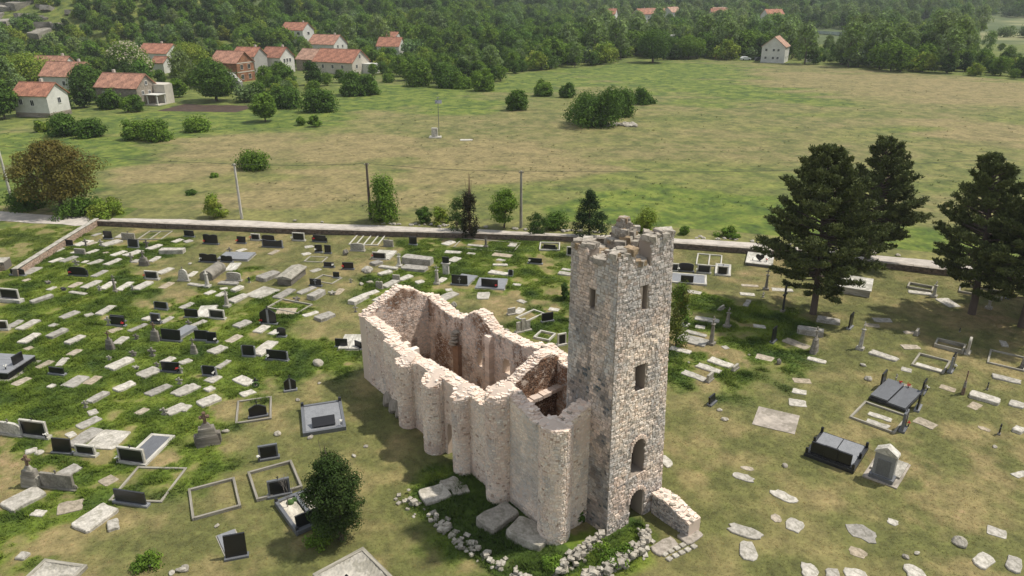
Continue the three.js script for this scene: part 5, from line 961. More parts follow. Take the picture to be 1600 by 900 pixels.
function headstone(x, z, w, h, kind, a, label, k) {
  const r = rng(5000 + k * 17), turn = Math.atan2(-Math.cos(a), Math.sin(a)), cat = { c: 'cross', t: 'pillar', o: 'monument' }[kind] ?? 'headstone', nm = { c: 'stone_cross', t: 'grave_pillar', o: 'grave_monument' }[kind] ?? 'headstone';
  if ('kfgwx'.includes(kind) && x > 13 && z > -65) w = Math.max(w, 0.85);
  const o = thing(nm, label, cat, x, groundY(x, z) - 0.03, z, turn + 0.1 * (r() - 0.5)), W = label.toLowerCase();
  const lean = W.includes('lean') || W.includes('tilt') ? 0.13 : 0.03 * (r() - 0.5);
  const stone1 = [M.weather, M.weather2, M.kerb][Math.floor(r() * 3)];
  clearRect(x, z, 0.5, w + 0.2, a);
  if (kind === 'k' || kind === 'r' || kind === 'x') {
    const top = kind === 'x' ? 'gable' : W.includes('book') ? 'book' : W.includes('wavy') ? 'book' : W.includes('flared') ? 'wing' : kind === 'r' || W.includes('curved') ? 'round' : 'flat';
    const mat = W.includes('dark grey') ? M.dark : M.black, bm = W.includes('pale') || r() < 0.35 ? M.light : M.mid, bh = Math.min(0.14, h * 0.2);
    const base = part('base', at(boxGeo(w * 1.14, bh + 0.06, 0.36), 0, bh / 2, 0), bm, o);
    const t = part('tablet', slabShape(w, h - bh, 0.12, top), mat, o); t.position.y = bh; t.rotation.x = -lean;
    if (W.includes('wing') || W.includes('pale')) for (const s of W.includes('left edge') ? [-1] : W.includes('right') || W.includes('side wing') ? [1] : [-1, 1]) { const p = part('side_panel', at(boxGeo(0.1, (h - bh) * 0.92, 0.16), s * (w / 2 + 0.05), bh + (h - bh) * 0.46, 0), M.light, o); p.rotation.x = -lean; }
    if (W.includes('pillars') || W.includes('posts')) for (const s of [-1, 1]) part('post', at(boxGeo(0.14, h * 0.7, 0.16), s * (w / 2 + 0.09), h * 0.35, 0), M.dark, o);
    if (W.includes('stripe')) part('stripe', at(boxGeo(w * 0.14, (h - bh) * 0.98, 0.15), 0, bh + (h - bh) * 0.48, 0), M.light, o);
    if (kind === 'x' || W.includes('cross')) { const c = part('cross', crossGeo(0.2, 0.3, 0.05), kind === 'x' ? M.iron : M.light, o); c.position.set(0, kind === 'x' ? h : bh + 0.1, kind === 'x' ? 0 : 0.09); if (kind !== 'x') c.scale.set(1.6, 2.2, 0.6); }
    if (W.includes('flower') || r() < 0.22) vaseWithFlowers(o, (r() < 0.5 ? -1 : 1) * w * 0.42, bh, 0.18, r, r() < 0.4);
  } else if (kind === 'f') {
    const fm = W.includes('white') || W.includes('pale') ? M.white : W.includes('grey') ? M.mid : M.light, f = 0.11, bh = 0.16;
    part('base', at(boxGeo(w * 1.12, bh + 0.06, 0.4), 0, bh / 2, 0), fm, o);
    part('frame', join([at(boxGeo(f, h - bh, 0.17), -w / 2 + f / 2, bh + (h - bh) / 2, 0), at(boxGeo(f, h - bh, 0.17), w / 2 - f / 2, bh + (h - bh) / 2, 0), at(boxGeo(w - 2 * f, f, 0.168), 0, h - f / 2, 0)]), fm, o);
    part('tablet', at(boxGeo(w - 2 * f, h - bh - f, 0.11), 0, bh + (h - bh - f) / 2, 0), M.black, o);
    if (W.includes('plinth')) part('plinth', at(boxGeo(w * 1.3, 0.42, 0.62, 0.03), 0, 0.2, 0.1), M.white, o);
    if (r() < 0.5) { const c = part('cross', crossGeo(0.18, 0.22, 0.045), M.iron, o); c.position.y = h; }
    if (r() < 0.5) vaseWithFlowers(o, (r() < 0.5 ? -1 : 1) * w * 0.5, bh, 0.2, r, r() < 0.3);
  } else if (kind === 'g') {
    part('base', at(boxGeo(w * 1.12, 0.16, 0.36, 0.03), 0, 0.05, 0), M.weather, o);
    const t = part('tablet', slabShape(w, h - 0.1, 0.18, W.includes('notched') ? 'book' : 'flat'), W.includes('weathered') ? M.weather : M.kerb, o); t.position.y = 0.1; t.rotation.x = -lean;
    if (W.includes('scroll')) for (const s of [-1, 1]) part('scroll', at(new THREE.TorusGeometry(0.11, 0.05, 6, 12), s * w * 0.52, 0.25, 0), M.weather, o);
    if (h > 0.75) { const c = part('cross', crossGeo(0.2, 0.26, 0.06), M.weather2, o); c.position.y = h; }
  } else if (kind === 'w') {
    part('base', at(boxGeo(w * 1.15, 0.2, 0.42, 0.03), 0, 0.06, 0), M.pale, o);
    if (W.includes('three part')) { for (const s of [-1, 0, 1]) part('tablet', at(boxGeo(w * 0.31, s ? h * 0.78 : h, 0.16, 0.02), s * w * 0.33, (s ? h * 0.78 : h) / 2 + 0.1, s ? 0 : 0.03), M.pale, o); }
    else { const t = part('tablet', slabShape(w, h * (W.includes('cross') ? 0.86 : 1) - 0.14, 0.18, W.includes('taper') ? 'taper' : W.includes('square') ? 'flat' : 'round'), W.includes('white') ? M.white : M.pale, o); t.position.y = 0.14; t.rotation.x = -lean; }
    if (W.includes('cross')) { const c = part('cross', crossGeo(0.2, 0.26, 0.07), M.weather, o); c.position.y = h * 0.86 - 0.02; }
  } else if (kind === 'o') {
    const m = W.includes('redd') ? M.rust : stone1, n = h > 1.2 ? 3 : 2; let y = 0, ww = w;
    if (h < 0.75) { const b = part('boulder', ROCKHI[k % 3], m, o); b.scale.set(w, h * 1.2, w * 0.7); b.position.y = h * 0.4; return; }
    for (let i = 0; i < n; i++) { const hh = h * [0.32, 0.24, 0.14][i]; const g = new THREE.CylinderGeometry(ww * (i === n - 1 ? 0.32 : 0.58), ww * 0.7, hh, 4, 1); g.rotateY(Math.PI / 4); g.scale(1, 1, 0.55); g.rotateX(0.03 * (r() - 0.5)); part('tier', at(g, 0.02 * (r() - 0.5), y + hh / 2, 0), i % 2 ? M.weather : m, o); if (i === 1 && w > 0.9) for (const s of [-1, 1]) part('shoulder', at(boxGeo(w * 0.2, h * 0.32, w * 0.3, 0.06), s * w * 0.44, h * 0.2, 0), m, o); y += hh - 0.01; ww *= i ? 0.6 : 0.76; }
    const c = part('cross', crossGeo(Math.min(0.4, w * 0.55), h - y, Math.max(0.08, w * 0.12), true), W.includes('ruin') || r() < 0.4 ? M.rust : M.weather, o); c.position.y = y;
  } else if (kind === 'c') {
    const wood = W.includes('wayside') || W.includes('metal') || W.includes('dark'), m = wood ? M.iron : W.includes('white') || W.includes('pale') ? M.pale : stone1, low = W.includes('toppl') || W.includes('fallen') || W.includes('sunk') || W.includes('stub');
    part('foot', at(boxGeo(Math.min(w * 0.7, 0.5), 0.16 + (h > 1 ? 0.1 : 0), Math.min(w * 0.5, 0.35), 0.03), 0, 0.06, 0), stone1, o);
    const c = part('cross', crossGeo(w * 0.92, h - 0.1, Math.max(0.08, Math.min(0.16, w * 0.26)), !wood), m, o); c.position.y = 0.1; if (low) { c.rotation.x = -1.1; c.position.set(0, 0.16, 0.2); c.scale.setScalar(1.1); }
    if (W.includes('wreath')) part('wreath', at(new THREE.TorusGeometry(0.2, 0.07, 6, 14), 0, 0.28, 0.18), M.leafgreen, o);
  } else if (kind === 't') {
    const m = W.includes('white') ? M.white : W.includes('pale') || W.includes('turned') ? M.pale : W.includes('dark') ? M.weather2 : M.weather, ww = Math.max(0.22, Math.min(w, 0.4));
    part('foot', at(boxGeo(ww * 1.5, 0.26, ww * 1.5, 0.03), 0, 0.1, 0), m, o);
    const g = new THREE.CylinderGeometry(ww * 0.32, ww * 0.55, h * 0.68, W.includes('turned') ? 10 : 4); if (!W.includes('turned')) g.rotateY(Math.PI / 4); const s = part('shaft', at(g, 0, 0.2 + h * 0.34, 0), W.includes('black and white') ? M.black : m, o);
    part('collar', at(boxGeo(ww * 0.85, 0.09, ww * 0.85, 0.02), 0, 0.2 + h * 0.69, 0), m, o);
    const c = part('cross', W.includes('pointed') ? new THREE.ConeGeometry(ww * 0.4, h * 0.2, 4).translate(0, h * 0.1, 0) : crossGeo(Math.max(0.22, ww), h * 0.26, 0.08, true), m, o); c.position.y = 0.22 + h * 0.7; if (W.includes('lean')) o.rotation.z = -0.08;
  } else if (kind === 'p') {
    part('pillar', at(boxGeo(0.62, h * 0.62, 0.4, 0.02), 0, h * 0.31, 0), M.white, o); part('ledge', at(boxGeo(0.95, 0.07, 0.5, 0.02), 0, h * 0.64, 0), M.white, o); part('tablet', at(boxGeo(w * 0.9, h * 0.34, 0.14), 0, h * 0.84, 0), M.black, o);
  }
}
HEADS.forEach(([x, z, w, h, kind, a, label], k) => headstone(x, z, w, h, kind, a, label, k));
// kerbed plots, plate tombs and chests: local +x runs from head to foot, z across
function kerbParts(o, L, w, h, t, m, bars = 0) {
  for (const s of [-1, 1]) { part('kerb', at(boxGeo(L, h + 0.1, t, 0.02), 0, h / 2 - 0.05, s * (w / 2 - t / 2)), m, o); part('kerb', at(boxGeo(t, h + 0.098, w - 2 * t, 0.02), s * (L / 2 - t / 2), h / 2 - 0.052, 0), m, o); }
  for (let k = 1; k <= bars; k++) part('kerb', at(boxGeo(L - 2 * t, h + 0.08, t, 0.02), 0, h / 2 - 0.06, -w / 2 + w * k / (bars + 1)), m, o);
}
function gravelBed(o, L, w, y, r, m, name = 'gravel_bed') {
  const g = new THREE.PlaneGeometry(L, w, Math.max(2, Math.round(L / 0.12)), Math.max(2, Math.round(w / 0.12))); g.rotateX(-Math.PI / 2); const p = g.attributes.position; for (let i = 0; i < p.count; i++) p.setY(i, y + 0.05 * r()); const n = g.toNonIndexed(); n.computeVertexNormals(); part(name, n, m, o);
}
QUADS.forEach(([x, z, L, w, a, ty, h, label], k) => {
  const r = rng(9000 + k), y = groundY(x, z), nm = { K: 'grave_kerb', 2: 'grave_kerb', 3: 'grave_kerb', C: 'paved_slab', A: 'sarcophagus', U: 'sarcophagus', P: 'grave_plate' }[ty] ?? 'tomb', o = thing(nm, label, nm === 'tomb' ? 'tomb' : nm.replace('_', ' '), x, y, z, a), W = label;
  const km = W.includes('grey') ? M.kerbd : W.includes('white') ? M.white : M.kerb;
  if (!'K23'.includes(ty)) clearRect(x, z, L, w, a);
  if (ty === 'K') kerbParts(o, L, w, h, 0.14, km); else if (ty === '2') kerbParts(o, L, w, h, 0.14, km, 1); else if (ty === '3') kerbParts(o, L, w, h, 0.14, km, 3);
  else if (ty === 'B' || ty === 'V') { kerbParts(o, L, w, h, ty === 'B' ? 0.22 : 0.2, ty === 'B' ? M.white : M.kerb); if (ty === 'V') { gravelBed(o, L - 0.4, w - 0.4, h * 0.6, r, M.pale); if (h > 0.22) { const t = part('tablet', slabShape(0.9, 0.8, 0.12, 'flat'), M.black, o); t.position.set(-L * 0.2, h * 0.6, w * 0.1); t.rotation.y = -Math.PI / 2; } } else part('plate', at(boxGeo(L - 0.44, h * 0.9, w - 0.44), 0, h * 0.45, 0), W.includes('grey') ? M.mid : M.light, o); }
  else if (ty === 'P') { const m = W.includes('white') || W.includes('pale') ? M.white : M.light, n = W.includes('two part') || W.includes('split') ? 2 : 1; for (let i = 0; i < n; i++) part('plate', at(boxGeo(L, h, w / n - 0.03), 0, h / 2, (i - (n - 1) / 2) * w / n), m, o); part('footing', at(boxGeo(L + 0.14, 0.1, w + 0.12), 0, -0.01, 0), M.kerb, o); }
  else if (ty === 'C') { const g = new THREE.BoxGeometry(L, 0.12, w); part('slab', at(g, 0, h - 0.06, 0), W.includes('concrete') ? M.concrete : M.pale, o); }
  else if (ty === 'W') { kerbParts(o, L, w, h, 0.2, M.mid, 0); part('divider', at(boxGeo(0.2, h, w - 0.42), 0, h / 2, 0), M.mid, o); for (const s of [-1, 1]) gravelBed(o, L / 2 - 0.34, w - 0.44, h * 0.55, r, M.gravel); for (const s of [-1, 1]) for (const q of [-1, 1]) part('post', at(boxGeo(0.16, 0.5, 0.16), s * (L / 2 - 0.1), 0.25, q * (w / 2 - 0.1)), M.dark, o);
    o.children.filter((c) => c.name === 'gravel_bed').forEach((c, i) => { c.position.x = (i ? 1 : -1) * L / 4; });
    const t = part('tablet', slabShape(2.0, 0.85, 0.12, 'flat'), M.black, o); t.position.set(L * 0.5 - 1.25, h * 0.6, w / 2 - 0.18); t.rotation.x = -0.2; t.rotation.order = 'YXZ'; part('tablet_base', at(boxGeo(2.2, 0.2, 0.3), L * 0.5 - 1.25, h * 0.8, w / 2 - 0.05), M.mid, o); for (let i = 0; i < 5; i++) { const b = part('planting', ROCK[i % 6], M.leafgreen, o); b.scale.setScalar(0.3 + 0.2 * r()); b.position.set((r() - 0.5) * (L - 0.8), h * 0.7, -w / 2 + 0.4 + 0.2 * r()); } }
  else if (ty === 'N') { kerbParts(o, L, w, h, 0.2, M.mid); part('plate', at(boxGeo(L - 0.4, h * 0.8, w - 0.4), 0, h * 0.4, 0), M.light, o); const t = part('plaque', at(boxGeo(0.7, 0.1, 1.5), 0, 0, 0, 0, 0, 0), M.black, o); t.position.set(-L / 2 + 0.75, h + 0.22, 0); t.rotation.z = 0.62; part('plaque_base', at(boxGeo(0.6, 0.3, 1.3), -L / 2 + 0.95, h, 0), M.mid, o); for (const s of [-1, 1]) part('post', at(boxGeo(0.2, 0.55, 0.2), L / 2 - 0.12, 0.27, s * (w / 2 - 0.12)), M.dark, o); vaseWithFlowers(o, -L / 2 + 0.3, h, w / 2 - 0.3, r, false); }
  else if (ty === 'G') { part('block', at(boxGeo(L, h - 0.1, w, 0.02), 0, (h - 0.1) / 2, 0), M.black, o); for (let i = 0; i < 3; i++) part('plate', at(boxGeo(L + 0.04, 0.1, (w + 0.04) / 3 - 0.02), 0, h - 0.05, (i - 1) * (w + 0.04) / 3), M.light, o); part('footing', at(boxGeo(L + 0.5, 0.1, w + 0.5), 0, -0.01, 0), M.kerb, o); vaseWithFlowers(o, -L / 2 + 0.5, h, -w / 2 + 0.5, r, false); const t = part('tablet', slabShape(1.0, 0.7, 0.14, 'flat'), M.black, o); t.position.set(-L / 2 + 0.4, h, 0.2); t.rotation.y = -Math.PI / 2; }
  else if (ty === 'L') { part('body', at(boxGeo(L - 0.16, h - 0.08, w - 0.16), 0, (h - 0.08) / 2 - 0.03, 0), h > 0.5 ? M.pale : M.mid, o); part('plate', at(boxGeo(L, 0.1, w), 0, h - 0.03, 0), M.white, o); if (h < 0.5) { const hs = new THREE.Shape(); hs.moveTo(0, 0); hs.bezierCurveTo(0.15, 0.2, 0.5, 0.35, 0.42, 0.62); hs.bezierCurveTo(0.35, 0.8, 0.1, 0.78, 0, 0.62); hs.bezierCurveTo(-0.1, 0.78, -0.35, 0.8, -0.42, 0.62); hs.bezierCurveTo(-0.5, 0.35, -0.15, 0.2, 0, 0); const t = part('tablet', new THREE.ExtrudeGeometry(hs, { depth: 0.12, bevelEnabled: false }), M.black, o); t.position.set(-L * 0.22, h, 0); t.rotation.y = -Math.PI / 2 + 0.01; for (const s of [-1, 1]) vaseWithFlowers(o, -L * 0.25, h, s * 0.7, r, s > 0); } }
  else if (ty === 'D') { part('step', at(boxGeo(L, h * 0.6, w), 0, h * 0.3, 0), M.dark, o); for (const s of [-1, 1]) part('plate', at(boxGeo(L * 0.97, 0.12, w * 0.46), 0, h * 0.6 + 0.05 + (s < 0 ? 0.12 : 0), s * w * 0.24), M.mid, o); part('riser', at(boxGeo(L * 0.95, 0.12, w * 0.44), 0, h * 0.6 + 0.02, -w * 0.24), M.dark, o); for (const s of [-0.3, 0.3]) vaseWithFlowers(o, L / 2 - 0.2, h * 0.6, s, r, true); }
  else if (ty === 'T') { part('platform', at(boxGeo(L, h, w), 0, h / 2, 0), M.dark, o); for (const s of [-1, 1]) part('plate', at(boxGeo(L * 0.8, 0.1, w * 0.42), 0.1, h + 0.04, s * w * 0.22), M.light, o); for (const s of [-1, 1]) for (let i = -1; i <= 1; i++) part('post', at(boxGeo(0.16, 0.42, 0.16), i * (L / 2 - 0.12), h + 0.15, s * (w / 2 - 0.1)), M.black, o); for (let i = 0; i < 3; i++) part('tablet', at(boxGeo(0.14, 0.85 + (i === 1 ? 0.12 : 0), w * 0.27), -L / 2 + 0.25 + (i === 1 ? -0.05 : 0), h + 0.42, (i - 1) * w * 0.27), M.black, o); part('tablet_base', at(boxGeo(0.36, 0.1, w * 0.86), -L / 2 + 0.25, h + 0.03, 0), M.black, o); }
  else if (ty === 'M') { part('base', at(boxGeo(L, h + 0.1, w), 0, h / 2 - 0.05, 0), M.concrete, o); for (const s of [-1, 1]) part('plate', at(boxGeo(L * 0.62, 0.14, w * 0.4), L * 0.14, h + 0.06, s * w * 0.24), M.pale, o); part('divider', at(boxGeo(L * 0.62, 0.24, 0.12), L * 0.14, h + 0.1, 0), M.light, o);
    const b = part('monument', slabShape(1.15, 1.75, 0.5, 'flat'), M.light, o); b.position.set(-L / 2 + 0.5, h, 0); b.rotation.y = -Math.PI / 2; const rf = new THREE.Shape(); rf.moveTo(-0.66, 0); rf.lineTo(0.66, 0); rf.lineTo(0.62, 0.12); rf.lineTo(0, 0.5); rf.lineTo(-0.62, 0.12); const g = part('gable_cap', at(new THREE.ExtrudeGeometry(rf, { depth: 0.6, bevelEnabled: false }), 0, 0, -0.3), M.white, o); g.position.set(-L / 2 + 0.5, h + 1.75, 0); g.rotation.y = -Math.PI / 2; const p = part('panel', at(boxGeo(0.05, 1.05, 0.75), -L / 2 + 0.245, h + 0.85, 0), M.mid, o); part('plinth', at(boxGeo(0.75, 0.25, 1.35), -L / 2 + 0.5, h + 0.12, 0), M.mid, o); }
  else if (ty === 'A') { const c = part('chest', at(boxGeo(L * 0.94, h * 0.72, w * 0.9, 0.05), 0, h * 0.34, 0), M.weather2, o); const ls = new THREE.Shape(), q = w * 0.52; ls.moveTo(-q, 0); ls.lineTo(q, 0); ls.lineTo(q, h * 0.1); ls.lineTo(0, h * 0.3); ls.lineTo(-q, h * 0.1); const g = new THREE.ExtrudeGeometry(ls, { depth: L, bevelEnabled: true, bevelSize: 0.02, bevelThickness: 0.02, bevelSegments: 1 }); g.translate(0, 0, -L / 2); g.rotateY(Math.PI / 2); part('lid', at(g, 0, h * 0.7, 0), M.kerb, o); }
  else if (ty === 'U') { const g = new THREE.CylinderGeometry(w * 0.52, w * 0.52, L, 14, 1, false, 0, Math.PI); g.rotateZ(Math.PI / 2); g.rotateX(-Math.PI / 2); part('chest', at(boxGeo(L * 0.96, h * 0.5, w * 0.95, 0.04), 0, h * 0.22, 0), M.weather2, o); const gg = new THREE.CylinderGeometry(w * 0.52, w * 0.52, L, 16); gg.rotateZ(Math.PI / 2); gg.scale(1, 0.85, 1); part('lid', at(gg, 0, h * 0.42, 0), M.weather, o); }
});
// ---------- trees and bushes ----------
const leafMat = () => new THREE.MeshPhysicalMaterial({ vertexColors: true, roughness: 1, specularIntensity: 0.2, transmission: 0.28, thickness: 0, side: THREE.DoubleSide });
M.leaf = leafMat(); M.needle = vcol({ side: THREE.DoubleSide, roughness: 0.8 });
M.bark = std([0.11, 0.085, 0.065]); M.barkPine = std([0.1, 0.075, 0.06]); M.barkGrey = std([0.2, 0.18, 0.16]);
const GREENS = { bright: lin(112, 138, 48), mid: lin(90, 118, 44), dark: lin(72, 98, 40), deep: lin(58, 78, 36), olive: lin(112, 110, 52), silver: lin(122, 138, 96), yellow: lin(142, 152, 62) };
function leafQuad(T_, p, n, s, r, c) { // one bent leaf spray
  const a = V3(r() - 0.5, r() - 0.5, r() - 0.5).cross(n).normalize(), b = V3().crossVectors(n, a), k = s * (0.6 + 0.8 * r()), e = 0.5 + 0.4 * r();
  const P = (x, y, z) => [p.x + a.x * x * k + b.x * y * k * e + n.x * z * k, p.y + a.y * x * k + b.y * y * k * e + n.y * z * k, p.z + a.z * x * k + b.z * y * k * e + n.z * z * k];
  const A = P(-0.6, 0, 0), B = P(0, -0.5, 0.15), C = P(0.6, 0, 0), D = P(0, 0.5, 0.15); T_.tri(A, B, C, c); T_.tri(A, C, D, c);
}
// crown of height h standing on y0: clumps spread through an uneven volume, sprays on each
function crownGeo(seed, w, h, y0, o) {
  const r = rng(seed), T_ = new Tris(), nc = o.clumps ?? 26, per = o.per ?? 60, size = o.leaf ?? 0.3, shape = o.shape ?? 'round';
  const lobes = []; if (shape === 'dome') for (let k = 0; k < 3 + Math.floor(r() * 3); k++) { const a = k * 2.4 + r(), q = 0.12 + 0.18 * r(); lobes.push([Math.cos(a) * q * w, Math.sin(a) * q * w, 0.55 + 0.45 * r(), 0.5 + 0.25 * r()]); }
  for (let k = 0; k < nc; k++) {
    let t, rad, lx = 0, lz = 0, hs = 1; const a = r() * 6.2832;
    if (shape === 'cone') { t = Math.pow(r(), 1.3); rad = (1 - t) * 0.5 + 0.04; } else if (shape === 'column') { t = r(); rad = 0.42 * Math.sqrt(Math.max(0.08, 1 - Math.pow(2 * t - 0.8, 2) * 0.5)); } else if (shape === 'dome') { const lo = lobes[k % lobes.length]; t = Math.pow(r(), 0.9); rad = 0.46 * lo[3] * Math.sqrt(Math.max(0.06, 1 - t * t)); lx = lo[0]; lz = lo[1]; hs = lo[2]; } else { t = r(); rad = 0.46 * Math.sqrt(Math.max(0.1, 1 - Math.pow(2 * t - 0.9, 2))); }
    const q = Math.pow(r(), 0.45) * rad * w * (0.82 + 0.36 * fbm(Math.cos(a) * 1.3 + seed, Math.sin(a) * 1.3 + t * 2, 2)), c = V3(lx + Math.cos(a) * q, y0 + h * hs * (0.08 + 0.86 * t), lz + Math.sin(a) * q), cr = (o.clump ?? 0.2) * w * (0.7 + 0.6 * r()), ch = shape === 'column' ? 1.5 : 0.75;
    const base = mix3(o.cols[0], o.cols[1 % o.cols.length], r()), tone = 0.8 + 0.4 * r();
    for (let i = 0; i < per; i++) {
      const n = V3(r() * 2 - 1, r() * 2 - 1, r() * 2 - 1); if (n.lengthSq() > 1 || n.lengthSq() < 0.01) { i--; continue; } n.normalize();
      const d = cr * (0.45 + 0.6 * r() + 0.35 * Math.pow(r(), 4)), p = V3(c.x + n.x * d, Math.max(y0 + 0.03, c.y + n.y * d * ch), c.z + n.z * d);
      const nn = n.clone().add(V3(r() - 0.5, r() * 0.7, r() - 0.5)).normalize(), f = tone * (0.8 + 0.4 * r()); let col = [base[0] * f, base[1] * f, base[2] * f];
      if (o.spot && r() < o.spot[1] && n.y > -0.2) col = o.spot[0];
      leafQuad(T_, p, nn, size, r, col);
    }
  }
  return T_.geo();
}
function limb(a, b, ra, rb, sides = 6) { // tapered limb
  const d = V3().subVectors(b, a), L = d.length(), g = new THREE.CylinderGeometry(rb, ra, L, sides, 1, true); g.translate(0, L / 2, 0); g.applyQuaternion(new THREE.Quaternion().setFromUnitVectors(V3(0, 1, 0), d.normalize())); g.translate(a.x, a.y, a.z); return g;
}
function trunkGeo(seed, h, w, rad, fork = 0.35, n = 5) {
  const r = rng(seed), top = V3(0.06 * w * (r() - 0.5), h * fork, 0.06 * w * (r() - 0.5)), g = [limb(V3(0, -0.2, 0), top, rad * 1.25, rad * 0.8, 8)];
  for (let k = 0; k < n; k++) { const a = (k + r()) / n * 6.2832, m = V3(Math.cos(a) * w * 0.2, h * (fork + 0.22 + 0.12 * r()), Math.sin(a) * w * 0.2), e = V3(Math.cos(a) * w * 0.34, h * (0.7 + 0.2 * r()), Math.sin(a) * w * 0.34); g.push(limb(top, m, rad * 0.5, rad * 0.32), limb(m, e, rad * 0.32, rad * 0.08)); }
  return join(g);
}
PLANTS.forEach(([x, z, w, h, ty, label], k) => {
  const y = groundY(x, z), far = Math.hypot(x, z), s = clamp(far / 420, 0.1, 0.5), r = rng(k * 71 + 9), tree = 'twfc'.includes(ty);
  const o = thing({ b: 'bush', t: 'tree', j: 'evergreen_shrub', s: 'spruce_tree', p: 'bush', d: 'cypress_tree', w: 'walnut_tree', f: 'chestnut_tree', c: 'juniper_tree' }[ty], label, ty === 'b' || ty === 'p' ? 'bush' : ty === 'j' ? 'shrub' : 'tree', x, y - 0.02, z, k * 1.3);
  const dark = /dark|dense|thicket/.test(label), bright = /bright|yellow/.test(label);
  const cols = dark ? [GREENS.dark, GREENS.mid] : bright ? [GREENS.bright, GREENS.yellow] : [GREENS.mid, GREENS.bright];
  const N = clamp(Math.round(w * h * 2.6), 16, 150), per = far < 110 ? 100 : 70;
  if (ty === 'b') { part('foliage', crownGeo(k + 1, w * 1.02, h, 0, { clumps: N, per, leaf: s, clump: w > 9 ? 0.13 : h < w * 0.5 ? 0.16 : 0.23, shape: 'dome', cols }), M.leaf, o); part('stem', trunkGeo(k, h * 0.8, w, 0.05, 0.1, 4), M.bark, o); }
  else if (ty === 'p') { part('foliage', crownGeo(k + 1, w, h, 0, { clumps: N + 20, per, leaf: s, clump: 0.2, shape: 'column', cols: /yellowish/.test(label) ? [GREENS.olive, GREENS.mid] : [GREENS.bright, GREENS.mid] }), M.leaf, o); part('stem', trunkGeo(k, h * 0.9, w * 0.5, 0.08, 0.15, 4), M.bark, o); }
  else if (ty === 't' || ty === 'f') { part('trunk', trunkGeo(k, h, w, Math.max(0.1, w * 0.03)), M.bark, o); part('crown', crownGeo(k + 1, w, h * 0.84, h * 0.16, { clumps: Math.max(30, N), per, leaf: s, cols, spot: ty === 'f' ? [[0.62, 0.56, 0.42], 0.34] : null }), M.leaf, o); }
  else if (ty === 'w') { part('trunk', trunkGeo(k, h, w, 0.28, 0.22, 7), M.bark, o); part('crown', crownGeo(k + 1, w * 1.02, h * 0.86, h * 0.16, { clumps: 170, per: 90, leaf: 0.26, clump: 0.095, shape: 'round', cols: [GREENS.olive, lin(104, 92, 46)] }), M.leaf, o); }
  else if (ty === 'j') { part('foliage', crownGeo(k + 1, w, h, 0.05, { clumps: 34, per: 90, leaf: s * 0.7, clump: 0.2, cols: [GREENS.deep, GREENS.dark] }), M.leaf, o); part('stem', trunkGeo(k, h * 0.7, w * 0.5, 0.09, 0.2, 4), M.bark, o); }
  else if (ty === 's') { part('trunk', limb(V3(0, -0.2, 0), V3(0, h * 0.95, 0), 0.14, 0.02, 7), M.bark, o); part('crown', crownGeo(k + 1, w * 1.15, h * 0.93, h * 0.07, { clumps: 90, per: 90, leaf: 0.16, clump: 0.11, shape: 'cone', cols: [GREENS.deep, lin(42, 60, 36)] }), M.leaf, o); }
  else if (ty === 'd') { const g = [limb(V3(0, -0.2, 0), V3(0, h * 0.7, 0), 0.16, 0.05, 6)]; for (let i = 0; i < 26; i++) { const a = r() * 6.3, q = w * 0.16 * r(), y0 = h * (0.3 + 0.3 * r()); g.push(limb(V3(Math.cos(a) * q * 0.4, y0, Math.sin(a) * q * 0.4), V3(Math.cos(a) * q * 1.6, y0 + h * (0.2 + 0.24 * r()), Math.sin(a) * q * 1.6), 0.04, 0.012, 4)); } part('trunk', join(g), std([0.16, 0.1, 0.07]), o); part('crown', crownGeo(k + 1, w * 1.05, h * 0.62, 0.2, { clumps: 44, per: 90, leaf: 0.16, clump: 0.24, shape: 'column', cols: [lin(58, 52, 34), lin(44, 50, 30)] }), M.leaf, o); }
  else if (ty === 'c') { // juniper beside the white gravel grave: dark tufts on a leaning twin stem
    part('trunk', join([limb(V3(0.1, -0.2, 0), V3(0, h * 0.5, 0), 0.12, 0.08), limb(V3(0, h * 0.5, 0), V3(-0.3, h * 0.95, 0), 0.08, 0.02), limb(V3(0.2, -0.2, 0), V3(0.5, h * 0.7, 0.2), 0.09, 0.02), limb(V3(0, h * 0.4, 0), V3(-0.75, h * 0.98, -0.1), 0.04, 0.01)]), M.bark, o);
    part('crown', crownGeo(k + 1, w * 1.1, h * 0.86, h * 0.05, { clumps: 150, per: 170, leaf: 0.1, clump: 0.15, shape: 'round', cols: [GREENS.deep, lin(64, 80, 36)] }), M.leaf, o);
  }
});
// the bare little shrub behind the white gravel grave
{
  const o = thing('bare_shrub', 'leafless reddish grey shrub between the kerbed plots', 'shrub', -12.6, groundY(-12.6, -33.6), -33.6), g = [], r = rng(8); const grow = (p, d, L, rad, n) => { const e = p.clone().addScaledVector(d, L); g.push(limb(p, e, rad, rad * 0.6, 4)); if (n) for (let k = 0; k < 3; k++) grow(e, d.clone().add(V3(r() - 0.5, 0.25 * r(), r() - 0.5).multiplyScalar(1.1)).normalize(), L * (0.6 + 0.2 * r()), rad * 0.55, n - 1); };
  grow(V3(0, -0.1, 0), V3(0.1, 1, 0).normalize(), 0.75, 0.03, 4); part('branch', join(g), M.barkGrey, o);
}
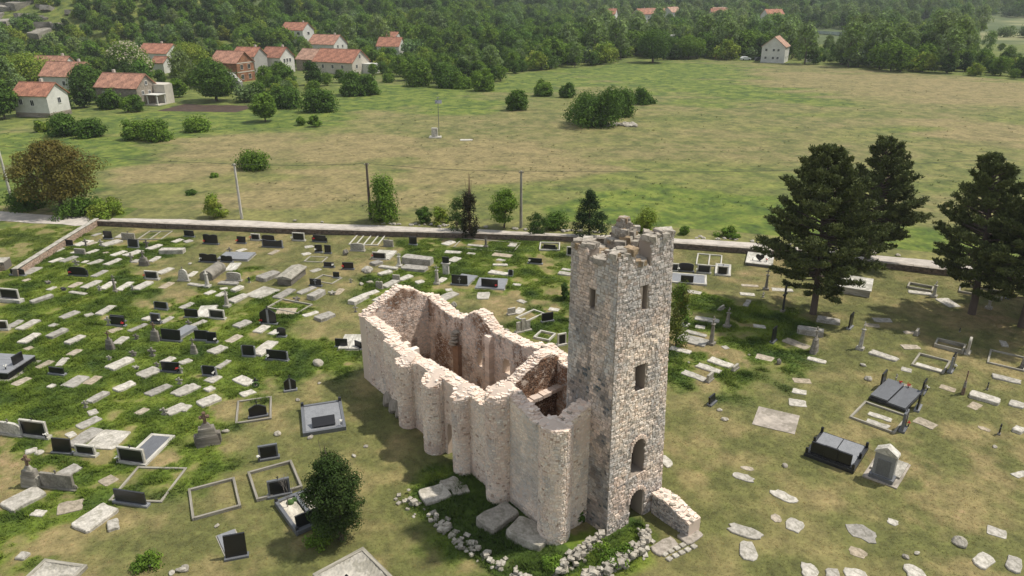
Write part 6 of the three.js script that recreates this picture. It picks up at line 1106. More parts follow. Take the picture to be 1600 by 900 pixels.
// pines: whorls of limbs with upturned needle tufts
function pine(x, z, h, R, lean, seed, label, density = 1) {
  const r = rng(seed), o = thing('pine_tree', label, 'tree', x, groundY(x, z) - 0.05, z), wood = [], N = new Tris(), segs = 10, path = [];
  for (let k = 0; k <= segs; k++) { const t = k / segs; path.push(V3(lean[0] * t * t + 0.12 * (vn(t * 3, seed) - 0.5) * h * 0.1, t * h * 0.97, lean[1] * t * t + 0.1 * (vn(t * 3, seed + 4) - 0.5) * h * 0.1)); }
  const P = (t) => { const f = clamp(t, 0, 0.999) * segs, k = Math.floor(f); return path[k].clone().lerp(path[k + 1], f - k); };
  for (let k = 0; k < segs; k++) wood.push(limb(path[k].clone().setY(path[k].y - (k ? 0 : 0.3)), path[k + 1], mix(0.34, 0.03, k / segs), mix(0.34, 0.03, (k + 1) / segs), 8));
  const tuft = (p, d, s) => { const tone = 0.7 + 0.6 * r(), c0 = mix3(lin(78, 90, 46), lin(112, 120, 64), r()); for (let k = 0; k < 9; k++) { const n = V3(r() * 2 - 1, r() * 1.6 - 0.4, r() * 2 - 1).normalize().addScaledVector(d, 0.7).normalize(), sd = V3(r() - 0.5, r() - 0.5, r() - 0.5).cross(n).normalize().multiplyScalar(0.05 * s / 0.3), e = p.clone().addScaledVector(n, s * (0.7 + 0.6 * r())), f = tone * (0.85 + 0.3 * r()), c = [c0[0] * f, c0[1] * f, c0[2] * f]; N.tri([p.x - sd.x, p.y - sd.y, p.z - sd.z], [p.x + sd.x, p.y + sd.y, p.z + sd.z], [e.x, e.y, e.z], c); N.tri([p.x, p.y, p.z], [e.x + sd.x, e.y + sd.y, e.z + sd.z], [e.x - sd.x, e.y - sd.y, e.z - sd.z], c); } };
  for (let t = 0.17; t < 0.99; t += 0.022 / density) {
    const q = (t - 0.2) / 0.8, prof = R * (q < 0.25 ? 0.55 + 1.8 * q : Math.pow(1 - (q - 0.25) / 0.78, 0.72)), n = q < 0.05 ? 3 : 5 + Math.floor(r() * 2);
    for (let k = 0; k < n; k++) {
      const a = r() * 6.2832, L = prof * (0.5 + 0.62 * r()) + 0.3, b0 = P(t), rise = mix(-0.12, 0.75, q) + 0.2 * (r() - 0.5), d = V3(Math.cos(a), rise, Math.sin(a)).normalize(), mid = b0.clone().addScaledVector(d, L * 0.6), end = mid.clone().addScaledVector(V3(d.x, d.y + 0.35, d.z).normalize(), L * 0.4);
      wood.push(limb(b0, mid, 0.03 + 0.018 * L, 0.02 + 0.006 * L, 4), limb(mid, end, 0.02 + 0.006 * L, 0.01, 4));
      const m = Math.round((8 + L * 12) * density);
      for (let i = 0; i < m; i++) { const f = 0.34 + 0.66 * Math.sqrt(r()), base = f < 0.6 ? b0.clone().lerp(mid, f / 0.6) : mid.clone().lerp(end, (f - 0.6) / 0.4), w = (1.05 - f * 0.5) * 0.3 * L; base.add(V3((r() - 0.5) * w, (r() - 0.35) * 0.3, (r() - 0.5) * w)); tuft(base, V3(d.x * 0.6, 0.7, d.z * 0.6).normalize(), 0.27); }
    }
  }
  for (let k = 0; k < 10; k++) tuft(P(0.985).add(V3((r() - 0.5) * 0.4, r() * 0.6, (r() - 0.5) * 0.4)), V3(0, 1, 0), 0.32);
  part('trunk', join(wood), M.barkPine, o); part('crown', N.geo(), M.needle, o); return o;
}
pine(27.1, -60.7, 15.2, 5.5, [-1.1, 0], 61, 'largest pine, standing alone with its whole trunk visible right of the tower', 1.12);
pine(38.2, -74.5, 13.2, 4.4, [-0.2, 0], 62, 'slimmer pine behind the largest one, close to the road');
pine(41.3, -60.6, 14.4, 4.4, [-1.3, 0], 63, 'leaning pine second from the right picture edge');
pine(44.0, -57.7, 15.2, 4.8, [-0.4, 0.3], 64, 'pine cut by the right picture edge');
pine(49.6, -63.0, 13.8, 4.2, [0.5, 0], 65, 'pine mostly beyond the right picture edge');
// ---------- village ----------
const HOUSES = [];
M.glass = std([0.03, 0.035, 0.04], { roughness: 0.15 }); M.frameW = std([0.7, 0.69, 0.66]); M.door = std([0.2, 0.13, 0.08]);
const roofM = [[0.56, 0.26, 0.17], [0.62, 0.33, 0.23], [0.5, 0.24, 0.16], [0.6, 0.38, 0.28]].map((c) => std(c, { map: T.roof, roughness: 0.9 }));
const wallM = { white: std([0.74, 0.73, 0.7], { map: T.plaster }), cream: std([0.62, 0.57, 0.5], { map: T.plaster }), stone: stoneMat([0.46, 0.41, 0.36]), brick: std([0.42, 0.2, 0.11], { map: T.roof }), grey: std([0.42, 0.41, 0.4], { map: T.plaster }) };
function windowAt(o, x, y, z, w, h, turn, frame = M.frameW) {
  const g = new THREE.Group(); g.name = 'window'; g.position.set(x, y, z); g.rotation.y = turn; o.add(g);
  part('frame', join([at(boxGeo(w + 0.16, 0.1, 0.1, 0.01), 0, h / 2 + 0.05, 0.03), at(boxGeo(w + 0.16, 0.1, 0.14, 0.01), 0, -h / 2 - 0.05, 0.04), at(boxGeo(0.08, h, 0.1, 0.01), -w / 2 - 0.04, 0, 0.03), at(boxGeo(0.08, h, 0.1, 0.01), w / 2 + 0.04, 0, 0.03), at(boxGeo(0.05, h, 0.05, 0.01), 0, 0, 0.02)]), frame, g); part('pane', at(new THREE.BoxGeometry(w, h, 0.04), 0, 0, 0.005), M.glass, g);
}
function house(px, pz, corner, L, W, eave, ridge, deg, label, o = {}) {
  const a = THREE.MathUtils.degToRad(deg), lx = corner[0] * L / 2, lz = corner[1] * W / 2, x = px - (Math.cos(a) * lx + Math.sin(a) * lz), z = pz - (-Math.sin(a) * lx + Math.cos(a) * lz), y = o.y ?? hill(x, z);
  const g = thing('house', label, 'house', x, y, z, a, o.group); HOUSES.push([x, z, Math.max(L, W) * 0.62, label]);
  const wm = wallM[o.wall ?? 'white'], rm = roofM[o.roof ?? 0], s = new THREE.Shape(); s.moveTo(-W / 2, -1); s.lineTo(W / 2, -1); s.lineTo(W / 2, eave); if (ridge > eave) s.lineTo(0, ridge); s.lineTo(-W / 2, eave); s.closePath();
  const body = new THREE.ExtrudeGeometry(s, { depth: L, bevelEnabled: false }); body.translate(0, 0, -L / 2); body.rotateY(Math.PI / 2); part('wall', body, wm, g);
  if (ridge > eave) {
    const sl = Math.hypot(W / 2, ridge - eave), ang = Math.atan2(ridge - eave, W / 2), ov = 0.45, r = new THREE.Group(); r.name = 'roof'; g.add(r);
    for (const q of [1, -1]) { const p = new THREE.BoxGeometry(L + 0.7, 0.16, sl + ov); const uv = p.attributes.uv; for (let i = 0; i < uv.count; i++) uv.setXY(i, uv.getX(i) * L, uv.getY(i) * sl); p.translate(0, 0.09, (sl + ov) / 2 - 0.02); p.rotateX(ang); if (q < 0) p.rotateY(Math.PI); p.translate(0, ridge, 0); part('roof_slope', p, rm, r); }
    part('ridge_tile', at(new THREE.CylinderGeometry(0.14, 0.14, L + 0.7, 6), 0, ridge + 0.16, 0, 0, 0, Math.PI / 2), rm, r);
    if (o.chimney !== 0) { part('chimney', at(boxGeo(0.6, 1.5, 0.6), L * (o.chimney ?? 0.25), ridge + 0.15, -W * 0.12), wallM.cream, r); }
  } else part('roof', at(boxGeo(L + 0.3, 0.25, W + 0.3), 0, eave + 0.12, 0), wallM.grey, g);
  const fr = o.frame ?? M.frameW, ww = o.ww ?? 0.9, hw = o.hw ?? 1.2;
  for (const [u, v] of o.front ?? []) windowAt(g, u * L, v, W / 2, ww, hw, 0, fr);
  for (const [u, v] of o.right ?? []) windowAt(g, L / 2, v, -u * W, ww, hw, Math.PI / 2, fr);
  for (const [u, v] of o.left ?? []) windowAt(g, -L / 2, v, u * W, ww, hw, -Math.PI / 2, fr);
  if (o.door) { const d = part('door', at(boxGeo(1.0, 2.1, 0.12), 0, 1.05, 0), M.door, g); d.position.set(o.door[0] === 'f' ? o.door[1] * L : L / 2, 0, o.door[0] === 'f' ? W / 2 : -o.door[1] * W); if (o.door[0] !== 'f') d.rotation.y = Math.PI / 2; }
  if (o.plinth) part('plinth', at(boxGeo(L + 0.12, 1.9, W + 0.12), 0, 0.05, 0), wallM.stone, g);
  if (o.band) for (const yb of o.band) part('floor_band', at(boxGeo(L + 0.08, 0.3, W + 0.08), 0, yb, 0), wallM.cream, g);
  return g;
}
const R2 = [1, 1];
house(-105.6, -170.9, R2, 9, 6.5, 4.9, 7.3, -11, 'small white house with a stone plinth, nearest the meadow', { front: [[-0.28, 3.4], [0.05, 3.2]], right: [[0.05, 3.5]], plinth: 1, chimney: 0.05 });
house(-122, -214, R2, 13, 8, 4.6, 8.0, -14, 'white house with a long red roof behind the dark tree', { front: [[0.1, 2.6], [0.3, 2.6]], right: [[0, 3]], roof: 1 });
house(-137, -232, R2, 12, 8, 4.6, 8.2, -14, 'red roofed house partly hidden behind the wide yellow green tree', { front: [[0.2, 2.6]], right: [[0.1, 3]], roof: 1 });
{ const g = house(-93.6, -188.5, R2, 12.5, 7.2, 4.5, 7.4, -16, 'long stone house with a red roof and a white porch', { wall: 'stone', front: [[-0.3, 2.9]], right: [[0.1, 3.0], [-0.22, 3.1], [0, 5.4]], roof: 1, chimney: -0.3, ww: 0.7, hw: 0.9 });
  part('porch_roof', at(boxGeo(3.6, 0.2, 3.4), 8.2, 2.6, -0.4), wallM.white, g); part('porch_floor', at(boxGeo(3.8, 0.3, 3.6), 8.2, 0.1, -0.4), wallM.cream, g); for (const [a, b] of [[6.8, 1.0], [9.7, 1.0], [9.7, -1.8]]) part('porch_post', at(boxGeo(0.25, 2.5, 0.25), a, 1.3, b), wallM.white, g); part('annex', at(boxGeo(3.4, 5.2, 3), 8.1, 2.2, -3.6), wallM.cream, g); }
house(-129.6, -288.5, R2, 13, 9, 5.2, 8.2, -16, 'white house with a red roof above the blossoming chestnut', { front: [[0.3, 3]], right: [[0, 3.4], [0.2, 3.4]], chimney: 0.05 });
house(-122, -268, R2, 5, 5, 3.6, 5.4, -16, 'small red roofed outhouse below the white house', { roof: 2, chimney: 0 });
house(-86.6, -240.6, R2, 10.5, 8, 5.9, 9.0, -22, 'unfinished orange brick house with concrete bands', { wall: 'brick', right: [[-0.22, 4.5], [0.2, 4.5], [-0.22, 1.5], [0.2, 1.5]], front: [[-0.2, 4.4]], band: [3.0, 5.75], roof: 1, chimney: 0, frame: wallM.cream, ww: 1.1, hw: 1.4 });
house(-88, -262, R2, 9, 7, 6.2, 8.8, -20, 'red roof rising behind the unfinished brick house', { wall: 'grey', front: [[0.2, 4.4]] });
house(-81, -268, R2, 8.5, 7.5, 5.4, 8.4, -24, 'grey and white gabled house right of the brick house', { wall: 'white', right: [[-0.2, 4.2], [0, 4.2], [0.2, 4.2]], front: [[0.3, 3.6]], roof: 2 });
{ const g = thing('shed', 'low flat roofed shed below the blossoming chestnuts', 'shed', -97, 0, -212, -0.2); part('roof', at(boxGeo(9, 0.25, 4), 0, 2.9, 0), wallM.cream, g); part('wall', at(boxGeo(8.4, 3.2, 3.2), 0, 1.25, -0.2), wallM.grey, g); part('opening', at(boxGeo(3, 1.8, 0.1), 1, 1.2, 1.42), M.glass, g); HOUSES.push([-97, -212, 6]); }
{ const g = thing('ruin_wall', 'bare grey roofless wall below the brick house', 'wall', -84, 0, -228, -0.6); const s = new THREE.Shape(); s.moveTo(-5, -0.5); s.lineTo(5, -0.5); s.lineTo(5, 2.0); s.lineTo(1.5, 4.2); s.lineTo(-2, 4.4); s.lineTo(-5, 3.2); s.closePath(); part('wall', new THREE.ExtrudeGeometry(s, { depth: 1.2, bevelEnabled: false }), wallM.grey, g); HOUSES.push([-84, -228, 5]); }
house(-101.7, -378, R2, 13, 9, 6.2, 9.4, -22, 'tall red roofed house, highest of the central village group', { front: [[0.05, 4.6], [0.3, 4.6]], right: [[0, 4.6]], ww: 1.6, hw: 1.3 });
house(-78, -338, R2, 14, 10, 5.0, 8.6, -24, 'white house with low spreading red roof and arched windows', { front: [[0.1, 2.6], [0.3, 2.6]], right: [[-0.2, 4.0], [0.15, 4.0]], roof: 1 });
house(-67, -274, R2, 13, 9, 4.0, 7.2, -26, 'stone barn with a red roof left of the longest barn', { wall: 'stone', right: [[0.1, 2.4]], roof: 3, chimney: 0 });
{ const g = house(-55, -263.5, R2, 17, 10, 4.0, 7.8, -26, 'longest stone barn with an arched gable and white annex', { wall: 'cream', right: [[-0.25, 2.6], [0.1, 2.6], [-0.05, 5.8]], front: [[-0.25, 2.4], [0.0, 2.4], [0.25, 2.4]], roof: 0, chimney: 0 }); part('annex', at(boxGeo(5, 3.6, 4), 10.2, 1.5, -2.8), wallM.white, g); }
house(-59, -392, R2, 7, 7, 4.6, 7.0, -24, 'small white house with a pointed red roof among trees', { front: [[0, 3]], chimney: 0 });
house(-50, -341, R2, 10.5, 8, 4.2, 7.6, -14, 'white house with a plain red roof at the end of the village', { front: [[0.2, 2.4]] });
house(108.7, -307, [-1, 1], 10.5, 9, 6.2, 9.8, 62, 'tall white house standing alone at the far field edge', { left: [[-0.3, 4.9], [-0.3, 1.9], [0.02, 4.9], [0.22, 4.9], [0.02, 1.9], [0.22, 1.9]], front: [[-0.2, 2.0], [0.2, 5], [0.2, 2]], roof: 3, chimney: 0, ww: 0.8, hw: 0.9 });
house(82, -396, [0, 1], 9, 7, 5.6, 5.6, -12, 'white flat roofed block house in the wood edge', { front: [[-0.25, 3.6]] });
const FARROOF = [[68, -560], [105, -575], [150, -560], [160, -600], [182, -540], [-62, -620], [96, -560], [128, -610]];
FARROOF.forEach(([x, z], k) => house(x, z, [0, 1], 11 + k % 3 * 2, 9, 5.5, 9, -20 + k * 9, ['far house with a red roof, leftmost above the wood', 'far house with a red roof at the top above the wood middle', 'far red roofed house near the river bend', 'far house with a hipped red roof beyond the river', 'far house beside the river bend below the poplars', 'lone white far house up the wooded slope', 'far house with a low red roof between two others', 'far house whose roof just clears the wood top'][k], { roof: k % 4, group: 'far houses above the wood', y: hill(x, z) + 6, front: [[-0.2, 3.4], [0.2, 3.4]] }));
{ // shed, cars and box van by the white house
  const g = thing('shed', 'small brick shed left of the parked cars', 'shed', 90, 0, -330, 0.1); part('wall', at(boxGeo(6, 2.4, 3), 0, 1.1, 0), wallM.brick, g); part('roof', at(boxGeo(6.4, 0.2, 3.4), 0, 2.4, 0), roofM[3], g);
  const car = (x, z, col, label) => { const c = thing('parked_car', label, 'car', x, 0, z, 0.2), s = new THREE.Shape(); s.moveTo(-2.1, 0.35); s.lineTo(2.1, 0.35); s.lineTo(2.1, 0.8); s.quadraticCurveTo(1.6, 0.95, 1.1, 0.98); s.lineTo(0.5, 1.45); s.lineTo(-1.2, 1.48); s.lineTo(-2.0, 1.0); s.closePath(); part('body', at(new THREE.ExtrudeGeometry(s, { depth: 1.6, bevelEnabled: true, bevelSize: 0.06, bevelThickness: 0.08, bevelSegments: 2 }), 0, 0, -0.8), col, c); part('window', at(boxGeo(1.6, 0.34, 1.72), -0.3, 1.2, 0), M.glass, c); for (const [a, b] of [[-1.3, 0.8], [1.3, 0.8], [-1.3, -0.8], [1.3, -0.8]]) part('wheel', at(new THREE.CylinderGeometry(0.33, 0.33, 0.22, 14), a, 0.33, b, 0, Math.PI / 2), M.iron, c); };
  car(97.5, -321, std([0.75, 0.75, 0.76], { roughness: 0.3 }), 'white car parked left of the lone white house'); car(102.5, -318, std([0.05, 0.055, 0.06], { roughness: 0.3 }), 'dark car parked next to the lone white house');
  const v = thing('container', 'small white container right of the lone white house', 'container', 121, 0, -312, 0.1); part('box', at(boxGeo(3.2, 2.8, 2.6), 0, 1.4, 0), wallM.white, v); part('door', at(boxGeo(0.9, 2, 0.06), -0.5, 1.1, 1.31), wallM.grey, v);
}
// garden bed, river
structure('ploughed_garden', strip(dense([[-84, -189], [-64, -186]], 2).map(([x, z]) => [x, z - 2 - 3 * vn(x, 2)]), dense([[-86, -181], [-66, -179]], 2).slice(0, 11), 0.02), std(lin(84, 64, 50), { map: T.stone }));
{ const g = strip([[176, -560], [190, -545], [205, -520], [214, -490], [216, -460]], [[200, -575], [216, -560], [234, -530], [240, -490], [242, -458]], 0.4); structure('river', g, std([0.12, 0.15, 0.16], { roughness: 0.12 })); }

// ---------- field things ----------
{
  const m = thing('field_marker', 'white block on a plinth with a tall sign pole out in the field', 'marker', -15.2, 0, -146.4); part('plinth', at(boxGeo(2.4, 0.25, 1.8), 0, 0.1, 0), M.white, m); part('block', at(boxGeo(1.2, 1.7, 0.7), -0.1, 1.05, 0), M.white, m); part('pole', at(new THREE.CylinderGeometry(0.05, 0.06, 7.6, 8), 0.75, 3.8, -0.3), M.mid, m); part('sign', at(boxGeo(1.3, 0.7, 0.08), 0.85, 6.9, -0.2, 0, -0.5), M.light, m); part('lamp', at(boxGeo(0.5, 0.12, 0.2), 0.75, 7.7, -0.2), M.light, m);
  flatStone(-8.9, -143.6, 2.4, 1.2, 0.12, 0.1, M.white, 'flat_stone', 'white flat slab right of the field marker', 'stone', 91);
  const rb = thing('stone_heap', 'grey stone heap at the foot of the field thicket', 'stone heap', 23.4, 0, -160.4), r = rng(19); for (let k = 0; k < 60; k++) { const s = part('stone', ROCK[k % 6], RUB[k % 4], rb), w = 0.5 + 0.9 * r(); s.scale.set(w * 1.3, w * 0.6, w); s.position.set((r() - 0.5) * 6.5, 0.1 + 0.25 * r(), (r() - 0.5) * 2.6); s.rotation.y = r() * 6; }
  const pole = (x, z, h, mat, label) => { const o = thing('utility_pole', label, 'pole', x, 0, z); part('post', at(new THREE.CylinderGeometry(0.13, 0.2, h + 0.4, 8), 0, h / 2 - 0.2, 0), mat, o); part('cross_arm', at(boxGeo(0.6, 0.08, 0.08), 0, h - 0.2, 0.1), M.weather2, o); for (const s of [-1, 1]) part('insulator', at(new THREE.CylinderGeometry(0.04, 0.05, 0.14, 6), s * 0.24, h - 0.08, 0.1), M.pale, o); return [x, h - 0.05, z]; };
  const P = POLES, tops = [pole(P[0][0], P[0][1], 7.3, M.white, 'pale concrete utility pole at the far left beyond the walnut'), pole(P[1][0], P[1][1], 7.1, M.white, 'pale concrete utility pole between two bushes beyond the road'), pole(P[2][0], P[2][1], 7.3, M.bark, 'dark wooden utility pole beside the poplar bush'), pole(P[3][0], P[3][1], 7.1, M.kerb, 'grey utility pole right of the small round tree'), pole(63, -93.5, 7.1, M.concrete, 'utility pole beyond the right hand pines')];
  const names = ['far left overhead wire sagging behind the walnut tree', 'overhead wire from the pale pole to the dark pole', 'overhead wire from the dark pole past the dead cypress', 'long overhead wire running right behind the tower and pines'];
  for (let k = 0; k < 4; k++) { const a = V3(...tops[k]), b = V3(...tops[k + 1]), m = a.clone().lerp(b, 0.5); m.y -= a.distanceTo(b) * 0.012; const w = part(numbered('overhead_wire'), new THREE.TubeGeometry(new THREE.CatmullRomCurve3([a, m, b]), 24, 0.02, 4), M.iron, scene); tag(w, names[k], 'wire', 'overhead wires'); }
  const vr = rng(404); const vg = thing('verge_stones', 'broken row of pale stones along the far road edge', 'stone row', -40, 0, polyZ(ROADFAR, -40)); for (let k = 0; k < 170; k++) { const x = -45 + 105 * vr(); if (vn(x * 0.2, 3) < 0.42) continue; const z = polyZ(ROADFAR, x) - 0.5 - 0.7 * vr(), w = 0.25 + 0.35 * vr(), s = part('stone', ROCK[k % 6], RUB[k % 4], vg); s.position.set(x + 40, 0.08, z - polyZ(ROADFAR, -40)); s.scale.set(w * 1.2, w * 0.7, w); s.rotation.y = vr() * 6; }
}
// ---------- woods ----------
{
  const kinds = [
    ['leafy_tree', 'round', 8.5, 8.5, [GREENS.mid, GREENS.bright]], ['leafy_tree', 'round', 8, 8, [GREENS.dark, GREENS.mid]], ['leafy_tree', 'dome', 8.5, 7, [GREENS.bright, GREENS.yellow]],
    ['poplar_tree', 'round', 8, 14, [GREENS.silver, GREENS.bright]], ['willow_tree', 'dome', 9, 7.5, [GREENS.silver, GREENS.mid]], ['leafy_tree', 'round', 7, 9, [GREENS.deep, GREENS.dark]],
  ].map(([name, shape, w, h, cols], k) => ({ name, w, h, crown: crownGeo(700 + k, w, h * 0.9, h * 0.1, { clumps: 46, per: 34, leaf: 0.7, clump: shape === 'column' ? 0.24 : 0.2, shape, cols }), trunk: trunkGeo(700 + k, h, w, 0.22) }));
  const r = rng(1234), list = [];
  const hidden = (x, z, h) => HOUSES.some(([hx, hz, R]) => { const d = Math.hypot(hx, hz), a = (x * hx + z * hz) / d, p = Math.abs(x * hz - z * hx) / d; return p < R + 2.2 && a < d + R + 2 && a > d - (h > 4 ? 34 : 10); });
  const river = (x, z) => x > 150 && x < 250 && z < -455 && z > -580 || (x / -z > 0.375 && x / -z < 0.435 && z > -470 && z < -380);
  for (let D = 170; D < 1150; ) {
    const sp = D < 420 ? 6.4 : D < 700 ? 9.5 : 17;
    for (let x = -0.82 * D; x < 0.82 * D; x += sp) {
      const px = x + sp * (r() - 0.5) * 0.9, pz = -D + sp * (r() - 0.5) * 0.9, b = polyZ(BOUND, px); const q = r(), q2 = r(), q3 = r(), q4 = r();
      if (pz > b - 2.5) continue; const back = b - pz, az = px / D;
      if (az > 0.5 && D > 380 && D < 760 && fbm(px * 0.012, pz * 0.012, 2) > 0.42 || az > 0.6 && D > 300 && D < 640 && q4 < 0.93) continue;      // far pale fields
      const village = az < 0.02 && D < 330 && px > -165; if (village && q4 < 0.08) continue;
      if (az < -0.48 && D > 335 && D < 375 && px < -205 && px > -272 && fbm(px * 0.05, pz * 0.05, 2) > 0.36) continue;        // bare rock
      let k = q < 0.3 ? 0 : q < 0.55 ? 1 : q < 0.7 ? 2 : q < 0.82 ? 4 : 5; if (az > 0.1 && D > 290 && q2 < 0.3 || q2 < 0.05) k = 3;
      const size = (0.6 + 0.7 * q3) * (village ? 0.62 : az < -0.35 ? 0.72 : 1) * (D > 700 ? 1.5 : 1) * (az > 0.37 && az < 0.44 && D > 305 && D < 470 ? 0.42 : az > 0.58 && D < 400 ? 0.62 : 1);
      if (hidden(px, pz, kinds[k].h * size) || river(px, pz)) continue; list.push([px, pz, k, size, back, q * 6.28]);
    }
    D += sp;
  }
  list.sort((a, b) => a[4] - b[4]);
  const near = list.filter((t) => Math.abs(t[0]) < -t[1] * 0.74), single = new Set(near.slice(0, 240));
  const LM = [[108, -312, 'lone white house'], [84, -400, 'white block house'], [54, -300, 'dark round edge tree'], [-19, -223, 'corner bush of the field'], [-57, -268, 'longest stone barn'], [-52, -345, 'last white village house'], [-90, -245, 'brick house'], [-100, -385, 'highest village house'], [-110, -222, 'blossoming chestnuts'], [-110, -174, 'small white house'], [121, -312, 'white container'], [190, -262, 'right end of the field'], [-230, -340, 'hillside rocks'], [-160, -200, 'left end of the meadow']];
  const word = ['mid green', 'dark green', 'bright green', 'slender', 'grey green', 'deep green'], place = (x, z) => { const D = Math.hypot(x, z), q = LM.map(([a, b, l]) => [Math.hypot((a / b - x / z) * 300, (Math.hypot(a, b) - D) * 0.7), a, b, l]).sort((p, e) => p[0] - e[0])[0], dx = (x / -z - q[1] / -q[2]) * D, dd = D - Math.hypot(q[1], q[2]); return (Math.abs(dx) > Math.abs(dd) * 0.8 ? (dx > 0 ? 'right of' : 'left of') : dd > 0 ? 'behind' : 'in front of') + ' the ' + q[3].replace(',', ''); };
  const labelOf = ([x, z, k, s]) => `${s > 1.05 ? 'tall' : s < 0.62 ? 'small' : 'middling'} ${word[k]} ${kinds[k].name.split('_')[0] === 'leafy' ? 'tree' : kinds[k].name.split('_')[0]} ${place(x, z)}`, same = new Map();
  for (const t of single) { const l = labelOf(t); if (!same.has(l)) same.set(l, []); same.get(l).push(t); }
  const ORD = ['leftmost', 'second', 'third', 'fourth', 'fifth', 'sixth', 'seventh', 'eighth', 'ninth', 'tenth', 'eleventh', 'twelfth', 'thirteenth', 'fourteenth', 'fifteenth'], finalLabel = new Map();
  for (const [l, g] of same) { g.sort((p, q) => p[0] / -p[1] - q[0] / -q[1]); g.forEach((t, i) => finalLabel.set(t, g.length === 1 ? l : i === 0 ? 'leftmost ' + l : i === g.length - 1 ? 'rightmost ' + l : `${ORD[i] ?? 'further'} from left, ${l}`)); }
  for (const t of single) { const [x, z, k, s, , turn] = t; const q = kinds[k], o = thing(q.name, finalLabel.get(t), 'tree', x, hill(x, z) - 0.1, z, turn, 'trees at the wood edge'); o.scale.setScalar(s); part('trunk', q.trunk, M.bark, o); part('crown', q.crown, M.leaf, o); }
  kinds.forEach((q, k) => { const L = list.filter((t) => t[2] === k && !single.has(t)); const im = new THREE.InstancedMesh(q.crown, M.leaf, L.length), d = new THREE.Object3D(), c = new THREE.Color(); im.name = numbered('woodland'); L.forEach(([x, z, , s, , turn], i) => { d.position.set(x, hill(x, z) - 0.3, z); d.rotation.y = turn; d.scale.set(s, s * (0.9 + 0.3 * vn(x, z)), s); d.updateMatrix(); im.setMatrixAt(i, d.matrix); const f = 0.75 + 0.5 * vn(x * 0.3, z * 0.3); im.setColorAt(i, c.setRGB(f * (0.9 + 0.2 * vn(x, 5)), f, f)); }); tag(im, ['mid green mass of trees in the far wood', 'dark green mass of trees in the far wood', 'bright green mass of trees in the far wood', 'poplar tops rising through the far wood', 'grey green mass of willows in the far wood', 'deepest green mass of trees in the far wood'][k], 'woodland', null, 'stuff'); im.castShadow = im.receiveShadow = true; scene.add(im); });
  console.log('trees', list.length);
  // limestone on the hillside
  const CLIFF = [[0.4, 0.38, 0.35], [0.3, 0.285, 0.26]].map(stoneMat), rk = thing('rock_outcrop', 'pale grey limestone outcrop on the wooded hillside', 'rock', -235, hill(-235, -352), -352), rr = rng(55); for (let k = 0; k < 46; k++) { const x = -270 + 62 * rr(), z = -345 - 34 * rr(), s = part('boulder', BLOCK[k % 6], CLIFF[k % 2], rk), w = 2 + 5 * rr(); s.position.set(x + 235, hill(x, z) - hill(-235, -352) + 0.2, z + 352); s.scale.set(w * 1.3, w * 0.55, w); s.rotation.set(0.4 * (rr() - 0.5), rr() * 6, 0.4 * (rr() - 0.5)); }
}
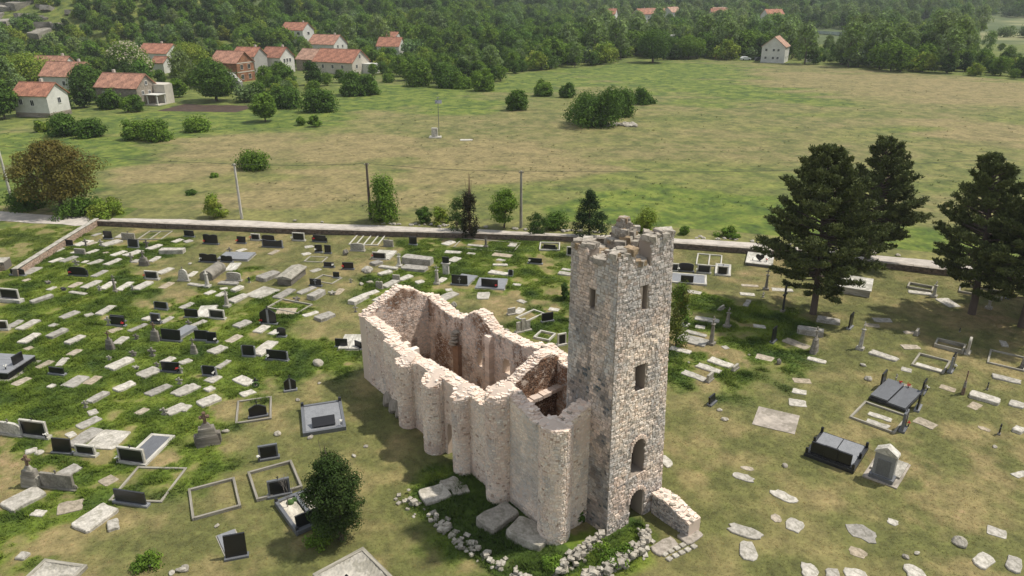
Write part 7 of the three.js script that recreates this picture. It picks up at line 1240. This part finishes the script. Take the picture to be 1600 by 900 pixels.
// ---------- grass ----------
{
  const blade = new Tris(), r = rng(66); for (let k = 0; k < 7; k++) { const a = r() * 6.3, x = 0.35 * (r() - 0.5), z = 0.35 * (r() - 0.5), l = 0.25 + 0.5 * r(), w = 0.07; blade.tri([x - Math.sin(a) * w, 0, z + Math.cos(a) * w], [x + Math.sin(a) * w, 0, z - Math.cos(a) * w], [x + Math.cos(a) * l, 0.6 + 0.5 * r(), z + Math.sin(a) * l]); }
  const g = blade.geo(), cell = new Map(); for (const q of RECTS) { const R = Math.hypot(q[2], q[3]); for (let i = Math.floor(q[0] - R); i <= q[0] + R; i++) for (let j = Math.floor(q[1] - R); j <= q[1] + R; j++) { const k = i * 1000 + j; if (!cell.has(k)) cell.set(k, []); cell.get(k).push(q); } }
  const onStone = (x, z) => (cell.get(Math.floor(x) * 1000 + Math.floor(z)) ?? []).some((q) => { const dx = x - q[0], dz = z - q[1], a = dx * q[4] + dz * q[5], b = -dx * q[5] + dz * q[4]; return Math.abs(a) < q[2] && Math.abs(b) < q[3]; });
  const N = 330000, mats = [], cols = [], d = new THREE.Object3D();
  for (let k = 0; k < N * 1.6 && mats.length < N; k++) {
    const t = r(), D = Math.sqrt(mix(25 * 25, 94 * 94, t)), x = (r() * 2 - 1) * Math.min(62, D * 0.8 + 3), z = -D; if (z < polyZ(WALL, x) + 0.5 && x > -52 || x < -52.2 && z < -87) continue;
    if (onStone(x, z)) continue; const [u, v] = toUV(x, z); if (u > -0.1 && u < 23.7 && v > -0.5 && v < 6.6 && !(u > 1 && u < 21 && v > 0.9 && v < 5.2 && r() < 0.25)) continue;
    const c = groundCol(x, z, 0), lush = ss(1.02, 1.6, c[1] / c[0]), n = vn(x * 1.3, z * 1.3), tall = lush * (0.05 + 0.2 * n * n) + 0.045, f = 1.0 + 0.5 * r() , yel = r() < 0.12 * (1 - lush) ? 1.25 : 1;
    if (lush < 0.25 && r() < 0.35) continue;
    d.position.set(x, gh(x, z) - 0.01, z); d.rotation.set(0, r() * 6.3, 0); const s = tall * (0.7 + 0.6 * r()); d.scale.set(0.1 + s * 0.9, s * 1.2, 0.1 + s * 0.9); d.updateMatrix(); mats.push(d.matrix.clone()); cols.push([c[0] * f * yel, c[1] * f, c[2] * f]);
  }
  const im = new THREE.InstancedMesh(g, std([1, 1, 1], { roughness: 1, side: THREE.DoubleSide }), mats.length), c = new THREE.Color(); mats.forEach((m, i) => { im.setMatrixAt(i, m); im.setColorAt(i, c.setRGB(...cols[i])); }); im.name = 'grass'; im.castShadow = im.receiveShadow = true; tag(im, 'rough patchy grass growing between the graves', 'grass', null, 'stuff'); scene.add(im);
  const F = [], FC = []; for (let k = 0; k < 9000; k++) { const D = mix(96, 300, Math.pow(r(), 1.4)), x = (r() * 2 - 1) * D * 0.76, z = -D; if (z > polyZ(ROADFAR, x) - 1 || z < polyZ(BOUND, x)) continue; const w = fbm(x * 0.07, z * 0.07, 3); if (w < 0.45) continue; const q = groundCol(x, z, 0), f = 0.62 + 0.4 * r(), s = 0.08 + 0.3 * Math.pow(r(), 6); d.position.set(x, 0, z); d.rotation.set(0, r() * 6, 0); d.scale.set(s * 2, s, s * 2); d.updateMatrix(); F.push(d.matrix.clone()); FC.push([q[0] * f * 0.9, q[1] * f, q[2] * f]); }
  const fm = new THREE.InstancedMesh(g, im.material, F.length); F.forEach((m, i) => { fm.setMatrixAt(i, m); fm.setColorAt(i, c.setRGB(...FC[i])); }); fm.name = 'meadow_weeds'; tag(fm, 'low weeds dotted over the dry field', 'weeds', null, 'stuff'); fm.castShadow = fm.receiveShadow = true; scene.add(fm);
}
renderer.render(scene, camera);
